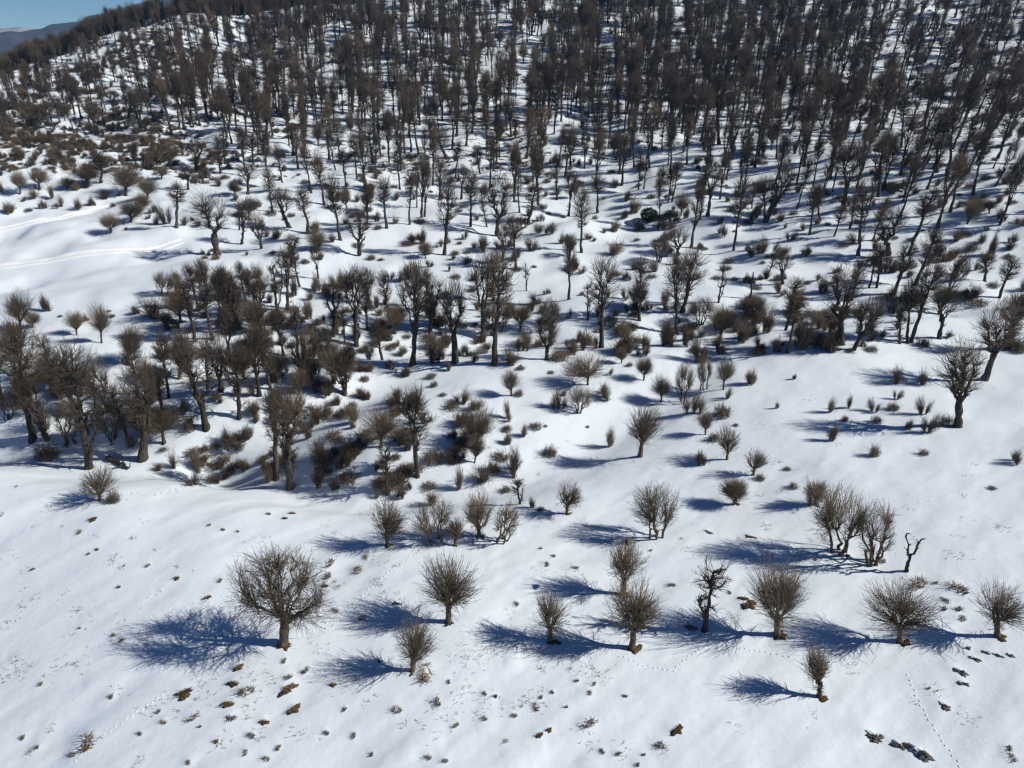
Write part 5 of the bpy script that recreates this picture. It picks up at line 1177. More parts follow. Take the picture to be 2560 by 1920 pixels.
    '4268,198,49,-6;C1007,3520,138,39,-1;C150,3030,202,52,7;C-1280,4097,151,48,10;C-1642,2725,90,30,-6;B457,3299,140,42,-10;V1440,4265,149,36,3;B1253,3932,'
    '190,61,14;B1770,3072,159,45,11;B791,2848,189,46,4;B360,2252,159,34,-1;B1264,3722,169,44,0;B-463,3988,181,48,1;B1310,3691,182,60,5;C1976,3201,166,53,8;'
    'B88,3166,154,45,0;C-587,3754,147,46,1;B-1464,3576,146,39,-2;C-1214,3820,190,50,1;V502,3408,144,55,-8;C2083,3761,202,65,11;C-833,2914,147,39,0;B772,154'
    '9,109,27,9;C-1413,3918,151,49,-6;B-6,3411,190,49,10;C928,3758,158,53,14;B-1552,3498,82,17,0;C1028,3369,144,31,6;V-502,4338,174,51,3;C492,4576,190,57,5'
    ';C-1397,4100,170,40,3;V-280,3856,177,58,2;B444,4234,196,61,1;B1379,4122,142,36,11;C213,3551,134,40,0;C1957,4006,168,41,8;C1280,4430,182,59,8;C816,2756'
    ',201,61,11;B1363,3523,146,33,8;C-716,4090,141,47,-5;B534,2550,167,42,8;C-1727,2830,96,27,-11;C-383,2956,145,35,1;C1697,2848,177,57,10;P121,4290,99,63,'
    '-3;V-1521,3999,158,44,3;C-1051,4122,158,48,13;C-1899,3520,76,19,-10;C1442,2246,197,61,16;B655,3537,152,36,4;B-533,2795,131,27,1;B206,2974,154,48,6;C60'
    '2,1874,132,33,1;C995,2406,158,46,6;C558,4002,191,63,-1;C1117,1878,201,41,11;C625,3187,170,50,0;C-1727,3750,108,25,-18;B645,2781,135,36,0;C972,3702,182'
    ',37,5;P348,4062,100,52,7;B-1332,3712,156,38,3;B1052,4422,177,53,4;C1712,3610,154,34,19;C-974,4024,204,58,7;C-728,3831,197,47,1;B421,2781,196,55,4;B-59'
    '1,4384,194,66,-2;P2389,3572,87,43,5;C661,1658,125,29,7;C1133,3562,142,40,3;C1493,3918,142,34,8;P-73,1885,53,28,4;B1912,3061,161,48,5;C798,2322,137,38,'
    '9;C559,3008,176,52,1;C-1845,3604,88,22,-7;V-2054,3355,104,33,-7;B-1273,2886,137,30,0;B-1456,3450,144,46,-2;B2220,4038,163,49,-2;C2270,3355,203,46,17;C'
    '-808,4450,150,44,-3;B-1432,3680,155,36,3;C-348,3516,189,49,8;B265,4538,134,38,-6;P-765,3702,78,36,1;P6,2193,58,28,2;C926,2658,163,33,0;C-616,4783,197,'
    '64,-2;C366,3397,184,41,3;C-116,3502,175,36,-4;V1783,4304,179,62,4;C815,3274,142,35,3;B-787,2725,134,40,0;C901,3212,170,35,8;C512,4202,134,44,3;B-717,2'
    '739,174,39,3;B-219,3824,145,41,-1;C1224,2812,187,62,10;C-934,3366,137,32,6;B1149,1801,154,49,12;C248,3103,147,38,3;C-149,3299,158,44,2;B778,3292,203,6'
    '6,8;V-1022,4016,181,67,1;C-905,4346,204,46,3;C2324,3624,132,41,14;C1048,3390,136,40,3;B981,3922,161,44,10;B-1380,3260,163,45,-4;C-1704,3534,117,33,-8;'
    'B-369,2210,146,38,0;C-226,4016,142,39,-2;C643,3768,188,59,4;C-1317,2956,147,40,0;B-926,3684,202,53,11;C350,1675,125,25,-8;B323,2466,141,35,-1;B-44,279'
    '5,189,51,-3;C-1401,3852,153,45,11;B288,3838,138,33,2;B1102,1524,128,44,16;B722,2162,166,33,9;B934,1752,156,47,8;B-561,2613,175,39,8;C-1826,3722,120,40'
    ',4;B976,2778,157,32,0;B-218,2000,159,37,8;B-318,4069,166,41,2;B374,3856,149,36,1;B126,4678,140,43,-6;P1930,3369,83,56,15;B-232,3632,167,55,10;B-397,26'
    '20,178,42,13;P-266,3033,90,60,-4;B-38,4324,147,32,2;B-1514,3516,131,32,-8;B1544,3922,156,45,9;B-46,2224,161,32,6;V-2227,3366,71,17,-5;B-1392,3110,194,'
    '44,-1;C566,3467,193,57,1;C-909,2708,184,61,5;C-1066,4164,170,40,0;B880,1762,115,34,6;C68,4461,135,39,7;B-194,4016,197,60,1;B514,1776,121,38,6;C-411,35'
    '96,199,50,8;B2291,3394,176,52,21;C-286,2252,192,50,-4;C-1194,3596,148,49,2;C729,4248,189,58,8;C1347,3061,192,42,6;B509,2204,136,28,2;C-1521,3082,86,28'
    ',-6;C-449,3152,167,43,-3;B997,2602,156,37,5;V-780,4097,168,47,10;B-1580,2686,107,24,-2;C-391,3792,202,54,4;B-1572,3260,87,24,2;B388,2778,137,40,-2;B23'
    '9,2564,152,51,4;B580,2025,122,40,3;C234,3593,182,42,5;C766,2624,170,57,2;C1490,2428,158,51,9;C-703,3974,149,40,-6;B-1856,3428,105,25,-13;B-1024,4153,1'
    '40,36,0;B-1,3229,134,37,4;C457,2812,140,44,-8;C503,3828,170,57,-8;C1000,4296,205,42,11;B-416,2666,177,41,-2;V681,4573,178,48,5;B1834,3204,187,54,13;B8'
    '16,2949,139,30,6;C-1577,3138,79,16,0;C1846,3016,175,49,4;V-804,2918,185,72,-2;B-1099,2512,191,57,5;C1205,3492,136,32,4;B155,3495,157,43,13;C-1973,3540'
    ',93,24,4;C323,4464,202,68,2;C664,3632,196,40,6;B-1896,2795,86,23,-4;V-2129,3470,99,35,-8;C941,2190,140,29,4;B-1528,2872,120,32,-10;B2021,4170,133,32,7'
    ';B1476,2935,203,43,8;B776,2501,176,42,7;C1131,3201,200,49,5;C1103,3775,181,44,0;C1503,3460,157,37,-3;B668,2613,136,41,12;B283,4486,163,47,-8;C896,2032'
    ',193,53,11;V-482,4202,135,45,7;B-1610,3768,108,37,-8;C-1873,3719,119,33,-8;B2410,3719,185,38,8;V1719,2722,181,62,8;V1047,4314,188,71,4;V1305,4150,145,'
    '56,3;B-1803,3586,118,29,-1;C-984,3880,198,57,1;B-1156,3828,131,28,-8;V1350,4374,168,43,5;C-622,3148,148,38,3;C1058,2242,197,65,7;C-1600,3922,115,31,3;'
    'C-1683,3558,90,25,-15;B-931,3992,133,41,5;B-1639,3957,162,55,7;C1764,3330,144,38,9;C1138,3439,138,43,7;B-1075,2760,202,63,-2;C563,2742,155,43,-1;C1790'
    ',3908,136,43,9;B753,2375,162,35,1;P-240,2904,89,66,-8;V-1119,3058,132,40,-10;B-772,2350,160,51,10;B208,4548,200,50,2;B-576,4324,182,47,10;C746,2991,14'
    '3,48,5;B-1463,2732,86,22,-3;B1032,2319,198,55,18;C1440,3418,162,55,4;C1173,3845,142,37,-1;C-375,3338,147,43,7;V-978,2834,138,45,6;B918,3257,198,45,-4;'
    'B496,2333,158,40,6;B-1745,3540,116,29,5;V-1450,2988,122,39,-1;C969,3271,165,52,14;C1009,3397,196,63,10;B1476,2574,146,31,8;C-29,4142,140,42,4;B-294,32'
    '08,200,58,2;B1853,4020,134,37,6;B1097,3313,140,32,0;B14,3831,198,51,4;C-452,2648,133,33,0;C999,4338,203,68,5;C933,4394,175,59,2;C661,1997,161,48,2;C12'
    '71,3674,133,31,7;C-254,4090,145,34,3;C459,2907,141,47,11;C1797,3772,144,33,8;C1865,3551,185,58,16;V-1997,2882,117,43,-1;C-251,3432,201,50,1;C-868,2568'
    ',146,37,-2;B920,3422,134,44,7;V143,3894,159,43,4;C698,1636,155,33,14;B972,1413,154,33,2;B-650,3712,193,64,6;B1106,3474,195,50,1;C496,1864,162,49,-1;P-'
    '2048,3047,64,44,-2;V-253,2725,165,44,5;C944,2599,183,47,11;C232,3218,174,37,3;V2082,3999,139,37,8;C1584,3940,160,53,7;B-1770,2798,130,33,3;B-193,4111,'
    '154,38,-2;B-200,2683,153,47,-2;B662,3988,185,58,-2;B890,2392,135,42,6;B888,2872,142,29,2;B171,2620,199,55,-4;B866,1439,151,45,10;B-610,3646,190,56,5;B'
    '-1583,3288,111,23,-4;B-625,2792,181,38,4;B1044,2956,130,33,8;B1205,4237,191,39,2;C-1405,3610,118,26,5;B-683,2448,141,30,6;P1336,3512,74,49,-2;B-1703,3'
    '775,109,25,-2;B-1180,2946,167,57,2;B-880,2473,166,48,4;B-74,4422,190,39,12;B-386,2302,141,38,4;C1838,3908,188,50,8;B-1546,2788,113,26,6;B-1899,3194,73'
    ',22,1;B373,3915,144,46,7;B114,2854,162,40,5;C982,1752,143,42,15;B280,3348,196,63,-4;C2125,3628,199,67,-1;V621,4346,149,44,12;B1552,3772,170,53,11;B450'
    ',2543,164,51,-2;B985,3078,139,41,4;C947,3352,149,32,9;C-1382,2764,88,23,-6;C289,4640,157,45,-2;B906,4520,163,52,4;B1461,3352,198,56,9;B-48,4706,179,56'
    ',0;C352,3887,164,55,1;V241,3166,169,55,0;C131,3408,140,43,6;C962,2722,172,35,-2;B1173,1966,152,45,13;P1768,3450,69,35,19;C462,3492,180,39,-3;B-671,313'
    '8,201,62,8;B1420,4426,169,36,5;B-1124,3131,167,52,3;B1676,2602,193,60,18;P319,3985,91,60,-6;V-1436,3862,143,48,2;C1159,2952,194,47,12;B-1307,3806,115,'
    '28,2;B867,2652,185,43,12;B-576,3184,181,44,7;V171,2151,140,52,3;B-563,3586,197,46,2;B-1384,3002,119,32,-6;B1097,1927,167,44,25;C566,3320,167,54,-1;B-9'
    '26,3817,179,37,5;C-193,4650,186,51,-1;C-720,2148,127,40,4;B1186,3264,170,55,-4;C1472,4083,203,67,9;B500,2812,186,46,6;V-897,3736,158,39,6;C-60,2750,13'
    '6,34,10;B-836,4251,168,53,1;C-617,2606,163,47,0;B972,3408,138,43,4;C1035,3803,176,48,2;B1105,3068,192,38,5;B-709,2826,142,36,6;V2143,3502,161,57,15;C6'
    '39,3971,165,41,7;C-202,3324,160,47,5;V-1856,3670,101,24,-1;C253,3296,143,38,1;C-256,2613,161,34,0;B-551,3768,176,45,-3;B802,3212,179,58,-5;V1297,4405,'
    '162,41,7;V1149,3240,171,54,10;C468,3148,172,42,3;P-1585,2732,45,26,-7;C332,2988,188,56,8;B954,4066,158,37,2;C530,3618,138,44,5;B-452,4654,195,62,-1;C-'
    '1016,3726,134,45,3;C-1654,3411,107,32,6;V-1490,2578,130,44,2;C823,1507,136,35,10;C1284,3488,134,33,4;B572,3184,150,35,11;B-1884,2854,107,28,4;B43,2266'
    ',149,42,5;V338,3414,201,63,3;B-62,1994,158,38,2;V-2135,3268,52,13,0;B-1764,3607,87,22,-9;B1238,3716,203,55,8;C426,2984,148,43,3;B1300,3778,187,53,8;C1'
    '38,4486,165,51,0;B1045,4034,133,40,-2;V1192,1678,136,35,14;C-1560,3768,110,30,5;B720,3764,203,42,0;B-1068,2578,192,49,-2;C-970,3698,161,52,9;C1821,424'
    '8,135,33,7;B1317,4290,202,55,-3;C-1619,2669,84,28,-4;C235,3730,195,55,-2;C431,4122,205,45,-3;P46,4072,87,57,-5;C-677,3828,190,47,-4;B248,2984,155,50,-'
    '6;B913,4262,170,54,3;B-1622,2634,101,28,-10;B993,3156,190,43,1;C715,3334,139,29,11;C-1542,2462,72,45,-14;C-1416,2518,74,46,19;C569,1700,65,29,8;B-1041'
    ',2742,74,52,2;P958,1476,34,41,-24;B-1263,2560,65,48,15;C-1071,2092,82,28,12;B1077,2410,81,33,-14;P976,1458,31,37,-19;P-353,942,27,27,15;P-735,1913,41,'
    '44,17;P-1209,1966,40,45,33;P-978,2032,43,41,22;P156,923,28,21,-7;V-2201,3509,103,79,8;V-921,4682,120,74,-2;P-1646,4214,115,71,-8;P-2116,3585,85,58,-7;'
    'V-2458,3417,93,75,2;V-2210,3801,107,89,6;P-1522,4452,117,90,-4;P-1946,4025,117,93,6;B-1089,4657,124,83,0;P-2031,4094,93,57,9;V-2086,3878,108,73,-5;V-1'
    '989,3760,98,77,3;B-1478,4254,129,100,6;B-1526,4271,120,95,4;V-1805,3837,106,68,-2;B-2329,3289,99,80,2;B-1145,4680,119,81,-1;B-1255,4393,130,82,-1;V-23'
    '18,3631,101,67,-2;P-1401,4208,136,82,-3;V-1324,4664,133,93,3;B-1394,4323,121,78,-2;V-942,4603,121,100,-6;V-1962,3720,106,90,2;P-1425,4371,131,87,1;V-1'
    '075,4492,122,101,-2;P-1442,4563,129,86,-3;P-1897,3850,115,86,-3;V-1324,4486,129,80,4;V-2542,3482,94,73,3;P-2358,3638,97,76,-4;V-2308,3573,104,81,2;V-2'
    '054,3884,90,57,0;P-2189,3812,90,68,1;B-1096,4724,128,101,-2;B-2437,3347,93,74,0;V-1969,3957,108,79,-7;V-2102,3908,111,73,-2;V-2252,3234,84,61,3;P-2192'
    ',3483,83,54,9;V-1071,4606,141,106,1;V-1998,4010,112,92,-6;V-1536,4294,127,103,-1;V-2355,3347,92,65,-7;V-1648,4262,120,73,-6;V-1919,4081,115,82,5;V-221'
    '0,3203,92,58,0;B-1274,4569,124,75,1;V-2033,3651,87,60,0;V-2149,3876,84,55,-8;V-1810,4058,106,86,-2;B-1097,4414,122,100,-6;V-1478,4344,120,91,-1;V-1181'
    ',4432,119,91,2;V-2350,3721,108,83,-3;V-1322,4627,142,117,6;P-1807,4378,119,77,0;V-2256,3595,96,70,5;P-940,4787,142,91,-4;V-1244,4582,124,93,-2;V-2305,'
    '3211,101,74,-1;V-2372,3697,101,82,4;V-1050,4364,136,110,1;P-1848,4357,119,86,-5;B-2580,3534,91,75,3;V-1546,4101,122,95,-6;B-2456,3889,99,60,0;P-2377,3'
    '611,102,80,-3;V-1123,4376,118,99,-5;V-2032,3786,101,67,6;B-2052,3832,88,68,3;V-2050,3977,91,67,-3;P-2141,3481,92,76,-2;V-1476,4403,122,75,4;P-2019,364'
    '1,86,65,-5;V-2318,3268,83,65,4;V-2181,3620,101,82,2;P-1839,4186,103,72,1;V-1754,4142,109,85,-4;V-1024,4611,123,99,-3;P-1647,4401,120,97,0;B-1813,4129,'
    '106,68,-2;V-2228,3244,104,81,0;V-1974,4078,107,70,-4;B-2014,3572,95,64,0;B-893,4575,131,80,-2;V-1459,4161,128,79,-5;V-2042,3609,105,69,-2;P-1890,3832,'
    '105,68,-1;V-2100,3621,104,72,-3;V-2434,3757,105,75,3;V-2024,3955,112,74,4;V-1659,4041,111,83,-2;P-1547,4243,119,78,-8;P-1587,4085,118,89,1;V-1888,4013'
    ',100,66,0;P-2453,3381,87,54,2;P-2044,3913,107,72,5;B-1741,4287,126,83,-1;V-1782,4052,122,100,1;V-1938,3809,90,60,-8;V-1335,4561,121,91,-2;P-1530,4356,'
    '119,80,-4;V-2312,3229,102,70,6;B-2279,3687,94,75,-5;V-2490,3896,94,76,-2;B-1335,4304,126,90,-2;V-1429,4442,134,108,-2;V-1403,4280,129,99,-4;V-1368,444'
    '6,122,74,1;V-2015,4084,114,84,-5;V-1818,4030,103,68,-4;V-924,4646,122,83,0;B-2417,3338,108,76,-2;B-2375,3386,103,64,4;V-2113,4043,94,59,-3;B-2125,3923'
    ',87,67,4;V-1929,4336,110,82,-1;V-2026,4119,112,85,-7;V-1628,4256,123,90,-6;P-1074,4545,127,103,12;B-2392,3759,106,73,-2;V-975,4510,138,92,1;V-1555,437'
    '3,115,74,-3;P-2510,3523,98,77,1;P-2272,3584,95,59,0;B-1897,4048,110,75,-1;P-1317,4688,139,110,0;V-2305,3756,84,68,-1;B-2096,3938,112,78,7;B-1435,4599,'
    '141,94,9;V-2292,3397,100,75,1;V-2457,3629,100,70,7;B-2093,3847,85,68,-5;V-1944,3917,113,88,-2;V-2384,3293,91,57,-2;V-1524,4488,139,87,-2;P-2012,3730,9'
    '0,67,4;B-1909,3807,113,92,3;B-2364,3522,82,61,-5;V-950,4434,140,84,-3;V-1970,3986,113,76,-4;V-2320,3426,86,58,2;P-2390,3498,84,64,5;P-1387,4476,142,12'
    '0,3;V-2445,3774,108,71,-4;B-1373,4425,134,104,3;V-1956,3791,104,79,1;V-1094,4600,135,96,-2;P-2121,3480,89,57,-2;V-972,4444,143,110,4;P-1741,4162,126,1'
    '00,0;B-1889,4163,107,81,1;P-1537,4218,135,100,-10;P-1199,4552,130,97,-1;V-2029,3768,103,64,-10;V-2021,4046,99,63,-13;B-2176,3853,93,64,-2;B-2219,3605,'
    '102,62,-3;V-1861,3801,93,62,-1;V-1781,4190,110,84,3;V-1601,4397,120,73,-1;B-1307,4496,124,104,0;V-2062,4077,97,66,-3;P-1802,4181,112,74,-2;V-1993,3702'
    ',85,61,2;V-984,4936,136,97,-3;V-971,4900,127,94,1;B-1661,4381,128,106,0;V-1267,4284,138,111,1;P-2175,3529,103,70,0;V-2418,3481,89,75,0;P-1638,4069,112'
    ',92,-1;V-2144,3618,86,64,5;V-1718,4181,122,94,-2;P-1344,4362,130,92,-1;V-2182,3770,84,69,-3;V-992,4657,129,84,2;V-1241,4340,117,94,0;B-2072,3539,106,6'
    '8,-5;P-1359,4504,126,90,0;V-1712,4365,123,86,-2;B-1913,4160,102,71,-4;P-2282,3762,96,63,4;V-2080,3638,82,62,-2;P-1624,4276,119,96,-6;V-2319,3806,88,66'
    ',4;P-2479,3430,86,58,-2;V-1628,4390,123,103,-1;V-1784,4157,110,80,-2;B-2131,3733,104,86,-6;B-2035,3705,107,86,6;P-1011,4581,126,95,-2;B-2020,3852,95,7'
    '4,5;B-1799,4005,119,78,1;V-2276,3711,85,59,-1;V-1664,4297,128,77,-2;P-2173,3550,94,70,-2;V-1050,4561,136,96,-1;V-2498,3484,98,81,-2;P-1830,4013,108,81'
    ',-1;V-1604,4170,115,97,0;B-992,4401,121,92,-4;V-1447,4454,118,91,8;P-1680,4075,109,92,-4;P-989,4828,131,99,0;V-2183,3695,92,69,-1;V-2444,3471,87,52,5;'
    'V-2198,3972,96,72,-2;V-1962,4292,116,94,5;V-1210,4464,132,102,4;V-2399,3433,103,84,3;P-1384,4524,124,90,-4;P-1974,3689,104,84,1;B-1600,4223,127,91,-4;'
    'P-1167,4631,135,99,0;V-1516,4112,133,99,1;P-1308,4638,142,112,-3;V-2123,3898,109,67,0;V-1291,4546,124,92,0;B-2282,3449,91,76,-7;B-2200,3668,100,63,3;B'
    '-1463,4287,127,88,1;V-2355,3500,91,61,-2;V-2338,3317,100,62,6;V-1048,4529,129,79,1;P-2250,3831,92,57,3;V-1810,3818,121,88,0;B-1394,4504,129,101,1;V-23'
    '72,3417,91,57,-4;V-1008,4548,118,76,5;B-995,4888,135,111,1;P-2118,3975,100,63,0;B-2144,3815,106,85,-4;V-2477,3403,82,60,8;V-1548,4173,117,98,3;B-2416,'
    '3545,103,64,-2;B-953,4689,137,115,-1;V-2282,3565,86,61,2;P-1311,4594,124,90,11;V-2198,3640,105,86,6;B-1135,4401,132,96,1;P-1566,4231,134,107,1;P-2060,'
    '3684,96,67,-2;V-1897,4213,115,88,-4;B-1710,4289,124,102,-8;V-1024,4534,141,112,3;V-2209,3853,85,56,-8;P-1494,4514,135,103,-2;B-1147,4416,125,77,-7;V-2'
    '285,3204,89,56,-2;B-1457,4518,123,83,2;V-2149,3669,98,76,-3;B-1864,4048,117,83,8;B-2307,3680,92,75,7;B-1526,4522,127,100,4;V-2261,3645,107,84,-9;B-118'
    '6,4523,135,91,1;V-2502,3427,86,72,1;B-2265,3362,103,85,2;P-1656,4152,114,96,-2;P-2013,3809,87,59,-4;P-1981,3877,91,69,-1;V-1807,3866,114,76,-5;V-1416,'
    '4480,134,81,-1;V-2396,3335,83,52,4;V-1991,3941,95,80,1;B-2103,3651,92,60,-3;V-1882,4256,104,69,-7;P-2336,3588,95,68,-2;V-2106,3956,100,67,-4;V-1559,41'
    '25,132,90,-10;B-1253,4521,138,98,2;B-2452,3689,106,66,-4'
)
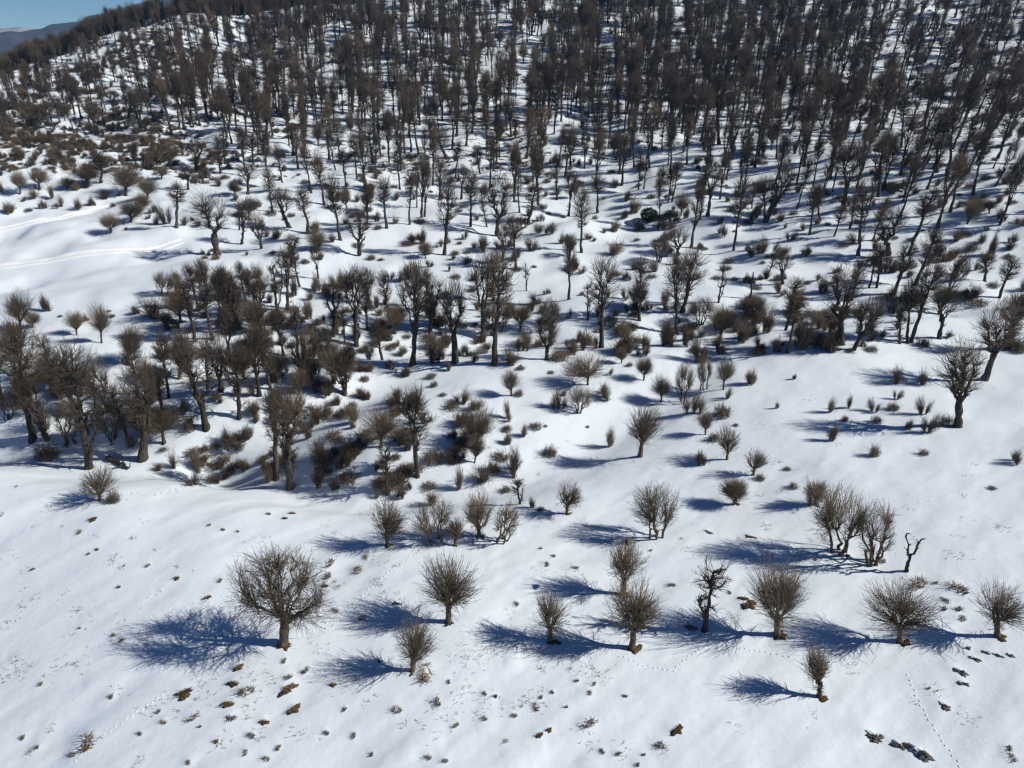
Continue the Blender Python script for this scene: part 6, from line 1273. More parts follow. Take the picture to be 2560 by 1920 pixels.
SHRUBS = [
    (41.4, 93.0, 'H', 4.7, 4.2, 'large twiggy shrub, second left of the sharply bent tree'),
    (-22.2, 71.0, 'H', 4.2, 3.4, 'large twiggy shrub, up and right of the broad crowned twin tree'),
    (-13.1, 110.5, 'H', 7.5, 3.5, 'large twiggy shrub, up and left of the tallest gully edge tree'),
    (16.6, 96.3, 'H', 4.4, 4.2, 'large twiggy shrub, nearest up and right of the widest rounded bush tree'),
    (-61.9, 82.3, 'H', 5.1, 3.1, 'large twiggy shrub, up and right of the massive dark tree'),
    (-58.7, 109.3, 'H', 4.4, 5.1, 'large twiggy shrub, nearest down and left of the big round headed tree'),
    (22.8, 98.8, 'H', 5.2, 3.6, 'large twiggy shrub, second up and right of the widest rounded bush tree'),
    (26.4, 93.0, 'H', 5.7, 3.0, 'large twiggy shrub, down and left of the broken pointed trunk'),
    (0.2, 67.8, 'H', 4.4, 2.4, 'large twiggy shrub, right of the umbrella shaped tree'),
    (38.9, 100.4, 'H', 4.7, 3.7, 'large twiggy shrub, nearest below the broken pointed trunk'),
    (69.5, 208.8, 'H', 9.5, 5.5, 'large twiggy shrub, right of the far forest right centre'),
    (-55.0, 105.8, 'H', 4.0, 4.5, 'large twiggy shrub, second down and left of the big round headed tree'),
    (10.5, 97.0, 'H', 3.6, 4.3, 'large twiggy shrub, above the widest rounded bush tree'),
    (34.4, 99.2, 'H', 4.2, 3.2, 'large twiggy shrub, second below the broken pointed trunk'),
    (22.8, 78.5, 'H', 3.4, 2.7, 'large twiggy shrub, up and right of the ragged dark bush tree'),
    (29.2, 56.6, 'H', 2.9, 2.0, 'large twiggy shrub, down and left of the smooth slope at right'),
    (46.8, 94.6, 'H', 3.3, 3.4, 'large twiggy shrub, nearest left of the sharply bent tree'),
    (81.6, 132.5, 'H', 3.4, 5.2, 'large twiggy shrub, down and right of the broken log'),
    (-22.2, 68.0, 'H', 3.6, 2.0, 'large twiggy shrub, right of the broad crowned twin tree'),
    (-62.3, 87.7, 'H', 3.3, 3.0, 'twiggy shrub, up and right of the massive dark tree'),
    (-55.3, 83.5, 'H', 3.5, 2.7, 'twiggy shrub, second up and left of the lit forked tree'),
    (-19.0, 70.8, 'H', 3.4, 2.1, 'twiggy shrub, up and right of the broad crowned twin tree'),
    (11.6, 73.2, 'H', 3.4, 2.1, 'twiggy shrub, left of the ragged dark bush tree'),
    (-58.8, 120.4, 'H', 5.0, 2.9, 'twiggy shrub, second down and left of the big round headed tree'),
    (49.3, 81.9, 'H', 2.9, 2.7, 'twiggy shrub, down and right of the sharply bent tree'),
    (-47.1, 107.6, 'H', 3.5, 3.4, 'twiggy shrub, second below the big round headed tree'),
    (-0.4, 91.7, 'H', 3.0, 3.2, 'twiggy shrub, nearest right of the tallest gully edge tree'),
    (-49.4, 83.2, 'H', 3.4, 2.5, 'twiggy shrub, above the lit forked tree'),
    (-81.9, 167.1, 'H', 5.8, 4.0, 'twiggy shrub, third right of the lone fan shaped tree'),
    (-46.0, 80.7, 'H', 3.2, 2.5, 'twiggy shrub, up and right of the lit forked tree'),
    (21.4, 146.4, 'H', 3.4, 5.4, 'twiggy shrub, second down and left of the dark evergreen bush'),
    (-59.0, 77.1, 'T', 2.6, 3.0, 'low bramble clump, down and right of the massive dark tree'),
    (66.3, 207.0, 'H', 6.1, 5.0, 'twiggy shrub, third right of the far forest right centre'),
    (30.2, 96.0, 'H', 3.6, 2.6, 'twiggy shrub, second down and left of the broken pointed trunk'),
    (-6.3, 150.7, 'H', 4.2, 4.5, 'twiggy shrub, third down and left of the fallen grey tree'),
    (-5.7, 65.3, 'H', 3.4, 1.7, 'twiggy shrub, down and left of the umbrella shaped tree'),
    (53.7, 118.3, 'H', 3.8, 3.4, 'twiggy shrub, right of the broken pointed trunk'),
    (-11.6, 93.9, 'H', 3.3, 2.8, 'twiggy shrub, fifth left of the tallest gully edge tree'),
    (47.0, 97.9, 'H', 2.9, 3.2, 'twiggy shrub, nearest up and left of the sharply bent tree'),
    (70.3, 92.4, 'H', 2.8, 3.1, 'twiggy shrub, above the middle of the right edge'),
    (-38.8, 107.7, 'H', 3.0, 3.6, 'twiggy shrub, fourth down and right of the big round headed tree'),
    (46.5, 68.9, 'H', 2.8, 2.0, 'twiggy shrub, nearest left of the gnarled lopped tree'),
    (-39.3, 75.2, 'H', 3.2, 2.2, 'twiggy shrub, second below the two crowned tree'),
    (-56.0, 81.2, 'H', 3.4, 2.3, 'twiggy shrub, right of the massive dark tree'),
    (-52.1, 91.6, 'H', 3.8, 2.2, 'twiggy shrub, third up and left of the two crowned tree'),
    (-33.1, 109.8, 'H', 4.4, 2.4, 'twiggy shrub, sixth down and left of the clearing left of centre'),
    (120.6, 253.2, 'H', 6.1, 6.5, 'twiggy shrub, nearest down and left of the long fallen trunk'),
    (12.1, 83.1, 'H', 2.5, 2.8, 'twiggy shrub, down and right of the widest rounded bush tree'),
    (87.4, 138.1, 'H', 3.0, 4.7, 'twiggy shrub, down and right of the broken log'),
    (39.9, 109.2, 'H', 3.8, 2.8, 'twiggy shrub, nearest below the broken pointed trunk'),
    (-20.3, 132.2, 'H', 3.4, 4.2, 'twiggy shrub, second down and right of the clearing left of centre'),
    (-0.4, 77.6, 'H', 2.8, 2.2, 'twiggy shrub, third up and right of the umbrella shaped tree'),
    (50.8, 141.1, 'H', 3.5, 4.3, 'twiggy shrub, nearest above the broken pointed trunk'),
    (5.9, 80.0, 'H', 3.1, 2.1, 'twiggy shrub, down and left of the widest rounded bush tree'),
    (-48.6, 86.4, 'H', 2.8, 2.5, 'twiggy shrub, second up and left of the two crowned tree'),
    (89.7, 130.5, 'H', 5.8, 2.0, 'twiggy shrub, second down and left of the right edge upper quarter'),
    (34.7, 109.4, 'H', 3.2, 3.0, 'twiggy shrub, nearest down and left of the broken pointed trunk'),
    (-8.6, 63.0, 'H', 2.3, 2.0, 'twiggy shrub, down and right of the goblet crowned tree'),
    (-13.0, 72.3, 'H', 2.7, 1.9, 'twiggy shrub, nearest up and left of the goblet crowned tree'),
    (3.8, 147.6, 'H', 4.3, 3.5, 'twiggy shrub, below the fallen grey tree'),
    (25.8, 98.0, 'H', 4.0, 2.0, 'twiggy shrub, third down and left of the broken pointed trunk'),
    (49.4, 108.8, 'H', 2.9, 3.1, 'twiggy shrub, second up and left of the sharply bent tree'),
    (19.4, 96.4, 'H', 2.9, 2.5, 'twiggy shrub, nearest up and right of the widest rounded bush tree'),
    (-39.1, 122.6, 'H', 4.5, 2.4, 'twiggy shrub, fourth down and left of the clearing left of centre'),
    (-48.1, 124.9, 'H', 3.1, 3.6, 'twiggy shrub, nearest down and right of the big round headed tree'),
    (29.4, 174.1, 'H', 4.6, 4.0, 'twiggy shrub, left of the dark evergreen bush'),
    (35.2, 164.0, 'H', 3.5, 4.7, 'twiggy shrub, nearest down and right of the dark evergreen bush'),
    (47.9, 73.3, 'H', 2.7, 1.7, 'twiggy shrub, second left of the gnarled lopped tree'),
    (-36.4, 125.8, 'H', 4.0, 2.7, 'twiggy shrub, third down and left of the clearing left of centre'),
    (-53.7, 111.4, 'H', 4.0, 2.2, 'twiggy shrub, fourth down and left of the big round headed tree'),
    (-38.1, 100.3, 'H', 2.0, 3.6, 'twiggy shrub, second up and right of the two crowned tree'),
    (31.5, 84.1, 'H', 2.8, 1.9, 'twiggy shrub, third below the broken pointed trunk'),
    (-7.0, 68.9, 'H', 1.9, 2.2, 'twiggy shrub, left of the umbrella shaped tree'),
    (-79.9, 115.1, 'H', 3.7, 2.3, 'twiggy shrub, right of the middle of the left edge'),
    (38.1, 75.2, 'H', 2.5, 1.8, 'twiggy shrub, second above the smooth slope at right'),
    (-19.6, 155.6, 'H', 4.1, 3.3, 'twiggy shrub, second right of the clearing left of centre'),
    (9.1, 159.1, 'H', 3.1, 4.4, 'twiggy shrub, second right of the fallen grey tree'),
    (-57.5, 114.4, 'H', 2.7, 2.9, 'twiggy shrub, third down and left of the big round headed tree'),
    (-51.2, 96.6, 'H', 2.4, 2.5, 'twiggy shrub, fourth up and left of the two crowned tree'),
    (117.3, 189.5, 'H', 3.7, 4.4, 'twiggy shrub, second up and left of the right edge upper quarter'),
    (26.5, 116.6, 'H', 3.3, 2.4, 'twiggy shrub, left of the broken pointed trunk'),
    (-32.2, 128.1, 'H', 3.6, 2.6, 'twiggy shrub, nearest down and left of the clearing left of centre'),
    (-28.1, 106.3, 'H', 3.1, 2.3, 'twiggy shrub, second below the clearing left of centre'),
    (-41.8, 74.5, 'H', 3.1, 1.4, 'twiggy shrub, right of the lit forked tree'),
    (20.4, 65.8, 'H', 2.2, 1.6, 'twiggy shrub, right of the ragged dark bush tree'),
    (-12.0, 64.5, 'H', 2.2, 1.6, 'twiggy shrub, second down and left of the goblet crowned tree'),
    (-36.3, 78.1, 'H', 2.9, 1.6, 'twiggy shrub, down and right of the two crowned tree'),
    (52.4, 95.4, 'H', 2.2, 2.6, 'twiggy shrub, up and right of the sharply bent tree'),
    (-33.4, 74.8, 'H', 2.0, 2.2, 'twiggy shrub, left of the broad crowned twin tree'),
    (-20.3, 67.1, 'H', 1.8, 2.0, 'twiggy shrub, right of the broad crowned twin tree'),
    (25.7, 76.5, 'T', 1.8, 2.3, 'low bramble clump, up and right of the ragged dark bush tree'),
    (35.8, 68.5, 'H', 2.3, 1.5, 'twiggy shrub, nearest above the smooth slope at right'),
    (6.8, 93.5, 'T', 1.8, 3.0, 'low bramble clump, up and left of the widest rounded bush tree'),
    (54.2, 139.1, 'H', 2.3, 4.2, 'twiggy shrub, second up and right of the broken pointed trunk'),
    (37.9, 93.2, 'H', 2.8, 1.9, 'twiggy shrub, down and right of the broken pointed trunk'),
    (52.6, 81.8, 'H', 2.5, 1.7, 'twiggy shrub, nearest up and left of the gnarled lopped tree'),
    (-15.5, 80.8, 'H', 2.0, 2.2, 'twiggy shrub, nearest above the goblet crowned tree'),
    (-13.0, 81.7, 'H', 2.0, 2.2, 'twiggy shrub, second above the goblet crowned tree'),
    (-38.7, 76.2, 'H', 1.9, 2.2, 'twiggy shrub, nearest below the two crowned tree'),
    (-29.9, 72.6, 'H', 2.9, 1.4, 'twiggy shrub, up and left of the broad crowned twin tree'),
    (1.4, 73.9, 'H', 2.1, 1.8, 'twiggy shrub, second up and right of the umbrella shaped tree'),
    (-10.6, 94.9, 'H', 2.3, 2.3, 'twiggy shrub, fourth left of the tallest gully edge tree'),
    (3.5, 116.8, 'H', 2.8, 2.6, 'twiggy shrub, below the thin knobbly lone tree'),
    (36.1, 96.2, 'H', 2.3, 2.2, 'twiggy shrub, second below the broken pointed trunk'),
    (23.6, 163.3, 'H', 3.3, 3.4, 'twiggy shrub, nearest down and left of the dark evergreen bush'),
    (1.7, 97.8, 'H', 2.4, 2.2, 'twiggy shrub, second right of the tallest gully edge tree'),
    (-23.7, 118.2, 'H', 2.9, 2.5, 'twiggy shrub, nearest below the clearing left of centre'),
    (-43.1, 82.3, 'H', 2.2, 1.8, 'twiggy shrub, nearest up and left of the two crowned tree'),
    (-34.7, 84.6, 'H', 2.3, 1.9, 'twiggy shrub, nearest up and right of the two crowned tree'),
    (96.3, 180.1, 'H', 3.6, 3.4, 'twiggy shrub, above the broken log'),
    (-127.1, 179.7, 'H', 3.4, 3.7, 'twiggy shrub, below the left edge upper quarter'),
    (-111.8, 184.3, 'H', 4.1, 3.4, 'twiggy shrub, right of the upper packed snow track'),
    (-23.0, 103.0, 'H', 2.1, 2.7, 'twiggy shrub, third below the clearing left of centre'),
    (-135.5, 191.6, 'H', 4.6, 2.9, 'twiggy shrub, down and right of the left edge upper quarter'),
    (93.7, 131.2, 'H', 2.0, 3.5, 'twiggy shrub, below the right edge upper quarter'),
    (61.7, 122.9, 'H', 2.6, 2.5, 'twiggy shrub, above the sharply bent tree'),
    (12.7, 98.0, 'H', 2.2, 2.1, 'twiggy shrub, above the widest rounded bush tree'),
    (-48.5, 78.0, 'H', 2.0, 1.8, 'twiggy shrub, nearest up and left of the lit forked tree'),
    (51.7, 62.0, 'H', 1.8, 1.4, 'twiggy shrub, down and right of the gnarled lopped tree'),
    (43.0, 74.9, 'H', 2.0, 1.6, 'twiggy shrub, second below the sharply bent tree'),
    (58.9, 138.6, 'H', 2.5, 3.1, 'twiggy shrub, third up and right of the broken pointed trunk'),
    (174.6, 287.5, 'H', 4.1, 5.8, 'twiggy shrub, right of the long fallen trunk'),
    (-64.1, 178.3, 'H', 3.7, 3.1, 'twiggy shrub, up and right of the big round headed tree'),
    (149.6, 238.5, 'H', 3.7, 4.9, 'twiggy shrub, third up and left of the right edge upper quarter'),
    (91.3, 136.1, 'H', 2.4, 3.0, 'twiggy shrub, nearest down and left of the right edge upper quarter'),
    (44.3, 94.9, 'H', 2.1, 1.9, 'twiggy shrub, left of the sharply bent tree'),
    (11.0, 152.4, 'H', 3.0, 2.9, 'twiggy shrub, down and right of the fallen grey tree'),
    (-20.9, 86.5, 'H', 1.9, 2.0, 'twiggy shrub, second up and left of the goblet crowned tree'),
    (28.2, 197.6, 'H', 3.1, 4.0, 'twiggy shrub, up and left of the dark evergreen bush'),
    (-41.3, 61.0, 'T', 1.6, 1.4, 'low bramble clump, down and left of the lit forked tree'),
    (9.0, 96.1, 'H', 2.0, 2.1, 'twiggy shrub, up and left of the widest rounded bush tree'),
    (-107.4, 235.0, 'H', 2.7, 5.9, 'twiggy shrub, third up and right of the lone fan shaped tree'),
    (6.2, 162.2, 'H', 2.8, 3.2, 'twiggy shrub, nearest right of the fallen grey tree'),
    (-34.0, 124.3, 'H', 2.6, 2.3, 'twiggy shrub, second down and left of the clearing left of centre'),
    (-126.3, 190.2, 'H', 3.1, 3.7, 'twiggy shrub, second up and left of the upper packed snow track'),
    (-107.6, 190.6, 'H', 3.2, 3.7, 'twiggy shrub, above the lone fan shaped tree'),
    (101.2, 179.0, 'H', 3.1, 3.0, 'twiggy shrub, up and right of the broken log'),
    (-6.6, 95.9, 'H', 2.0, 2.1, 'twiggy shrub, second left of the tallest gully edge tree'),
    (-17.3, 102.8, 'H', 2.1, 2.2, 'twiggy shrub, seventh left of the tallest gully edge tree'),
    (80.3, 210.5, 'H', 4.0, 3.3, 'twiggy shrub, left of the broken log'),
    (-121.7, 190.9, 'H', 4.0, 2.9, 'twiggy shrub, nearest above the upper packed snow track'),
    (4.4, 71.2, 'T', 1.5, 1.7, 'low bramble clump, right of the umbrella shaped tree'),
    (-116.7, 185.7, 'H', 3.1, 3.4, 'twiggy shrub, nearest up and right of the upper packed snow track'),
    (178.9, 277.4, 'H', 3.0, 6.2, 'twiggy shrub, second below the top right corner'),
    (183.6, 297.3, 'H', 3.2, 6.6, 'twiggy shrub, down and left of the top right corner'),
    (58.3, 84.4, 'H', 1.4, 2.0, 'twiggy shrub, above the gnarled lopped tree'),
    (13.1, 217.9, 'H', 3.4, 3.7, 'twiggy shrub, third up and right of the fallen grey tree'),
    (106.7, 159.8, 'H', 2.6, 2.7, 'twiggy shrub, nearest up and left of the right edge upper quarter'),
    (38.6, 64.8, 'T', 1.6, 1.2, 'low bramble clump, nearest up and right of the smooth slope at right'),
    (-15.0, 91.7, 'H', 1.8, 1.9, 'twiggy shrub, sixth left of the tallest gully edge tree'),
    (-45.4, 122.2, 'H', 2.2, 2.4, 'twiggy shrub, second down and right of the big round headed tree'),
    (49.1, 70.3, 'T', 1.4, 1.5, 'low bramble clump, nearest left of the gnarled lopped tree'),
    (-9.0, 91.7, 'H', 1.8, 1.9, 'twiggy shrub, third left of the tallest gully edge tree'),
    (-42.0, 117.3, 'H', 2.1, 2.3, 'twiggy shrub, third down and right of the big round headed tree'),
    (40.7, 75.9, 'H', 2.2, 1.1, 'twiggy shrub, nearest below the sharply bent tree'),
    (84.4, 125.4, 'H', 2.0, 2.5, 'twiggy shrub, third down and left of the right edge upper quarter'),
    (4.1, 106.0, 'H', 1.9, 2.3, 'twiggy shrub, third right of the tallest gully edge tree'),
    (-22.2, 157.0, 'H', 2.3, 3.3, 'twiggy shrub, nearest right of the clearing left of centre'),
    (-33.8, 78.9, 'T', 1.8, 1.5, 'low bramble clump, right of the two crowned tree'),
    (186.8, 292.4, 'H', 2.6, 7.0, 'twiggy shrub, nearest below the top right corner'),
    (60.0, 224.2, 'H', 3.3, 3.8, 'twiggy shrub, nearest right of the far forest right centre'),
    (-3.9, 106.3, 'H', 1.6, 2.5, 'twiggy shrub, up and left of the tallest gully edge tree'),
    (-2.4, 67.7, 'H', 2.0, 1.1, 'twiggy shrub, nearest down and right of the umbrella shaped tree'),
    (-3.2, 151.4, 'H', 2.3, 2.9, 'twiggy shrub, second down and left of the fallen grey tree'),
    (-5.3, 92.9, 'H', 2.1, 1.4, 'twiggy shrub, nearest left of the tallest gully edge tree'),
    (-46.6, 104.9, 'H', 1.8, 2.0, 'twiggy shrub, third below the big round headed tree'),
    (1.9, 59.1, 'H', 1.5, 1.1, 'twiggy shrub, second down and right of the umbrella shaped tree'),
    (-80.6, 199.7, 'H', 2.8, 3.4, 'twiggy shrub, nearest above the big round headed tree'),
    (-121.5, 197.6, 'H', 2.9, 3.4, 'twiggy shrub, second up and right of the upper packed snow track'),
    (101.4, 164.0, 'H', 2.4, 2.8, 'twiggy shrub, left of the right edge upper quarter'),
    (167.3, 257.1, 'H', 3.4, 4.2, 'twiggy shrub, above the right edge upper quarter'),
    (135.9, 270.0, 'H', 3.6, 4.4, 'twiggy shrub, below the long fallen trunk'),
    (-117.3, 195.5, 'H', 2.8, 3.4, 'twiggy shrub, third up and right of the upper packed snow track'),
    (80.0, 123.4, 'H', 2.3, 2.0, 'twiggy shrub, fourth down and left of the right edge upper quarter'),
    (-39.0, 152.4, 'H', 2.6, 2.4, 'twiggy shrub, nearest up and left of the clearing left of centre'),
    (-0.5, 72.7, 'H', 1.7, 1.3, 'twiggy shrub, nearest up and right of the umbrella shaped tree'),
    (59.3, 94.7, 'T', 1.5, 1.9, 'low bramble clump, second right of the sharply bent tree'),
    (-41.4, 79.4, 'T', 1.4, 1.8, 'low bramble clump, left of the two crowned tree'),
    (-30.0, 188.8, 'H', 2.3, 3.7, 'twiggy shrub, up and right of the clearing left of centre'),
    (89.1, 160.1, 'H', 2.0, 3.1, 'twiggy shrub, right of the broken log'),
    (-115.9, 197.6, 'H', 2.4, 3.8, 'twiggy shrub, fourth up and right of the upper packed snow track'),
    (-99.0, 222.4, 'H', 2.6, 4.2, 'twiggy shrub, second up and right of the lone fan shaped tree'),
    (65.8, 221.4, 'H', 3.5, 3.0, 'twiggy shrub, second right of the far forest right centre'),
    (-17.7, 93.3, 'H', 1.6, 1.8, 'twiggy shrub, eighth left of the tallest gully edge tree'),
    (27.6, 80.8, 'H', 1.8, 1.2, 'twiggy shrub, up and right of the ragged dark bush tree'),
    (-109.1, 186.7, 'H', 2.9, 2.6, 'twiggy shrub, up and left of the lone fan shaped tree'),
    (12.3, 194.4, 'H', 2.5, 3.4, 'twiggy shrub, nearest up and right of the fallen grey tree'),
    (-1.9, 68.0, 'T', 1.2, 1.4, 'low bramble clump, down and right of the umbrella shaped tree'),
    (-62.9, 111.6, 'H', 1.9, 1.8, 'twiggy shrub, down and right of the lower packed snow track'),
    (9.0, 218.9, 'H', 3.0, 3.2, 'twiggy shrub, above the fallen grey tree'),
    (-34.6, 77.5, 'T', 1.4, 1.5, 'low bramble clump, down and right of the two crowned tree'),
    (62.5, 151.7, 'H', 1.9, 2.7, 'twiggy shrub, fourth up and right of the broken pointed trunk'),
    (106.7, 230.1, 'H', 3.6, 2.9, 'twiggy shrub, up and left of the broken log'),
    (70.7, 91.0, 'T', 1.4, 1.7, 'low bramble clump, above the middle of the right edge'),
    (-15.5, 152.8, 'H', 2.0, 2.7, 'twiggy shrub, fifth right of the clearing left of centre'),
    (60.2, 158.7, 'H', 2.1, 2.8, 'twiggy shrub, second above the broken pointed trunk'),
    (23.3, 71.0, 'T', 1.1, 1.5, 'low bramble clump, right of the ragged dark bush tree'),
    (47.4, 77.7, 'H', 1.6, 1.2, 'twiggy shrub, second up and left of the gnarled lopped tree'),
    (43.3, 126.8, 'H', 1.9, 2.0, 'twiggy shrub, up and left of the broken pointed trunk'),
    (-63.1, 128.5, 'H', 1.9, 2.0, 'twiggy shrub, nearest down and left of the big round headed tree'),
    (87.9, 133.5, 'T', 1.5, 2.7, 'low bramble clump, down and left of the right edge upper quarter'),
    (45.0, 70.1, 'H', 1.4, 1.1, 'twiggy shrub, third left of the gnarled lopped tree'),
    (-17.0, 140.7, 'H', 2.3, 2.0, 'twiggy shrub, fourth right of the clearing left of centre'),
    (-120.7, 184.3, 'H', 2.8, 2.5, 'twiggy shrub, nearest up and left of the upper packed snow track'),
    (45.4, 74.9, 'T', 1.1, 1.5, 'low bramble clump, second left of the gnarled lopped tree'),
    (-110.2, 257.1, 'H', 3.5, 3.2, 'twiggy shrub, fourth up and right of the lone fan shaped tree'),
    (-84.1, 167.8, 'H', 2.2, 2.6, 'twiggy shrub, second right of the lone fan shaped tree'),
    (9.8, 112.0, 'H', 1.9, 1.6, 'twiggy shrub, down and right of the thin knobbly lone tree'),
    (-5.9, 117.6, 'H', 2.0, 1.6, 'twiggy shrub, down and left of the thin knobbly lone tree'),
    (-87.8, 174.8, 'H', 2.5, 2.3, 'twiggy shrub, nearest right of the lone fan shaped tree'),
    (-75.4, 163.3, 'H', 2.4, 2.2, 'twiggy shrub, up and left of the big round headed tree'),
    (-14.5, 156.3, 'H', 2.4, 2.1, 'twiggy shrub, left of the fallen grey tree'),
    (64.1, 97.0, 'H', 1.3, 1.7, 'twiggy shrub, up and left of the middle of the right edge'),
    (-43.4, 73.8, 'H', 1.2, 1.4, 'twiggy shrub, down and right of the lit forked tree'),
    (-52.6, 113.6, 'H', 1.8, 1.6, 'twiggy shrub, nearest below the big round headed tree'),
    (42.3, 72.2, 'T', 1.0, 1.3, 'low bramble clump, second up and right of the smooth slope at right'),
    (2.9, 75.7, 'T', 0.9, 1.6, 'low bramble clump, second up and right of the umbrella shaped tree'),
    (19.4, 113.6, 'H', 1.7, 1.6, 'twiggy shrub, second up and right of the widest rounded bush tree'),
    (-54.0, 192.7, 'H', 2.4, 2.5, 'twiggy shrub, second up and left of the clearing left of centre'),
    (-41.2, 213.7, 'H', 2.5, 2.7, 'twiggy shrub, below the far forest left centre'),
    (12.1, 207.4, 'H', 2.5, 2.7, 'twiggy shrub, second up and right of the fallen grey tree'),
    (-18.4, 147.5, 'H', 1.3, 3.0, 'twiggy shrub, third right of the clearing left of centre'),
    (-22.6, 120.0, 'H', 1.7, 1.7, 'twiggy shrub, third down and right of the clearing left of centre'),
    (-23.5, 133.3, 'H', 1.9, 1.8, 'twiggy shrub, nearest down and right of the clearing left of centre'),
    (-70.3, 110.2, 'H', 1.6, 1.5, 'twiggy shrub, below the lower packed snow track'),
    (-41.2, 149.1, 'H', 2.0, 2.0, 'twiggy shrub, left of the clearing left of centre'),
    (-8.3, 152.1, 'H', 2.0, 2.0, 'twiggy shrub, fourth down and left of the fallen grey tree'),
    (-0.5, 151.7, 'H', 2.0, 2.0, 'twiggy shrub, nearest down and left of the fallen grey tree'),
    (-1.8, 175.2, 'H', 2.1, 2.3, 'twiggy shrub, nearest up and left of the fallen grey tree'),
    (50.5, 91.8, 'T', 0.9, 2.0, 'low bramble clump, nearest right of the sharply bent tree'),
    (-14.8, 64.8, 'H', 1.2, 1.0, 'twiggy shrub, third down and left of the goblet crowned tree'),
    (-97.3, 235.4, 'H', 2.2, 3.5, 'twiggy shrub, third above the big round headed tree'),
    (51.6, 167.8, 'T', 1.8, 2.6, 'low bramble clump, right of the dark evergreen bush'),
    (13.6, 88.8, 'H', 1.4, 1.2, 'twiggy shrub, right of the widest rounded bush tree'),
    (-0.6, 75.0, 'T', 0.9, 1.4, 'low bramble clump, nearest up and right of the umbrella shaped tree'),
    (-6.3, 71.3, 'H', 1.0, 1.1, 'twiggy shrub, up and left of the umbrella shaped tree'),
    (-11.3, 89.9, 'T', 0.9, 1.6, 'low bramble clump, left of the tallest gully edge tree'),
    (52.2, 174.5, 'H', 2.2, 1.9, 'twiggy shrub, right of the dark evergreen bush'),
    (92.8, 251.8, 'H', 2.9, 2.6, 'twiggy shrub, second down and left of the long fallen trunk'),
    (-110.3, 235.0, 'H', 2.2, 3.0, 'twiggy shrub, nearest up and right of the lone fan shaped tree'),
    (40.2, 150.3, 'H', 1.6, 2.0, 'twiggy shrub, second down and right of the dark evergreen bush'),
    (-30.9, 109.3, 'H', 1.6, 1.3, 'twiggy shrub, fifth down and left of the clearing left of centre'),
    (-36.7, 75.8, 'H', 1.1, 1.2, 'twiggy shrub, third below the two crowned tree'),
    (0.9, 83.1, 'T', 1.0, 1.3, 'low bramble clump, down and right of the tallest gully edge tree'),
    (46.1, 127.5, 'H', 1.3, 1.7, 'twiggy shrub, nearest up and right of the broken pointed trunk'),
    (-3.5, 66.2, 'H', 0.9, 1.0, 'twiggy shrub, below the umbrella shaped tree'),
    (1.7, 172.0, 'T', 1.1, 3.4, 'low bramble clump, up and left of the fallen grey tree'),
    (28.3, 59.7, 'T', 0.7, 1.0, 'low bramble clump, nearest left of the smooth slope at right'),
    (-11.3, 65.8, 'H', 1.0, 0.9, 'twiggy shrub, nearest down and left of the goblet crowned tree'),
    (-64.1, 180.8, 'T', 1.9, 2.0, 'low bramble clump, up and right of the big round headed tree'),
    (-88.8, 204.9, 'H', 2.0, 2.2, 'twiggy shrub, second above the big round headed tree'),
    (-126.9, 213.3, 'H', 2.0, 2.3, 'twiggy shrub, second above the upper packed snow track'),
    (-15.1, 203.9, 'H', 2.1, 2.2, 'twiggy shrub, second up and left of the fallen grey tree'),
    (87.6, 267.6, 'H', 2.5, 2.8, 'twiggy shrub, fourth right of the far forest right centre'),
    (43.8, 64.7, 'T', 0.7, 1.0, 'low bramble clump, down and left of the gnarled lopped tree'),
    (157.5, 276.0, 'T', 1.7, 3.9, 'low bramble clump, down and right of the long fallen trunk'),
    (25.7, 61.9, 'T', 0.7, 1.0, 'low bramble clump, second left of the smooth slope at right'),
    (-12.1, 147.8, 'T', 1.3, 2.0, 'low bramble clump, left of the fallen grey tree'),
    (-20.7, 90.2, 'T', 1.0, 1.3, 'low bramble clump, up and left of the goblet crowned tree'),
    (-59.3, 138.9, 'T', 1.2, 1.9, 'low bramble clump, down and left of the big round headed tree'),
    (38.9, 72.8, 'T', 0.9, 0.9, 'low bramble clump, above the smooth slope at right'),
    (8.9, 193.0, 'H', 2.0, 1.9, 'tiny twiggy shrub, up and right of the fallen grey tree'),
    (-21.4, 84.5, 'T', 0.8, 1.3, 'tiny low bramble clump, up and left of the goblet crowned tree'),
    (-10.6, 87.0, 'T', 1.0, 1.1, 'tiny low bramble clump, left of the tallest gully edge tree'),
    (1.2, 90.1, 'T', 0.8, 1.3, 'tiny low bramble clump, right of the tallest gully edge tree'),
    (-42.5, 128.5, 'H', 1.5, 1.2, 'tiny twiggy shrub, right of the big round headed tree'),
    (-90.0, 216.5, 'H', 1.8, 2.3, 'tiny twiggy shrub, second above the big round headed tree'),
    (-87.6, 171.7, 'H', 1.8, 1.5, 'tiny twiggy shrub, second right of the lone fan shaped tree'),
    (-12.5, 137.8, 'H', 1.7, 1.1, 'tiny twiggy shrub, left of the thin knobbly lone tree'),
    (2.9, 58.4, 'T', 0.5, 0.9, 'tiny low bramble clump, down and right of the umbrella shaped tree'),
    (37.3, 84.5, 'H', 0.9, 0.9, 'tiny twiggy shrub, down and left of the sharply bent tree'),
    (-127.8, 188.5, 'H', 1.5, 1.7, 'tiny twiggy shrub, right of the left edge upper quarter'),
    (-123.4, 182.5, 'T', 1.0, 2.2, 'tiny low bramble clump, left of the upper packed snow track'),
    (-44.0, 77.0, 'T', 0.5, 1.3, 'tiny low bramble clump, up and right of the lit forked tree'),
    (32.4, 76.8, 'H', 1.1, 0.6, 'tiny twiggy shrub, up and left of the smooth slope at right'),
    (-53.1, 111.4, 'T', 0.6, 1.8, 'tiny low bramble clump, below the big round headed tree'),
    (-83.7, 216.5, 'H', 1.7, 1.8, 'tiny twiggy shrub, nearest above the big round headed tree'),
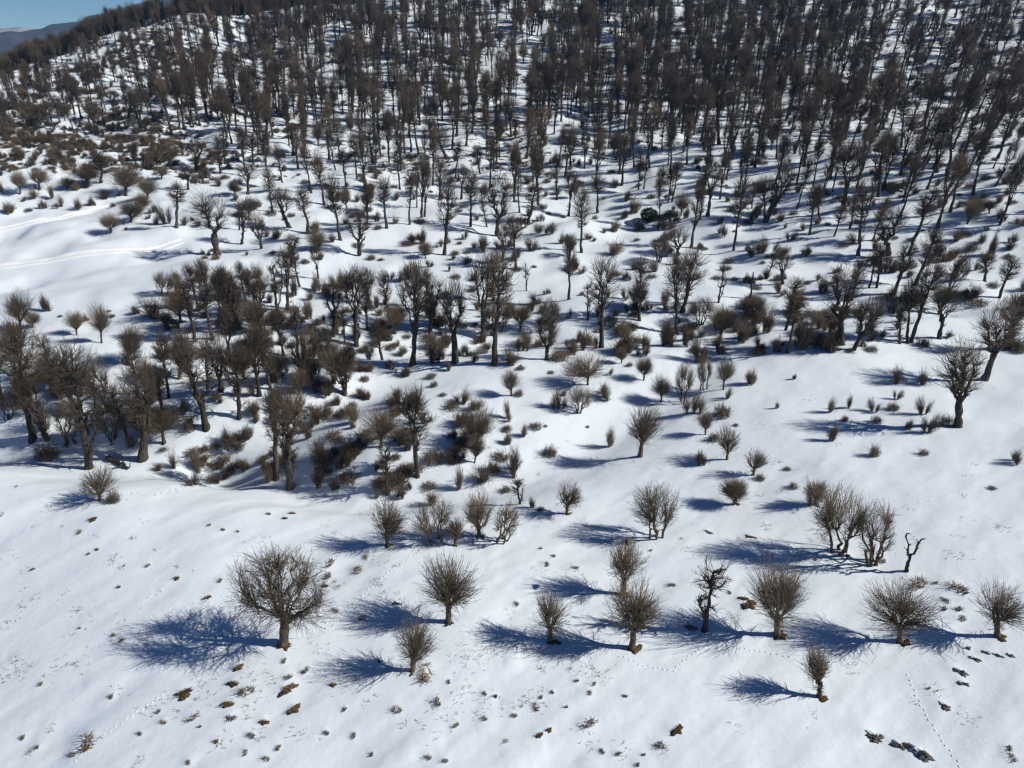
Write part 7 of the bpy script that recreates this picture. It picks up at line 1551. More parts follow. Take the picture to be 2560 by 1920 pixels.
    (-116.5, 221.7, 'H', 1.7, 1.9, 'tiny twiggy shrub, third above the lone fan shaped tree'),
    (-110.6, 226.6, 'T', 1.7, 1.9, 'tiny low bramble clump, nearest up and right of the lone fan shaped tree'),
    (-102.3, 246.6, 'T', 1.8, 2.1, 'tiny low bramble clump, above the big round headed tree'),
    (6.8, 83.2, 'T', 0.9, 0.8, 'tiny low bramble clump, down and left of the widest rounded bush tree'),
    (-102.8, 184.6, 'H', 1.4, 1.6, 'tiny twiggy shrub, nearest above the lone fan shaped tree'),
    (33.3, 152.8, 'H', 1.1, 1.4, 'tiny twiggy shrub, down and right of the dark evergreen bush'),
    (31.4, 153.8, 'H', 1.2, 1.4, 'tiny twiggy shrub, below the dark evergreen bush'),
    (-9.1, 83.3, 'T', 0.5, 1.1, 'tiny low bramble clump, down and left of the tallest gully edge tree'),
    (29.0, 63.3, 'T', 0.4, 0.9, 'tiny low bramble clump, left of the smooth slope at right'),
    (16.6, 91.3, 'T', 0.7, 1.0, 'tiny low bramble clump, right of the widest rounded bush tree'),
    (95.1, 151.7, 'T', 0.7, 1.6, 'tiny low bramble clump, left of the right edge upper quarter'),
    (78.0, 181.1, 'H', 1.4, 1.2, 'tiny twiggy shrub, left of the broken log'),
    (20.0, 171.3, 'T', 1.1, 1.5, 'tiny low bramble clump, left of the dark evergreen bush'),
    (-66.7, 111.4, 'T', 0.6, 1.2, 'tiny low bramble clump, down and right of the lower packed snow track'),
    (-88.6, 162.2, 'H', 1.1, 1.3, 'tiny twiggy shrub, nearest right of the lone fan shaped tree'),
    (46.5, 57.4, 'T', 0.4, 0.8, 'tiny low bramble clump, down and right of the gnarled lopped tree'),
    (44.7, 91.5, 'T', 0.5, 1.1, 'tiny low bramble clump, left of the sharply bent tree'),
    (9.1, 178.7, 'T', 1.0, 1.6, 'tiny low bramble clump, up and right of the fallen grey tree'),
    (-103.6, 245.9, 'T', 1.2, 2.0, 'tiny low bramble clump, second up and right of the lone fan shaped tree'),
    (5.4, 89.2, 'T', 0.4, 1.1, 'tiny low bramble clump, left of the widest rounded bush tree'),
    (28.1, 157.3, 'T', 0.6, 1.7, 'tiny low bramble clump, down and left of the dark evergreen bush'),
    (-11.6, 155.2, 'T', 0.8, 1.4, 'tiny low bramble clump, left of the fallen grey tree'),
    (-105.1, 193.0, 'H', 1.2, 1.2, 'tiny twiggy shrub, second above the lone fan shaped tree'),
]
UNDERGROWTH = unpack(
    'H-273,1997,18,23;H-438,1899,26,26;H-306,834,32,33;T584,1787,7,15;H295,3590,22,20;H1097,1577,13,15;T669,2764,9,22;T598,2592,9,23;T1174,2602,14,30;H-126'
    ',797,31,34;H1385,2256,17,22;T1034,1482,8,19;T-366,1815,12,26;H1371,2417,27,32;H-1862,3002,35,37;H-57,2774,20,17;H219,1145,16,14;T2093,3478,12,21;H2095'
    ',3439,13,12;H-1361,3544,22,24;H463,1109,20,22;T1809,3912,14,25;T34,2207,7,15;H-319,1696,28,34;H-1231,2340,33,28;H469,1192,32,41;H-48,793,20,24;H-1364,'
    '2109,26,25;H103,2434,24,26;T643,1626,10,23;T1038,1916,12,27;H572,1720,16,19;H1020,1756,25,30;T-661,1724,14,32;H-2146,3226,32,27;T188,2011,13,28;H567,3'
    '232,14,15;T116,4104,12,18;H-1427,3016,26,30;H182,1560,12,13;T2268,3488,14,26;T619,1794,7,15;H677,2011,27,23;H24,1072,29,33;T576,1095,9,21;T-507,1048,9'
    ',22;H1883,3226,25,30;H-290,2098,24,23;H1401,2708,18,21;H-1394,2788,19,19;T-580,2858,14,26;T-818,2074,13,31;T1384,2718,8,12;H1111,2756,25,24;H286,1088,'
    '19,21;T1125,1997,14,27;T-417,4192,12,21;H1697,3680,15,14;T1114,3946,9,18;H-553,2844,20,20;T-1222,3733,15,37;T-829,2260,10,20;T419,2560,8,16;T-1600,255'
    '0,16,43;H91,951,20,24;T-357,2680,12,22;H1020,2042,26,31;T1510,3288,9,21;T-284,1990,12,25;H-1283,4108,26,31;H-528,3226,14,12;H554,2666,24,20;T-134,1790'
    ',9,21;T507,1376,7,15;H-36,4430,19,16;T1249,2862,12,25;T2003,3596,9,14;T-1680,3036,13,26;T523,1076,13,27;T1280,2900,8,18;H385,951,16,21;T373,1703,15,24'
    ';T691,2008,8,20;H1152,3740,22,23;H1823,2560,22,25;H-629,2820,13,10;T51,1117,9,16;T-374,1703,8,14;H-256,768,20,19;H914,2428,26,22;T-53,2182,14,23;H-152'
    '8,3537,14,16;H367,2826,23,24;H-366,742,23,28;H1538,2921,18,22;H1065,1570,23,26;T1745,3964,8,20;H-150,659,23,29;T1859,2946,8,21;T405,2848,14,29;H-117,1'
    '084,14,17;T-396,1762,9,18;T-1636,2396,16,37;T523,4321,7,16;H-1396,2462,24,25;T1758,2935,14,25;T-74,1273,10,19;T942,2648,11,27;H1141,2508,25,31;T-1912,'
    '3330,10,18;H1741,3852,24,20;H1796,2784,28,24;T1653,3012,14,34;H311,984,20,20;T734,1147,14,23;H-1245,2700,28,24;H1550,2655,20,21;T238,3512,11,27;H-749,'
    '2736,30,30;H-1315,2466,19,20;H1909,3537,24,22;T-377,777,8,16;T-1174,2123,12,20;H182,2368,28,24;H584,2620,14,18;T240,1882,8,15;T-1508,2102,9,16;H832,41'
    '60,22,19;T748,3176,6,11;H-349,1081,26,33;H1948,3184,29,32;H1049,2354,17,21;H350,2711,15,16;H316,4094,30,29;H2054,3593,27,26;H-1913,3044,29,36;T665,322'
    '2,10,22;T523,1092,11,24;H-1343,2246,24,29;T-1223,2224,9,15;H1672,2480,26,25;T523,1107,14,35;H-1215,2564,30,38;H-1717,3022,18,22;H-1058,2207,36,41;T138'
    '9,3302,14,21;H-522,3166,28,24;T-356,2333,12,31;H-401,1868,27,22;T-265,719,10,19;H261,1146,19,23;H480,1000,17,15;H-319,911,15,13;H168,1190,22,20;T354,9'
    '37,10,23;T1965,3026,11,23;H746,1983,13,16;T206,1124,12,21;T-58,3652,8,19;H817,1301,26,31;H-1733,2686,28,25;T-279,1090,11,27;H-1018,2224,31,38;H-49,107'
    '5,24,25;T76,1818,14,33;T1599,2868,12,22;T-1576,2274,9,16;T-1392,3012,9,21;H875,1916,16,20;H41,2050,31,38;T-396,1009,12,19;T-1966,2750,16,34;H-898,2050'
    ',31,30;T-1412,2242,9,17;H-414,799,23,19;H-674,2168,24,20;T2162,3411,9,23;T2000,3768,13,31;H-1309,2274,14,12;H717,1384,30,25;T-155,736,7,12;T163,2204,1'
    '3,33;T1896,2966,9,19;T1600,3492,13,25;T329,2970,12,29;T267,958,10,17;H483,3873,15,13;T1341,3299,6,15;H1536,2974,30,37;T-1488,3394,15,34;T1738,2610,15,'
    '36;T958,4030,11,28;H-477,2088,16,18;T-1550,2788,8,19;H-74,988,18,22;T26,3268,11,27;T200,1041,14,29;H-3,2658,32,37;T-130,663,15,29;T1570,3478,12,25;H14'
    '36,2795,24,26;T-757,3747,14,28;H-260,1138,15,14;H234,3901,19,22;H-370,3226,16,19;H-234,849,18,23;H-1575,2704,23,25;H-343,3988,30,30;T-1291,2844,11,16;'
    'T1447,2168,9,17;H-1349,2582,32,36;H1608,3156,15,14;T526,3180,12,31;H-788,2382,19,16;T-748,3890,13,20;H-636,1459,16,14;H-92,1423,23,21;T790,1296,14,28;'
    'H-1584,2466,34,42;T1659,2980,10,24;H-1880,3526,31,25;H529,2011,21,26;H848,3996,29,35;H688,1410,28,33;H-390,838,16,20;H-121,1969,19,16;T405,1916,12,31;'
    'H19,2596,17,20;T-518,2574,12,30;H-58,765,22,24;T1686,3954,14,27;H1990,3572,29,30;T1116,1535,9,18;T2234,3828,10,22;H1513,2896,23,28;T-256,2221,8,17;T-8'
    '07,3971,7,17;H-1127,2452,24,27;T-413,1012,14,36;H427,951,32,38;H905,1521,32,27;H-1389,2865,35,43;H1620,3173,15,19;H951,1619,22,25;T-1664,2582,8,14;H77'
    '5,3176,23,23;H1435,2704,27,33;T-322,1062,13,29;T628,3772,8,13;T-2062,3380,8,14;H976,1822,32,32;T-1704,2686,16,40;H991,1311,15,15;H-196,865,16,14;H-299'
    ',754,16,14;H-1224,2434,29,30;T1549,3386,13,22;H-257,1885,13,16;H-1733,3320,32,37;T540,1119,9,19;H-1423,2582,31,27;T1426,2095,10,20;H-1322,3453,19,23;H'
    '-247,828,23,25;H1236,2546,26,30;H307,1072,18,23;T554,1874,6,10;T-253,1015,12,22;T1185,2879,15,28;T1026,2358,9,23;H1117,2308,12,14;H-1402,2084,28,34;T8'
    '76,1675,11,23;H1848,2644,28,32;H299,1658,29,31;T-1106,2417,8,14;H1847,2792,19,24;T-1638,2896,13,28;H-122,1099,28,27;H-1901,3593,29,30;H-580,1280,16,21'
    ';H-1750,3540,18,15;T-1468,3271,10,23;H445,923,31,40;H-1071,2092,25,22;T-1150,3694,14,37;H-1959,2858,33,31;T-171,738,15,37;T681,1528,8,16;T-436,1283,9,'
    '16;H-1158,3397,31,33;T423,1098,7,16;T-522,2214,13,21;T-302,3624,9,22;T-1390,2378,12,25;H1415,2952,13,14;H39,1745,22,28;T-486,2630,10,17;T-1734,2988,17'
    ',30;T-123,1832,11,29;T607,3254,14,23;H579,997,16,14;T-76,799,10,23;H2402,3607,24,22;H-1952,3512,17,19;H-378,1011,28,24;T1577,3436,11,18;H-183,708,20,2'
    '2;T-376,2949,10,22;T-144,794,11,24;T-495,1441,8,13;H-434,1232,26,29;T2137,3516,15,28;H380,1661,31,28;H61,1059,30,26;T-1094,3712,8,18;H2143,3453,26,21;'
    'T-588,2064,13,31;T2182,3772,8,14;H-1586,2456,16,14;T232,2781,8,13;H112,2179,19,16;H-172,2204,25,32;H979,1430,27,35;T2141,3425,10,20;T535,1237,8,14;H-1'
    '655,2322,23,30;H884,1952,13,14;H2412,3604,25,26;T672,2610,7,14;H-486,1310,30,25;H594,1703,15,14;H-920,3040,23,29;T-1287,2126,16,26;T724,1860,9,19;T-12'
    '5,729,13,28;H-341,1079,14,14;H-338,1882,13,13;H-1727,2725,28,32;H757,2361,25,24;H1477,3558,24,23;T342,1958,12,18;T2206,3940,8,12;H-1748,2602,20,20;H-1'
    '147,2172,19,17;T346,1706,15,33;H1552,2798,23,29;T-114,2812,15,32;H268,2882,30,28;H-1442,2302,24,21;T-12,2428,15,37;H1370,3313,13,15;H-1568,3512,28,24;'
    'T536,1608,13,28;T-942,2858,12,24;T-7,2011,14,30;H-342,755,17,21;H-376,1930,25,31;H168,1566,22,26;T1370,2676,14,23;T-287,1028,10,24;T-2027,3456,8,18;H-'
    '369,2417,21,19;H-117,720,27,24;H-1168,2361,25,22;T-22,2896,9,16;T1849,2974,10,17;T868,1605,9,20;H1256,2970,16,20;T2135,3436,7,19;T-80,1102,10,16;T1674'
    ',2830,8,12;H489,1450,17,17;H-1406,2456,26,21;H-1222,2928,30,27;T904,1397,10,21;T1350,3229,7,12;H-1655,2620,31,26;T-227,705,6,11;T-222,715,12,32;H-453,'
    '2602,17,20;T1829,3260,7,10;T-918,2148,12,28;H2369,3660,20,24;H867,1154,32,26;H-1479,2238,33,39;T668,1406,10,24;T-628,1703,6,13;T786,1222,9,14;H-182,10'
    '53,12,15;H-452,1630,31,36;T-1406,2305,15,38;T1880,2718,14,28;T-526,2277,7,19;H1350,2308,22,26;T1587,3250,6,16;T-770,2574,15,37;H-1476,2718,26,25;H-65,'
    '696,23,27;H-282,3190,24,22;H-1004,3044,32,29;H-1070,2462,12,14;H798,1962,12,12;T-716,3862,8,19;T-618,4489,8,13;T-125,1256,9,22;H572,1675,30,37;T-144,3'
    '558,13,22;T-1227,3824,14,23;H395,2330,15,16;T734,1280,15,33;T1277,2837,13,29;H-1710,3908,22,26;H494,4069,17,21;T546,2806,9,16;T1960,3467,7,10;T921,128'
    '7,9,22;H-124,1048,31,34;H1213,2484,19,20;H1408,2284,23,20;H-31,665,26,31;H565,1099,27,22;H1456,2382,14,16;H1186,2613,18,17;T21,1706,6,11;T967,1477,13,'
    '24;H-1670,2389,26,27;T-1740,2823,16,33;T-290,729,8,20;H690,1738,29,25;H-1379,2942,25,26;T47,3842,10,24;H-1323,2970,15,19;T14,2532,13,32;T-400,2140,15,'
    '38;H559,1801,26,32;H1149,2424,32,30;H2218,3358,21,21;H-272,1060,14,12;T-216,819,14,33;T-141,3386,10,24;H168,1095,17,21;T737,1686,7,15;T50,2378,8,20;H2'
    '399,3726,22,26;H-1981,3152,34,30;H282,1357,28,34;H1733,3540,21,24;H405,1843,20,17;H186,3058,16,21;H62,2644,16,14;T-399,1219,8,15;H-553,1453,12,12;H-19'
    '26,3400,16,19;H1029,2018,19,24;T-1063,2116,13,25;T-1746,3386,13,20;T-860,2837,9,20;H444,1261,21,21;H-1409,3208,27,34;T358,1115,15,30;H-255,866,31,26;H'
    '-144,1141,28,31;H1319,4244,30,26;H-1465,2252,28,34;H480,1854,26,32;T-377,1053,8,12;H-466,3474,28,25;T-374,761,10,24;H467,1007,28,27;H-302,810,22,21;H1'
    '703,3810,16,14;H-13,1298,16,18;H182,2172,19,16;T170,2137,10,20;T1006,1402,15,30;T-193,684,6,14;H-371,1066,29,37;H-1429,2280,16,16;T210,4083,14,30;H122'
    ',1052,17,15;T-297,1126,12,24;H-309,2218,20,24;H-593,4496,22,26;H156,1258,13,11;H557,1246,17,15;H32,1717,17,16;H1994,3614,21,22;T112,3310,12,19;T1748,3'
    '786,10,23;H-1248,2200,14,18;T1404,2403,12,31;H1021,1644,16,17;H-296,1052,26,26;H960,2298,19,23;H464,1549,30,26;T-292,887,8,14;H-200,699,19,16;T-295,14'
    '51,14,22;T-521,3554,13,32;H-220,1051,21,22;H-299,1022,20,26;H-1805,2704,29,36;T-1438,2032,10,24;T-412,1794,8,14;T362,951,10,17;H-62,808,25,31;T-1665,2'
    '490,7,12;H2097,3579,14,17;H1674,3621,32,36;H1802,3467,28,28;T-1024,2112,10,17;H-1732,3926,18,23;T-225,826,9,20;H1987,3512,14,15;T-1673,3397,15,39;H-14'
    '68,2092,32,41;H-292,991,28,30;H1310,2764,26,21;H-43,1139,20,24;H1715,4006,22,18;H-899,2340,22,19;T169,2420,9,19;T-217,1678,15,29;H885,4237,19,16;T-419'
    ',1399,10,23;H12,2207,25,30;T1454,3002,10,26;H-282,2154,25,23;H-461,2277,18,19;T-1527,3453,11,22;T399,1119,15,25;T472,912,7,16;H1673,3110,16,18;T-1155,'
    '3064,10,18;H-695,2417,13,12;H611,2798,28,23;H-724,1636,20,26;T1814,2722,10,16;H766,1142,14,16;H-392,854,14,13;H-1854,2662,23,19;T1698,2470,8,18;H-250,'
    '1057,30,31;H741,1415,18,15;T282,2078,12,24;H336,1484,19,23;T1622,2725,12,26;H343,1084,28,28;H1856,3274,16,20;T-1700,3106,15,30;T635,1135,13,33;T1634,3'
    '684,7,12;H2214,3628,22,19;T966,1955,13,28;H-1781,2935,34,33;H1672,2876,22,22;H1971,2984,27,35;T183,976,7,18;H-393,1421,21,22;T1612,2844,12,24;H559,203'
    '2,18,22;H-1484,2126,37,30;H51,1154,17,22;H390,1728,15,15;H-31,759,15,13;H868,1766,20,23;H688,1320,25,33;H507,2347,19,25;T489,2312,15,30;T-495,4304,6,1'
    '3;T1586,3964,9,23;T-316,1944,10,26;H466,1115,30,25;H-1099,2270,28,23;H-467,1672,16,17;H338,1091,29,37;H-361,1209,21,19;T-92,659,7,17;T-324,899,8,17;H-'
    '1415,2280,30,33;T2134,3624,14,22;H1005,1486,24,29;H-1805,2652,26,33;H-105,1580,28,24;H1491,3296,17,16;H1748,3467,22,18;T-403,1070,6,10;H-390,773,13,12'
    ';T-646,1504,8,14;H1174,2736,31,32;H288,1056,26,22;H-214,1089,29,28;H1531,2798,25,30;H1386,3166,32,32;H120,1546,21,27;H1220,2708,22,21;T-1694,3579,15,3'
    '6;H-670,2102,19,19;H64,1241,13,15;H-1472,2070,36,45;T205,1348,10,24;T-1849,2714,9,21;H-106,1059,29,33;T-1106,3120,6,14;H471,1598,24,22;T-274,1448,7,15'
    ';H486,2767,30,30;H411,1668,30,27;H1711,2778,22,24;T-393,1113,10,26;H418,1117,17,22;H271,1720,27,24;T1834,3302,6,14;H-69,735,16,19;T-135,1073,13,25;T-1'
    '636,2417,11,25;H-203,929,16,19;T99,2358,10,19;H2210,3338,15,15;T413,1499,8,17;H1337,2767,16,17;T-1581,3523,11,27;T-219,1955,8,13;H-116,1109,26,32;H407'
    ',1108,17,20;T938,1752,12,24;T-607,3901,10,23;H-890,2473,15,14;H955,2809,21,19;H-391,2546,17,17;H-392,1941,30,27;T-79,966,11,23;T-171,1073,6,16;T795,17'
    '42,10,22;H814,1076,23,20;H-625,2624,16,17;H432,992,20,24;H626,1812,18,15;T-1456,3590,11,28;H-339,785,13,11;T-207,742,7,14;T-1655,2392,17,32;H96,3604,1'
    '6,19;T-1638,2610,13,20;T676,1121,10,22;H-440,2802,20,18;H771,1248,20,18;H1662,2893,27,25;H786,2711,23,21;H1544,2946,20,16;H308,1128,21,18;H-1298,2126,'
    '24,20;T-174,1301,9,14;T-1492,2112,8,12;T783,2652,11,24;T-121,680,10,20;T-311,1041,9,23;T-1139,3929,11,17;T-462,1420,8,13;T-186,2179,6,10;T830,3355,10,'
    '15;H-543,4468,20,21;H-1089,2462,13,15;T962,1552,6,14;T404,2476,14,31;H-580,2204,29,27;H-218,991,23,22;H1271,4265,28,24;H-292,816,29,25;H4,2778,16,13;T'
    '1465,2624,12,30;H-1259,2504,32,28;H1292,2630,13,14;H943,1854,28,27;T9,1843,6,15;H483,1396,23,23;T387,1703,15,32;H1735,3019,21,26;H-6,1150,29,37;H-1325'
    ',2221,25,31;T-1167,2308,13,24;H1736,4097,25,29;H1783,3761,30,25;T1090,2550,8,20;H1014,2144,29,34;T-148,785,6,13;H239,3394,18,18;H-1426,2487,18,22;T803'
    ',1066,11,23;T-1206,2585,10,27;T-827,2280,6,14;T-97,1490,8,18;T1640,2382,8,15;H-1358,2246,22,20;T1348,3691,10,23;H1625,3586,16,15;H-208,1068,30,37;T-80'
    '8,3145,13,34;H986,3131,12,12;T-433,1254,7,11;T2336,3610,10,19;T-279,1955,6,10;H-355,779,24,31;H-444,1952,17,21;T145,3789,15,31;T1594,3358,7,17;T777,26'
    '13,6,12;T1338,3478,11,22;T1802,2809,14,31;H-210,3915,13,13;T-719,2014,8,21;H-1762,3404,30,28;H-1438,2767,18,18;H590,2186,13,13;T-282,1140,11,26;T2034,'
    '3166,11,18;T-378,1790,9,19;H1285,3036,19,20;T-133,698,7,12;H1366,2910,27,23;T-1586,2266,12,21;H1620,3848,14,16;T1717,2868,10,23;T264,4118,13,31;T-386,'
    '2123,12,21;H1620,2686,30,31;H-1270,2242,29,30;T1105,3803,15,36;H1845,3190,14,16;T490,1352,7,12;H674,2840,28,24;T-573,1640,7,14;T494,1269,12,18;T1117,4'
    '013,9,22;H490,1854,30,31;T-110,681,11,24;H-201,1064,24,30;T452,2022,13,24;T1784,2588,10,18;H142,1081,15,15;H58,2834,24,29;T-151,760,7,14;T1077,3719,10'
    ',24;T1323,3016,11,27;T331,2704,12,19;T300,1096,11,19;H902,3274,27,32;H-1689,3106,33,29;T190,2560,11,26;T-1382,2039,8,19;H1866,3646,21,18;T-136,737,13,'
    '28;T2139,3803,11,19;H-1443,2277,28,33;T-174,2364,9,13;T-193,1045,11,21;T-1662,3450,7,12;H1395,2788,26,25;T750,1239,6,13;H1121,1924,19,20;T723,1934,13,'
    '28;H-1805,3176,23,20;T-847,2140,8,17;H1738,2949,17,14;T1216,3170,13,21;H-1656,3733,17,17;T-1174,3901,14,24;T-1210,2336,14,36;T1771,2490,14,37;T-278,73'
    '5,11,26;H798,3232,17,18;T1251,1868,8,15;H842,2053,24,28;T-725,2274,6,10;H197,2158,26,24;H1719,2627,19,18;H705,1267,26,30;H-638,4366,26,27;T-596,1762,1'
    '3,34;H-684,3544,28,28;H1802,3506,22,27;T1146,3271,8,17;T354,998,7,12;H-1144,2354,36,36;H286,3096,14,16;T-462,3792,12,25;T-1086,2830,12,25;H1610,2896,2'
    '2,24;H-1741,3568,30,32;H1840,3824,24,21;H-334,814,27,32;T-1238,2280,13,30;H-408,967,17,19;H1907,3302,13,15;H-1196,2246,19,25;T-1176,2596,8,18;T-124,12'
    '41,7,10;H-1778,3226,36,32;H368,1082,16,17;H588,2921,20,26;H959,1342,22,21;T-217,751,11,24;T2149,3894,10,25;T-1165,2456,15,37;H1973,3740,13,16;T-1574,2'
    '204,11,23;H1920,3828,32,37;T441,939,14,30;H516,2599,14,18;T1556,2946,13,19;H-1230,2172,36,40;H-1643,3660,26,26;H1783,3498,31,26;H162,954,30,31;T1158,2'
    '588,14,29;H-282,707,30,31;H2298,3828,16,16;H980,1780,20,23;H-224,1141,19,19;T-1632,3635,10,23;T2011,3632,6,10;T-61,1108,6,13;T866,3744,13,22;T907,3173'
    ',12,29;H2143,3404,13,11;H249,2420,24,23;H1956,3884,18,16;T945,1406,9,14;T-1451,2232,9,17;H531,978,22,24;H-751,2238,19,20;H1001,2732,28,37;T1016,2028,1'
    '4,30;T-1104,2134,7,15;H-926,4048,21,24;T2211,3376,10,20;H387,1103,29,29;T1108,2718,7,10;H-481,1135,18,15;H1246,3394,30,34;T1926,3394,9,20;H-417,2200,3'
    '1,38;T-105,2179,13,29;T-1335,2974,9,15;T-109,1332,9,24;H-1097,2305,16,13;H139,1357,19,21;H618,1815,27,24;H-85,1724,17,22;H-1071,2249,36,43;T250,1377,8'
    ',14;H-374,2148,13,14;H-749,1664,13,12;H1617,2935,27,25;H519,3632,25,32;H278,1107,13,12;H-393,941,27,33;H635,4258,29,36;T1351,2025,6,10;T1866,3250,8,20'
    ';H2371,3712,14,14;T-1182,2456,8,17;T-412,2630,7,15;H-197,764,12,10;H-340,1019,18,21;T-209,2053,9,21;T2002,3845,9,22;H-741,3680,21,24;H-263,2406,28,24;'
    'H-1181,2140,19,18;T-276,934,8,20;H235,2179,25,27;H-1783,3176,21,20;H-1007,4153,32,38;H-1273,2088,20,24;T1130,1724,10,17;T281,1146,13,24;T2342,3646,15,'
    '35;H1663,3520,12,11;H-316,823,16,14;T167,1111,9,20;T-1770,3050,16,40;T-249,1169,13,30;T-1886,3660,11,26;H128,1387,29,33;H-1094,3985,21,26;T1393,3075,1'
    '5,30;H463,1093,28,29;T-1379,2424,9,22;H-1064,2266,27,30;H-829,2515,25,28;H611,1291,14,16;H594,1538,16,16;T-211,697,6,12;T-687,2112,9,16;H2130,3138,30,'
    '32;T-494,2288,13,31;H210,1148,22,25;H628,2102,25,26;H-678,2284,26,21;H-1660,2672,32,40;H937,1504,15,17;T1316,2840,11,24;H2223,3677,30,26;T-679,3915,10'
    ',20;T710,1274,9,15;T409,3474,8,19;H-1534,3960,20,18;H-293,2228,13,14;H1222,2610,32,33;H1636,3716,24,26;H1635,3957,32,35;T1290,2848,11,24;T1103,2120,10'
    ',19;H-393,1675,21,25;T-544,1756,12,22;T-108,1074,11,23;H-415,2644,28,35;H239,3117,30,35;T1448,2350,6,13;T2047,3516,10,24;H-427,4338,20,21;H1219,1700,1'
    '8,16;H1503,2802,32,36;T-1395,2274,14,33;H68,3212,32,38;H348,1289,17,21;H-1914,2722,24,30;H-500,3229,18,15;T1977,3114,8,18;H865,1650,32,41;H-863,2176,2'
    '5,23;H735,1815,21,17;T1718,2711,14,25;H429,1952,16,20;H-532,1584,29,36;H227,2280,16,16;H-1673,3470,21,24;T1942,3036,14,24;T-2024,3352,10,20;T-605,1801'
    ',6,11;H-194,4069,20,16;H-57,3208,23,21;T-227,1082,9,14;T1494,2599,13,25;H-366,1892,30,28;H76,2109,19,22;H-442,1139,29,33;H329,1395,28,24;T1438,2246,11'
    ',28;H337,3450,29,30;T-1888,2644,17,36;T447,2494,8,15;T-1178,2732,8,21;T-90,694,15,28;H1034,3250,22,20;H693,1278,25,32;H-1318,2130,36,46;H-405,3226,27,'
    '28;T416,1169,13,27;H197,1186,25,25;T1568,3344,7,15;T-1524,2848,15,29;H-1354,2862,30,29;T1976,2802,11,22;T1158,3432,7,16;H702,3565,32,37;H1627,2364,22,'
    '18;H834,1308,31,28;T1013,3106,12,26;T-94,1113,12,20;H144,1126,22,25;H2298,3422,20,19;H-218,1078,22,21;T-1643,3362,15,32;H1667,2322,13,14;T-2082,3096,1'
    '6,25;T-531,3638,15,22;T1791,3240,9,16;H-161,1173,32,33;T1272,3208,9,20;H1530,2326,22,21;T-383,1040,8,19;H-203,867,16,20;H-502,2876,26,26;H1437,2084,26'
    ',32;H489,1164,18,19;T-1528,3506,12,28;H231,1145,22,20;H583,1463,24,25;H1293,2368,14,18;T-1374,3866,15,32;H-178,2904,21,22;H-1656,2476,36,40;H-473,1140'
    ',19,25;T1298,3733,10,19;H-1434,2400,19,17;H-103,3754,29,26;T2060,3201,12,29;H-334,1280,28,30;H-351,785,13,16;T1962,2879,15,25;H1646,3439,20,17;T-1540,'
    '2274,9,20;T-292,1108,9,23;T-1692,3551,13,27;T-185,677,12,28;H40,1204,27,30;H1806,2652,20,19;H-198,786,30,38;H-1863,2634,26,24;H-2101,2980,17,22;H1124,'
    '2522,14,13;T-394,2644,6,15;H-442,1069,25,32;T-1198,2358,14,33;T1603,2630,8,20;T1628,3894,11,20;T1969,3008,12,20;T1089,1969,9,15;T2158,3744,14,33;T1369'
    ',2224,8,17;H1278,2050,21,22;T705,2081,12,30;T313,2130,9,14;H1824,3901,15,14;H736,2277,14,17;T-1098,2389,12,28;T182,1089,12,19;T-664,3656,15,32;H-332,8'
    '06,15,14;H-172,2028,31,38;H209,3418,25,27;H-1614,2686,25,27;T-28,1108,9,20;H-1473,2330,32,33;T-1217,2116,15,35;H-254,812,31,28;T2156,3968,13,27;H45,22'
    '38,20,25;H-700,1818,20,25;H643,2434,24,24;T-1496,2196,11,29;T-307,1622,12,19;H1324,2298,15,16;H622,3450,15,14;H-564,2606,31,28;H530,2074,16,15;H489,17'
    '98,14,16;T-1375,2613,15,36;H-1722,2476,31,27;T-448,1055,10,16;H-312,749,13,17;T771,1117,14,35;H612,3040,21,24;H-1146,3114,23,24;T-465,1843,7,17;T1897,'
    '3831,14,22;H-418,984,14,16;H194,940,21,18;H1730,3988,24,21;T-1435,2238,7,15;H-1055,2606,16,21;T497,1110,13,27;H1286,3012,26,28;T982,1528,10,19;H-872,2'
    '242,30,32;H843,1812,27,26;T1395,2319,13,23;H1507,2424,15,17;H-385,2060,31,27;T389,4090,12,24;H577,1216,16,21;H221,1322,20,26;T1123,1644,10,17;T-1223,2'
    '837,14,34;T731,1636,6,16;T-314,980,9,15;H1159,1854,30,37;H-365,848,15,17;H2251,3506,18,15;H1024,2560,24,30;H-306,1002,27,26;T267,3873,14,32;H-2118,347'
    '4,14,15;T354,1832,14,27;H-1871,3232,15,20;H-463,975,13,13;T-1748,2862,15,36;H12,1444,26,33;T-415,846,7,11;H-1409,2599,32,41;H1452,3548,19,17;H11,1065,'
    '18,17;T-994,2722,14,25;T1816,3131,12,29;T-130,830,8,14;T-1573,2484,12,29;H872,1650,30,36;H2316,3614,21,24;T1985,3296,11,17;H-1341,3005,19,21;H-285,288'
    '2,27,26;T-55,2652,12,23;H834,1748,23,21;T-1392,2084,10,17;H-838,2792,25,32;H-673,1626,12,15;T-2,1189,10,19;T107,2112,11,29;T-1658,3100,13,32;T-229,154'
    '9,13,34;T444,988,8,20;H86,1041,15,18;H1772,2812,26,27;H-1711,3131,14,12;T1551,3537,9,13;H-836,2736,25,32;T-1067,2378,12,25;T1605,3974,9,22;T-194,1156,'
    '13,23;H1475,3544,32,30;H212,1616,16,16;H-267,866,29,29;H1728,2582,21,21;H1495,2760,22,28;T-426,2042,11,19;T-1821,3320,16,36;H389,1815,16,18;H-898,2126'
    ',31,34;H-48,731,18,19;H-1636,2368,37,39;H355,2053,16,16;H-410,2375,18,20;H-1644,3534,21,26;H175,1124,16,21;H474,3831,27,34;H661,2872,31,37;T-502,1952,'
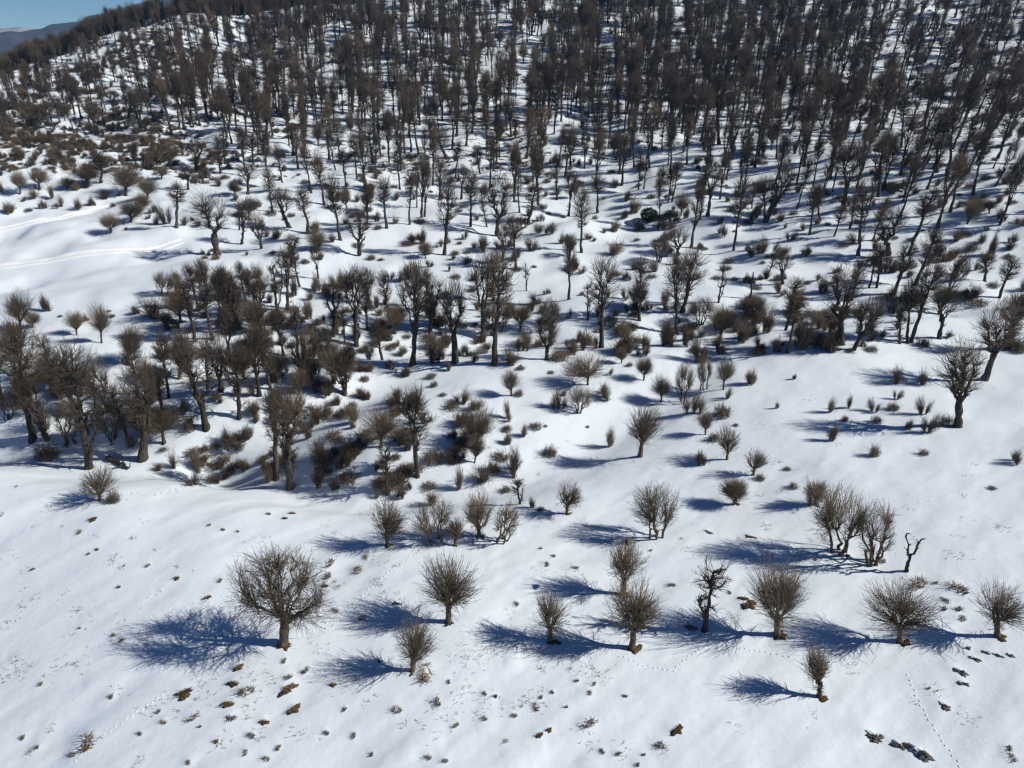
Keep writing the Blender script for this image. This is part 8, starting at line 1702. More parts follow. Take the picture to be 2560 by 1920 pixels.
    '11,24;T887,1292,8,18;H656,2011,26,30;H-1693,3246,21,21;H805,1292,24,27;T1041,1602,13,27;T1014,2725,11,17;T2236,3880,9,14;T99,2050,11,26;T11,1391,11,24'
    ';T1000,1584,13,23;H-510,1305,26,30;T-1464,2714,10,25;H-379,1092,15,16;T396,1142,14,33;T1311,2602,8,14;H1314,2340,15,12;T-444,1045,14,22;H-1226,2109,19'
    ',16;H364,1008,30,38;H-276,905,17,14;T1378,2774,14,31;T-860,3656,10,19;H-74,1325,17,22;T-510,1108,12,19;T1170,2137,14,31;T-262,3114,9,16;H799,1588,16,1'
    '8;H707,4100,20,18;T622,2476,15,29;T125,1212,8,14;T-180,725,10,23;H70,1724,23,22;H-706,2732,22,27;T-45,968,9,21;H1802,2767,25,31;H-384,831,12,12;T-1589'
    ',2508,12,19;H-39,1099,13,12;H1544,2302,19,17;T-479,3316,11,23;H1780,2980,27,24;H2133,3786,12,14;T-336,1524,12,30;H1738,2792,18,23;H-409,2011,27,33;T15'
    '14,2851,9,16;H682,1128,31,31;T1422,2722,12,24;T-321,3722,7,11;T2008,3810,6,14;H896,1658,27,33;H-151,829,24,29;H-119,710,26,23;H867,1498,22,19;H424,333'
    '8,27,25;T20,4122,12,21;H1996,2893,29,23;H-550,1296,20,20;T-214,1167,9,20;H-1616,2980,28,24;T-21,3292,14,36;H-62,757,26,33;H1112,2610,14,16;H-365,3456,'
    '32,37;H1623,2630,24,23;T-1599,3614,10,22;T2163,3590,12,31;H-251,1082,13,14;T1659,3988,10,20;H660,1538,19,17;H-1519,3306,26,28;T751,1647,13,32;T1224,18'
    '64,10,21;H638,2624,18,16;T508,1087,10,19;T-57,717,11,25;T45,1404,6,13;T1269,3376,9,19;H1988,3327,19,19;T756,1135,14,36;H1045,3488,28,23;T1335,3866,12,'
    '19;H-473,942,20,19;H713,1304,20,20;T-363,766,10,18;H369,2056,18,18;H182,944,12,12;T417,1339,11,21;H512,2025,19,23;H151,1099,21,19;T3,1432,9,20;H-1062,'
    '2624,31,26;H1079,1445,21,20;H-2113,3376,24,28;T1434,3215,11,18;H998,1528,16,21;H-195,707,26,31;T-284,2186,13,29;H2024,3187,25,27;H-1739,3502,27,26;H-1'
    '486,3946,24,27;T-391,1780,13,26;H409,1098,28,31;H757,3502,30,25;T-373,1144,12,27;T-151,1177,13,30;H294,1836,32,35;T1190,1633,14,34;T1767,3159,10,25;H3'
    '93,1133,21,23;T116,1374,15,26;T-1000,2144,13,32;H-54,726,24,21;T-2086,2974,16,40;T385,1290,8,20;T1522,2372,13,25;H-217,921,21,24;T1957,3383,13,26;H559'
    ',1633,22,22;T-495,3579,10,25;H1488,2420,22,22;H-314,1077,18,18;H609,1650,22,26;H485,1420,20,18;T436,1394,13,22;H-1572,2424,18,20;H421,957,29,32;H2246,'
    '3817,27,34;H1231,2476,18,19;T-447,1379,10,26;H-122,1444,16,19;T492,1560,6,10;H1587,3422,15,19;T-281,3512,11,28;H-1555,3397,27,28;H361,2074,23,29;T-53,'
    '2298,14,34;T-355,1097,8,16;T-808,3652,10,18;H353,1994,22,25;H650,1126,27,32;H1153,2700,23,20;H-1629,2613,33,42;H1979,2830,26,33;T1292,2039,12,20;H-559'
    ',2406,26,32;T622,3152,14,28;H-351,752,16,20;T1680,3558,12,25;T557,3274,10,23;T1617,3684,8,14;T1233,3789,14,23;H-900,2232,28,31;T960,1507,11,23;T415,12'
    '75,9,15;H433,4377,32,32;H-556,1598,24,24;H-1507,2445,23,26;T1321,2872,11,27;H-280,830,31,36;T1274,3005,9,16;T1623,2907,13,34;T-653,2946,13,22;H335,155'
    '2,28,36;H-1384,4132,22,20;T1149,1566,9,16;H-1530,2095,34,32;T-430,2641,9,16;H969,3058,29,35;H-449,1868,27,27;H-1083,2165,36,30;H-576,1269,28,28;T1936,'
    '3887,10,25;H872,1331,15,13;H-208,719,18,16;H-1240,2263,18,20;T1535,2616,9,14;T-618,1395,8,14;T-1853,2571,16,38;H-1329,2137,25,27;H-270,797,25,23;T-6,6'
    '46,8,14;T528,1076,9,19;H544,966,17,16;H-336,820,15,16;H-109,765,25,27;H1677,2914,22,18;H-1630,2938,33,42;H1900,2736,13,11;H-1405,2032,25,31;H2095,3887'
    ',16,20;T-386,1969,7,16;T-356,1061,12,23;T198,1090,14,22;H1250,3600,20,18;H1810,3691,17,14;T-1805,3778,10,22;H497,933,14,16;T-995,3131,10,25;H516,2056,'
    '29,35;H-264,725,17,22;T823,1166,12,19;H-381,2165,19,23;H-1329,2568,18,17;T2161,3880,10,24;H1756,2588,19,24;H-170,2120,27,25;H1653,3170,28,23;T-1715,25'
    '60,8,17;H-327,878,28,28;H506,3506,17,14;T-2085,3082,10,22;H751,1602,21,18;H627,1102,28,28;T-309,2802,8,11;H599,1029,22,24;H-496,2232,24,21;T-122,1110,'
    '12,27;T-1301,2522,10,22;T-480,2445,7,12;T634,1717,7,11;T-1264,2361,15,31;T864,1689,13,32;T-632,4020,11,23;T839,2764,7,13;H-357,1021,21,25;T427,2949,11'
    ',18;T121,1005,14,24;T-297,860,7,12;H-1526,2106,32,34;T682,3649,10,18;H-269,1313,17,17;T-12,700,10,22;T-111,3246,11,26;T293,2396,12,25;T-2166,3190,13,2'
    '1;T795,1397,9,18;H-618,2252,22,18;T772,1415,7,13;T271,2774,15,34;H-1368,2711,28,36;T-1303,2277,14,30;T-401,767,11,22;H242,1374,21,22;H1865,2753,21,17;'
    'H954,3607,19,19;T460,2536,14,27;T1928,3761,9,20;T-883,2224,11,25;H-979,3243,23,22;T734,1703,12,21;T2170,3152,13,23;T-1607,2610,11,25;T565,1113,10,17;H'
    '1818,2792,29,35;T271,1321,8,19;H774,1134,27,34;H573,2235,26,24;H1043,1406,20,18;T128,1773,7,16;H776,1202,21,21;H549,1626,22,28;H-147,686,21,24;H1883,3'
    '828,13,13;T-1505,3649,10,20;T176,1080,13,21;H-400,2256,15,15;T-118,980,14,32;H639,1141,25,22;T-743,1952,12,30;H-1093,2809,32,35;T437,2280,13,33;T-1652'
    ',3684,13,24;H473,1280,26,28;T-1133,2165,9,17;T100,3523,10,15;T1080,1570,9,21;H1446,2585,14,15;H1062,1441,28,32;H-357,669,20,20;T524,1376,7,15;T1811,35'
    '48,14,35;H-877,3526,24,24;T-1485,3306,8,15;T-127,671,12,31;H-1730,3394,22,19;H-322,3436,26,31;H548,1096,25,21;T-210,1584,14,22;T245,4216,8,16;T-265,83'
    '0,14,33;T290,1095,9,23;H2168,3803,15,15;H1662,2344,31,28;H-1425,2263,25,24;H2444,3607,29,37;T1869,2806,10,17;H571,2417,17,20;H633,2602,21,22;H-608,348'
    '4,14,14;T-223,696,8,14;H428,981,17,18;H2032,3072,18,18;H-274,1654,21,20;H-1351,2442,32,35;H-494,1930,19,19;T-552,3684,14,25;H1383,2812,25,24;H1059,173'
    '1,15,14;H107,1057,24,20;H1268,2319,28,24;H-552,1720,14,13;H502,1266,17,18;T443,1233,9,21;T-1545,3240,12,27;H-7,2344,22,23;H1711,3250,27,26;H360,1588,1'
    '6,20;H-1048,2106,23,22;H1763,3366,22,18;T-117,2270,11,19;H-1816,2736,33,36;H-1556,3579,30,34;T855,1243,7,15;T-1700,3716,8,20;T362,3884,12,26;T556,1734'
    ',7,18;H1042,1518,23,20;H1947,3404,28,26;H184,1075,30,35;H-152,1720,28,24;H1103,2540,29,31;H1167,3722,18,17;H716,1239,18,21;H-654,1469,14,15;T-262,798,'
    '6,10;T-249,1062,7,12;T-1744,3610,10,21;T-1586,3456,13,20;T-322,3229,12,25;T266,737,4,8;T-1099,2522,12,16;T-1074,2148,9,14;T-1063,2165,11,14;H726,1252,'
    '7,8;T-758,1121,5,9;T207,1138,4,11;T-624,2134,8,14;T-1139,2494,10,16;T-1090,2274,8,14;T-685,1139,4,9;T94,772,3,6;T41,762,3,6;T758,1864,4,8'
)
EVERGREENS = [
    (32.5, 169.6, 3.35, 3.9, 'dark round evergreen bush among the bare trees, upper middle'),
]
TUFTS = [
    (-24.35, 37.5, 1.29, 'e', 'largest bare brown earth patch, lower left, beside the animal trail'),
    (-20.64, 36.2, 0.92, 'e', 'bare earth patch, third down and left of the large spreading tree'),
    (-20.86, 39.4, 0.85, 'e', 'bare earth patch, nearest down and left of the large spreading tree'),
    (-20.79, 37.9, 0.86, 'e', 'bare earth patch, second down and left of the large spreading tree'),
    (-19.57, 37.1, 1.19, 'g', 'dry grass tuft, nearest down and left of the large spreading tree'),
    (-16.43, 37.3, 1.28, 'e', 'bare earth patch, nearest below the large spreading tree'),
    (-16.77, 38.2, 0.69, 'g', 'dry grass tuft, second below the large spreading tree'),
    (-15.61, 38.8, 0.7, 'g', 'dry grass tuft, nearest down and right of the large spreading tree'),
    (-15.56, 35.6, 1.03, 'e', 'dark earth clod with snow cap, lower left'),
    (-17.54, 34.7, 0.69, 'e', 'bare earth patch, second below the large spreading tree'),
    (-20.01, 35.1, 0.79, 'g', 'dry grass tuft, second down and left of the large spreading tree'),
    (-22.89, 35.4, 0.86, 'g', 'dry grass tuft, third down and left of the large spreading tree'),
    (-20.46, 33.4, 0.4, 'e', 'small bare earth patch, second down and left of the large spreading tree'),
    (-22.07, 34.6, 0.23, 'e', 'small bare earth patch, nearest down and left of the large spreading tree'),
    (-18.15, 33.7, 0.68, 'g', 'dry grass tuft, third below the large spreading tree'),
    (-29.91, 34.0, 1.55, 'g', 'long strip of dry grass at the bottom left'),
    (-30.71, 33.3, 0.57, 'g', 'dry grass tuft, right of the bottom left corner'),
    (-26.37, 34.4, 0.41, 'g', 'small dry grass tuft, right of the bottom left corner'),
    (-24.96, 35.2, 0.5, 'g', 'dry grass tuft, fourth down and left of the large spreading tree'),
    (-25.76, 36.1, 0.42, 'g', 'small dry grass tuft, nearest down and left of the large spreading tree'),
    (-30.19, 37.8, 0.52, 'g', 'dry grass tuft, second up and right of the bottom left corner'),
    (-26.09, 46.8, 0.56, 'e', 'bare earth patch, nearest up and left of the large spreading tree'),
    (-29.9, 49.4, 0.58, 'e', 'bare earth patch, second up and left of the large spreading tree'),
    (-25.8, 48.8, 0.57, 'g', 'dry grass tuft, up and left of the large spreading tree'),
    (-15.9, 32.7, 0.47, 'g', 'dry grass tuft, fourth below the large spreading tree'),
    (-16.53, 31.9, 0.54, 'g', 'dry grass tuft, sixth below the large spreading tree'),
    (-13.19, 37.4, 0.55, 'e', 'bare earth patch, down and right of the large spreading tree'),
    (-11.9, 35.3, 0.41, 'g', 'small dry grass tuft, down and right of the large spreading tree'),
    (-12.84, 33.6, 0.48, 'g', 'dry grass tuft, second down and right of the large spreading tree'),
    (-10.86, 33.3, 0.48, 'g', 'dry grass tuft, third down and right of the large spreading tree'),
    (-8.12, 35.0, 0.85, 'g', 'dry grass tuft, fourth up and left of the middle of the bottom edge'),
    (-5.3, 35.5, 0.86, 'g', 'dry grass tuft, third up and left of the middle of the bottom edge'),
    (-3.86, 33.7, 0.48, 'g', 'dry grass tuft, second up and left of the middle of the bottom edge'),
    (-1.88, 34.1, 0.48, 'g', 'dry grass tuft, nearest up and left of the middle of the bottom edge'),
    (-1.19, 35.9, 0.36, 'e', 'small bare earth patch, above the middle of the bottom edge'),
    (-1.94, 36.1, 0.37, 'g', 'small dry grass tuft, above the middle of the bottom edge'),
    (-5.54, 31.4, 0.54, 'g', 'dry grass tuft, second left of the middle of the bottom edge'),
    (-4.37, 31.1, 0.43, 'g', 'dry grass tuft, nearest left of the middle of the bottom edge'),
    (-9.4, 31.9, 0.34, 'g', 'small dry grass tuft, left of the middle of the bottom edge'),
    (-18.11, 32.4, 0.47, 'g', 'dry grass tuft, fifth below the large spreading tree'),
    (-36.65, 39.5, 0.45, 'g', 'small dry grass tuft, second up and right of the bottom left corner'),
    (-31.74, 42.9, 0.57, 'g', 'dry grass tuft, left of the large spreading tree'),
    (-41.98, 58.1, 0.88, 'e', 'bare earth patch, down and left of the lit forked tree'),
    (-42.5, 56.4, 0.73, 'g', 'dry grass tuft, down and left of the lit forked tree'),
    (-33.39, 51.3, 0.53, 'g', 'small dry grass tuft, below the lit forked tree'),
    (-34.88, 48.8, 0.35, 'e', 'small bare earth patch, below the lit forked tree'),
    (-16.4, 50.4, 1.08, 'g', 'dry grass tuft, second up and right of the large spreading tree'),
    (-13.67, 49.3, 1.19, 'g', 'dry grass tuft, third up and right of the large spreading tree'),
    (-16.24, 48.8, 0.98, 'g', 'dry grass tuft, nearest up and right of the large spreading tree'),
    (-16.17, 47.6, 0.56, 'e', 'bare earth patch, up and right of the large spreading tree'),
    (-14.57, 44.5, 0.73, 'g', 'dry grass tuft, nearest right of the large spreading tree'),
    (-12.18, 43.6, 0.72, 'g', 'dry grass tuft, second right of the large spreading tree'),
    (-17.45, 39.7, 0.53, 'g', 'dry grass tuft, nearest below the large spreading tree'),
    (-6.37, 37.8, 1.63, 'g', 'scatter of fallen twigs under the small pollard by the large tree'),
    (-9.52, 44.9, 0.73, 'r', 'dark rock, second right of the large spreading tree'),
    (-10.04, 39.2, 0.49, 'r', 'dark rock, nearest right of the large spreading tree'),
    (-4.6, 37.1, 0.37, 'g', 'small dry grass tuft, up and left of the middle of the bottom edge'),
    (-13.28, 51.1, 0.67, 'g', 'dry grass tuft, down and left of the goblet crowned tree'),
    (-29.64, 56.5, 0.45, 'g', 'small dry grass tuft, fourth down and left of the broad crowned twin tree'),
    (-27.98, 55.7, 0.49, 'g', 'small dry grass tuft, third down and left of the broad crowned twin tree'),
    (-26.42, 55.4, 0.34, 'g', 'small dry grass tuft, second down and left of the broad crowned twin tree'),
    (-22.34, 59.0, 0.66, 'e', 'bare earth patch, below the broad crowned twin tree'),
    (-22.67, 57.8, 0.58, 'e', 'small bare earth patch, below the broad crowned twin tree'),
    (-24.54, 58.6, 0.58, 'g', 'small dry grass tuft, nearest down and left of the broad crowned twin tree'),
    (-39.49, 53.9, 0.4, 'e', 'small bare earth patch, nearest down and left of the lit forked tree'),
    (-40.04, 53.4, 0.31, 'e', 'small bare earth patch, second down and left of the lit forked tree'),
    (-44.67, 52.0, 0.43, 'g', 'small dry grass tuft, below the massive dark tree'),
    (-36.25, 44.6, 0.23, 'e', 'small bare earth patch, up and right of the bottom left corner'),
    (-32.83, 43.5, 0.42, 'g', 'small dry grass tuft, left of the large spreading tree'),
    (-35.48, 35.1, 0.47, 'g', 'dry grass tuft, nearest up and right of the bottom left corner'),
    (-33.82, 34.2, 0.33, 'g', 'small dry grass tuft, nearest up and right of the bottom left corner'),
    (-21.87, 32.0, 0.39, 'g', 'small dry grass tuft, second down and left of the large spreading tree'),
    (2.52, 33.1, 0.44, 'e', 'bare earth patch, second up and right of the middle of the bottom edge'),
    (1.88, 32.7, 0.55, 'e', 'bare earth patch, nearest up and right of the middle of the bottom edge'),
    (5.22, 33.5, 0.98, 'g', 'dry grass tuft, nearest up and right of the middle of the bottom edge'),
    (11.18, 32.9, 0.97, 'e', 'bare earth patch, left of the tiny lollipop pollard'),
    (9.81, 31.8, 0.8, 'g', 'dry grass tuft, third right of the middle of the bottom edge'),
    (5.96, 31.5, 0.43, 'g', 'dry grass tuft, nearest right of the middle of the bottom edge'),
    (6.99, 31.3, 0.43, 'g', 'dry grass tuft, second right of the middle of the bottom edge'),
    (8.65, 31.2, 0.27, 'g', 'small dry grass tuft, second right of the middle of the bottom edge'),
    (8.16, 30.5, 0.33, 'g', 'small dry grass tuft, nearest right of the middle of the bottom edge'),
    (1.71, 34.9, 0.68, 'g', 'dry grass tuft, second above the middle of the bottom edge'),
    (5.54, 35.9, 0.46, 'g', 'dry grass tuft, second up and right of the middle of the bottom edge'),
    (4.72, 37.0, 0.37, 'g', 'small dry grass tuft, down and left of the pollard with a nest'),
    (8.05, 35.6, 0.36, 'g', 'small dry grass tuft, second below the pollard with a nest'),
    (3.81, 34.8, 0.23, 'e', 'small bare earth patch, up and right of the middle of the bottom edge'),
    (2.06, 35.7, 0.36, 'g', 'small dry grass tuft, nearest up and right of the middle of the bottom edge'),
    (2.9, 36.1, 0.33, 'g', 'small dry grass tuft, second up and right of the middle of the bottom edge'),
    (5.94, 36.7, 0.37, 'g', 'small dry grass tuft, nearest below the pollard with a nest'),
    (0.16, 34.3, 0.51, 'g', 'dry grass tuft, nearest above the middle of the bottom edge'),
    (24.03, 32.1, 1.3, 'r', 'dark rock crusted with snow, left of the dark rock pair at bottom right'),
    (25.33, 31.4, 0.94, 'r', 'smaller left half of the dark rock pair at bottom right'),
    (26.3, 30.8, 1.5, 'r', 'largest dark rock at the bottom right of the snow'),
    (32.03, 36.6, 0.96, 'r', 'long dark rock on the snow mound above the animal trail, right'),
    (31.74, 35.7, 0.75, 'r', 'dark rock, nearest above the animal trail at lower right'),
    (29.65, 34.1, 0.87, 'r', 'dark rock, up and left of the animal trail at lower right'),
    (33.6, 37.6, 0.76, 'r', 'dark rock, second above the animal trail at lower right'),
    (34.71, 38.1, 0.59, 'r', 'dark rock, third above the animal trail at lower right'),
    (35.34, 37.8, 0.71, 'r', 'dark rock, nearest up and right of the animal trail at lower right'),
    (36.15, 37.7, 0.59, 'r', 'dark rock, second up and right of the animal trail at lower right'),
    (33.65, 38.6, 0.38, 'e', 'small bare earth patch, above the animal trail at lower right'),
    (31.85, 30.7, 0.47, 'g', 'dry grass tuft, second up and left of the bottom right corner'),
    (31.68, 30.1, 0.62, 'g', 'dry grass tuft, nearest up and left of the bottom right corner'),
    (34.77, 41.4, 0.75, 'g', 'dry grass tuft, fifth down and right of the dead forked tree'),
    (34.43, 43.2, 0.77, 'g', 'dry grass tuft, second down and right of the dead forked tree'),
    (35.98, 44.3, 1.59, 'g', 'dry grass tuft, nearest down and right of the dead forked tree'),
    (33.33, 45.2, 1.8, 'g', 'grey brush heap below the dead forked tree'),
    (33.91, 42.4, 0.55, 'g', 'dry grass tuft, third down and right of the dead forked tree'),
    (21.95, 52.6, 0.89, 'r', 'dark rock, down and left of the smooth slope at right'),
    (18.39, 53.6, 0.78, 'r', 'dark rock, up and right of the pollard with a nest'),
    (19.27, 44.0, 1.41, 'e', 'tawny earth bank beside the wide pollard with upright twigs'),
    (19.0, 44.7, 0.76, 'e', 'bare earth patch, right of the pollard with a nest'),
    (13.97, 42.0, 1.13, 'r', 'dark rock, down and right of the pollard with a nest'),
    (34.66, 45.1, 0.42, 'g', 'small dry grass tuft, down and right of the dead forked tree'),
    (3.76, 50.8, 0.46, 'g', 'small dry grass tuft, nearest up and left of the pollard with a nest'),
    (3.08, 49.6, 0.66, 'g', 'dry grass tuft, second left of the pollard with a nest'),
    (5.6, 49.1, 0.57, 'g', 'dry grass tuft, nearest left of the pollard with a nest'),
    (2.65, 51.9, 0.34, 'g', 'small dry grass tuft, second up and left of the pollard with a nest'),
    (0.38, 44.7, 0.57, 'g', 'dry grass tuft, third left of the pollard with a nest'),
    (13.55, 46.7, 0.71, 'g', 'dry grass tuft, right of the pollard with a nest'),
    (18.09, 45.5, 0.38, 'g', 'small dry grass tuft, right of the pollard with a nest'),
    (12.57, 51.2, 0.29, 'g', 'small dry grass tuft, up and right of the pollard with a nest'),
    (10.73, 52.8, 0.39, 'e', 'small bare earth patch, above the pollard with a nest'),
    (29.14, 49.1, 0.81, 'r', 'dark rock, left of the dead forked tree'),
    (26.3, 48.7, 0.4, 'g', 'small dry grass tuft, left of the dead forked tree'),
    (31.75, 48.1, 0.79, 'g', 'dry grass tuft, left of the dead forked tree'),
    (35.01, 42.3, 0.73, 'g', 'dry grass tuft, fourth down and right of the dead forked tree'),
    (29.29, 35.5, 0.23, 'g', 'small dry grass tuft, up and left of the animal trail at lower right'),
]
STUBBLE = [
    (-47.87,57.9,6,0.17), (-33.31,82.2,8,0.6), (-1.82,39.9,16,0.35), (-32.47,43.5,12,0.2), (-14.92,47.4,16,0.22), (-37.57,46.7,16,0.29), (-13.04,45.0,8,0.4), (27.61,52.9,8,0.16), (-19.07,35.3,12,0.44), (-29.62,43.5,8,0.54),
    (30.57,63.1,4,0.19), (-10.22,35.8,8,0.3), (-10.17,49.5,8,0.15), (-4.02,47.8,6,0.28), (35.89,67.3,4,0.29), (-1.52,35.3,12,0.55), (-19.85,33.7,8,0.4), (31.45,48.9,8,0.53), (-13.37,64.4,12,0.49), (-25.44,43.5,12,0.18),
    (23.83,54.1,16,0.27), (-30.53,50.8,8,0.17), (17.36,54.7,4,0.41), (0.98,35.3,8,0.43), (-15.34,43.1,16,0.6), (6.83,74.1,6,0.28), (-15.38,60.1,12,0.51), (-29.44,42.3,8,0.34), (1.77,39.8,12,0.3), (-8.41,52.0,12,0.33),
    (-17.93,41.2,4,0.14), (-32.7,71.5,4,0.24), (-19.06,38.0,8,0.47), (-33.59,53.4,6,0.2), (-24.95,53.9,8,0.38), (-20.07,33.3,8,0.31), (39.41,50.4,8,0.44), (0.68,35.3,16,0.32), (-37.26,52.1,12,0.38), (32.26,52.7,12,0.56),
    (-48.82,53.7,8,0.54), (9.53,52.9,8,0.53), (22.16,50.9,4,0.34), (-5.08,33.0,6,0.51), (-2.66,39.2,8,0.16), (24.97,49.4,4,0.18), (28.57,55.6,6,0.59), (-8.27,62.7,6,0.29), (14.98,33.7,4,0.6), (-16.94,55.4,6,0.21),
    (-7.34,86.2,4,0.29), (33.51,52.0,12,0.35), (5.79,45.0,16,0.23), (-23.77,54.5,6,0.57), (-8.46,41.8,8,0.38), (-32.45,45.0,6,0.57), (43.59,51.0,16,0.39), (-38.64,41.0,12,0.59), (0.26,44.1,16,0.44), (-35.73,51.3,16,0.15),
    (-9.43,45.3,8,0.4), (25.0,59.0,12,0.31), (-28.58,50.2,4,0.19), (-42.48,48.5,8,0.17), (-18.58,49.3,8,0.3), (-5.57,35.1,4,0.15), (22.46,51.0,16,0.46), (-6.99,44.9,6,0.44), (11.78,85.5,4,0.5), (-31.11,47.6,4,0.48),
    (-4.11,38.9,8,0.43), (2.92,67.8,8,0.2), (6.81,40.7,12,0.23), (-18.55,36.4,6,0.2), (-18.8,48.0,6,0.22), (27.9,34.7,4,0.14), (5.58,33.5,8,0.14), (-11.77,80.5,12,0.59), (-40.47,62.1,4,0.54), (-39.58,48.5,4,0.51),
    (-29.71,38.5,6,0.55), (-18.0,38.1,16,0.52), (-0.84,40.1,16,0.43), (-14.32,38.4,4,0.53), (37.23,55.0,6,0.22), (-11.79,36.9,16,0.57), (26.94,59.3,16,0.21), (-22.84,37.1,16,0.56), (37.87,65.8,16,0.49), (58.18,84.9,6,0.19),
    (-48.06,60.9,16,0.34), (-24.17,42.0,16,0.53), (-8.43,78.5,16,0.53), (-25.92,36.7,16,0.46), (-53.26,81.1,4,0.13), (7.29,55.5,16,0.16), (2.8,45.6,4,0.54), (16.83,42.4,6,0.2), (7.34,31.4,16,0.52), (38.75,75.7,16,0.53),
    (-2.6,38.4,8,0.52), (-9.19,38.1,4,0.18), (10.12,31.6,16,0.2), (-17.78,48.1,4,0.53), (0.5,39.6,4,0.18), (-33.46,35.7,6,0.18), (33.33,79.5,4,0.43), (-16.05,47.0,8,0.28), (-40.48,41.9,16,0.47), (-15.14,40.7,12,0.44),
    (2.32,56.0,4,0.55), (4.32,41.2,6,0.32), (-40.68,41.5,6,0.57), (-31.92,42.7,12,0.26), (-19.61,38.6,6,0.4), (-2.8,75.4,6,0.31), (-36.67,43.9,4,0.19), (35.7,50.2,16,0.23), (-45.69,52.4,6,0.35), (-43.85,45.7,16,0.49),
    (-34.38,40.8,12,0.56), (-3.76,36.1,16,0.39), (-2.72,36.4,8,0.43), (32.59,87.3,12,0.49), (26.65,77.6,6,0.13), (-12.65,57.6,6,0.4), (-23.05,67.1,16,0.45), (-54.17,80.2,6,0.3), (43.12,56.5,8,0.21), (-43.91,49.7,4,0.16),
    (-14.8,33.8,16,0.49), (15.41,65.5,6,0.5), (2.83,49.6,8,0.59), (39.23,55.2,4,0.46), (-16.83,47.4,6,0.58), (20.29,33.7,4,0.57), (-16.96,86.1,8,0.39), (-36.01,66.0,16,0.32), (13.77,67.8,12,0.38), (-35.9,45.0,8,0.48),
    (-42.89,45.8,8,0.24), (27.01,51.2,6,0.31), (20.88,51.6,6,0.35), (16.12,35.3,8,0.15), (6.69,37.6,16,0.43), (-2.47,34.4,6,0.18), (-23.69,40.4,6,0.36), (-0.38,32.4,16,0.12), (-5.15,47.3,4,0.33), (-7.02,54.6,4,0.2),
    (37.98,47.9,16,0.56), (-3.46,39.7,16,0.43), (46.04,59.7,6,0.48), (41.24,68.3,4,0.25), (-55.49,88.1,8,0.18), (-2.8,71.5,12,0.21), (-40.41,55.7,6,0.24), (24.83,49.9,8,0.33), (-7.37,48.9,12,0.23), (-8.31,41.3,8,0.39),
    (-20.14,33.7,4,0.42), (-34.14,33.9,16,0.13), (-37.08,52.6,12,0.38), (36.81,78.8,12,0.53), (-26.98,36.4,4,0.41), (-20.05,38.7,6,0.43), (-18.47,57.0,6,0.47), (-1.9,35.7,8,0.54), (5.51,48.7,12,0.46), (4.34,32.8,4,0.43),
    (-11.14,47.3,8,0.2), (24.8,37.5,12,0.36), (6.08,40.8,4,0.16), (-24.31,39.1,4,0.57), (-37.82,62.7,6,0.48), (-51.73,73.7,4,0.28), (29.83,35.0,16,0.36), (-25.53,32.4,12,0.47), (16.21,51.0,16,0.57), (-11.0,37.8,8,0.55),
    (-26.45,46.6,16,0.22), (-6.27,40.4,6,0.45), (-42.85,77.0,8,0.25), (29.53,73.1,12,0.46), (-24.02,49.3,8,0.23), (-44.88,57.5,4,0.15), (-36.88,57.9,4,0.32), (22.51,74.2,6,0.23), (-7.54,33.9,8,0.16), (26.56,64.6,8,0.43),
    (-18.85,67.0,8,0.54), (-40.07,40.7,12,0.44), (-15.56,48.1,12,0.12), (-4.23,34.9,6,0.54), (-21.68,49.3,8,0.22), (-5.72,35.6,4,0.25), (-52.45,59.7,16,0.22), (-10.78,63.1,4,0.3), (24.33,38.9,8,0.21), (-15.82,51.2,4,0.37),
    (-43.17,47.7,12,0.33), (-19.36,36.5,8,0.32), (-13.09,50.7,8,0.19), (2.21,35.0,4,0.3), (-24.17,36.0,6,0.2), (-16.85,48.2,16,0.43), (1.6,35.7,16,0.49), (-12.64,38.2,16,0.42), (-4.32,34.3,8,0.4), (-19.68,69.3,8,0.37),
    (41.07,51.9,6,0.58), (5.82,37.9,16,0.37), (-6.35,34.0,6,0.29), (30.35,33.0,12,0.39), (-14.48,81.5,12,0.14), (-38.66,78.8,8,0.28), (-5.63,44.3,6,0.31), (-22.39,41.8,6,0.42), (3.32,41.3,8,0.26), (-26.59,41.0,8,0.36),
    (28.56,64.9,12,0.32), (2.22,38.2,12,0.13), (-23.24,38.2,12,0.27), (17.68,42.9,16,0.57), (-11.4,56.0,16,0.43), (-5.42,35.1,6,0.57), (-20.36,47.9,16,0.43), (-2.14,42.9,8,0.3), (-10.84,45.8,8,0.24), (4.35,38.0,12,0.15),
    (-18.51,50.9,16,0.53), (-36.18,41.1,16,0.53), (5.66,54.4,6,0.54), (47.59,62.1,4,0.14), (-11.79,50.9,16,0.58), (-13.55,43.1,4,0.48), (4.47,40.2,8,0.48), (-36.63,55.2,16,0.22), (-36.45,64.1,8,0.47), (6.18,36.6,6,0.53),
    (-17.35,34.3,12,0.48), (15.65,52.7,8,0.16), (-11.62,47.7,12,0.3), (5.27,32.4,8,0.48), (-34.15,42.2,6,0.53), (-15.85,45.0,16,0.42), (-53.87,64.7,16,0.16), (-29.84,70.6,12,0.34), (3.2,39.4,4,0.5),
]
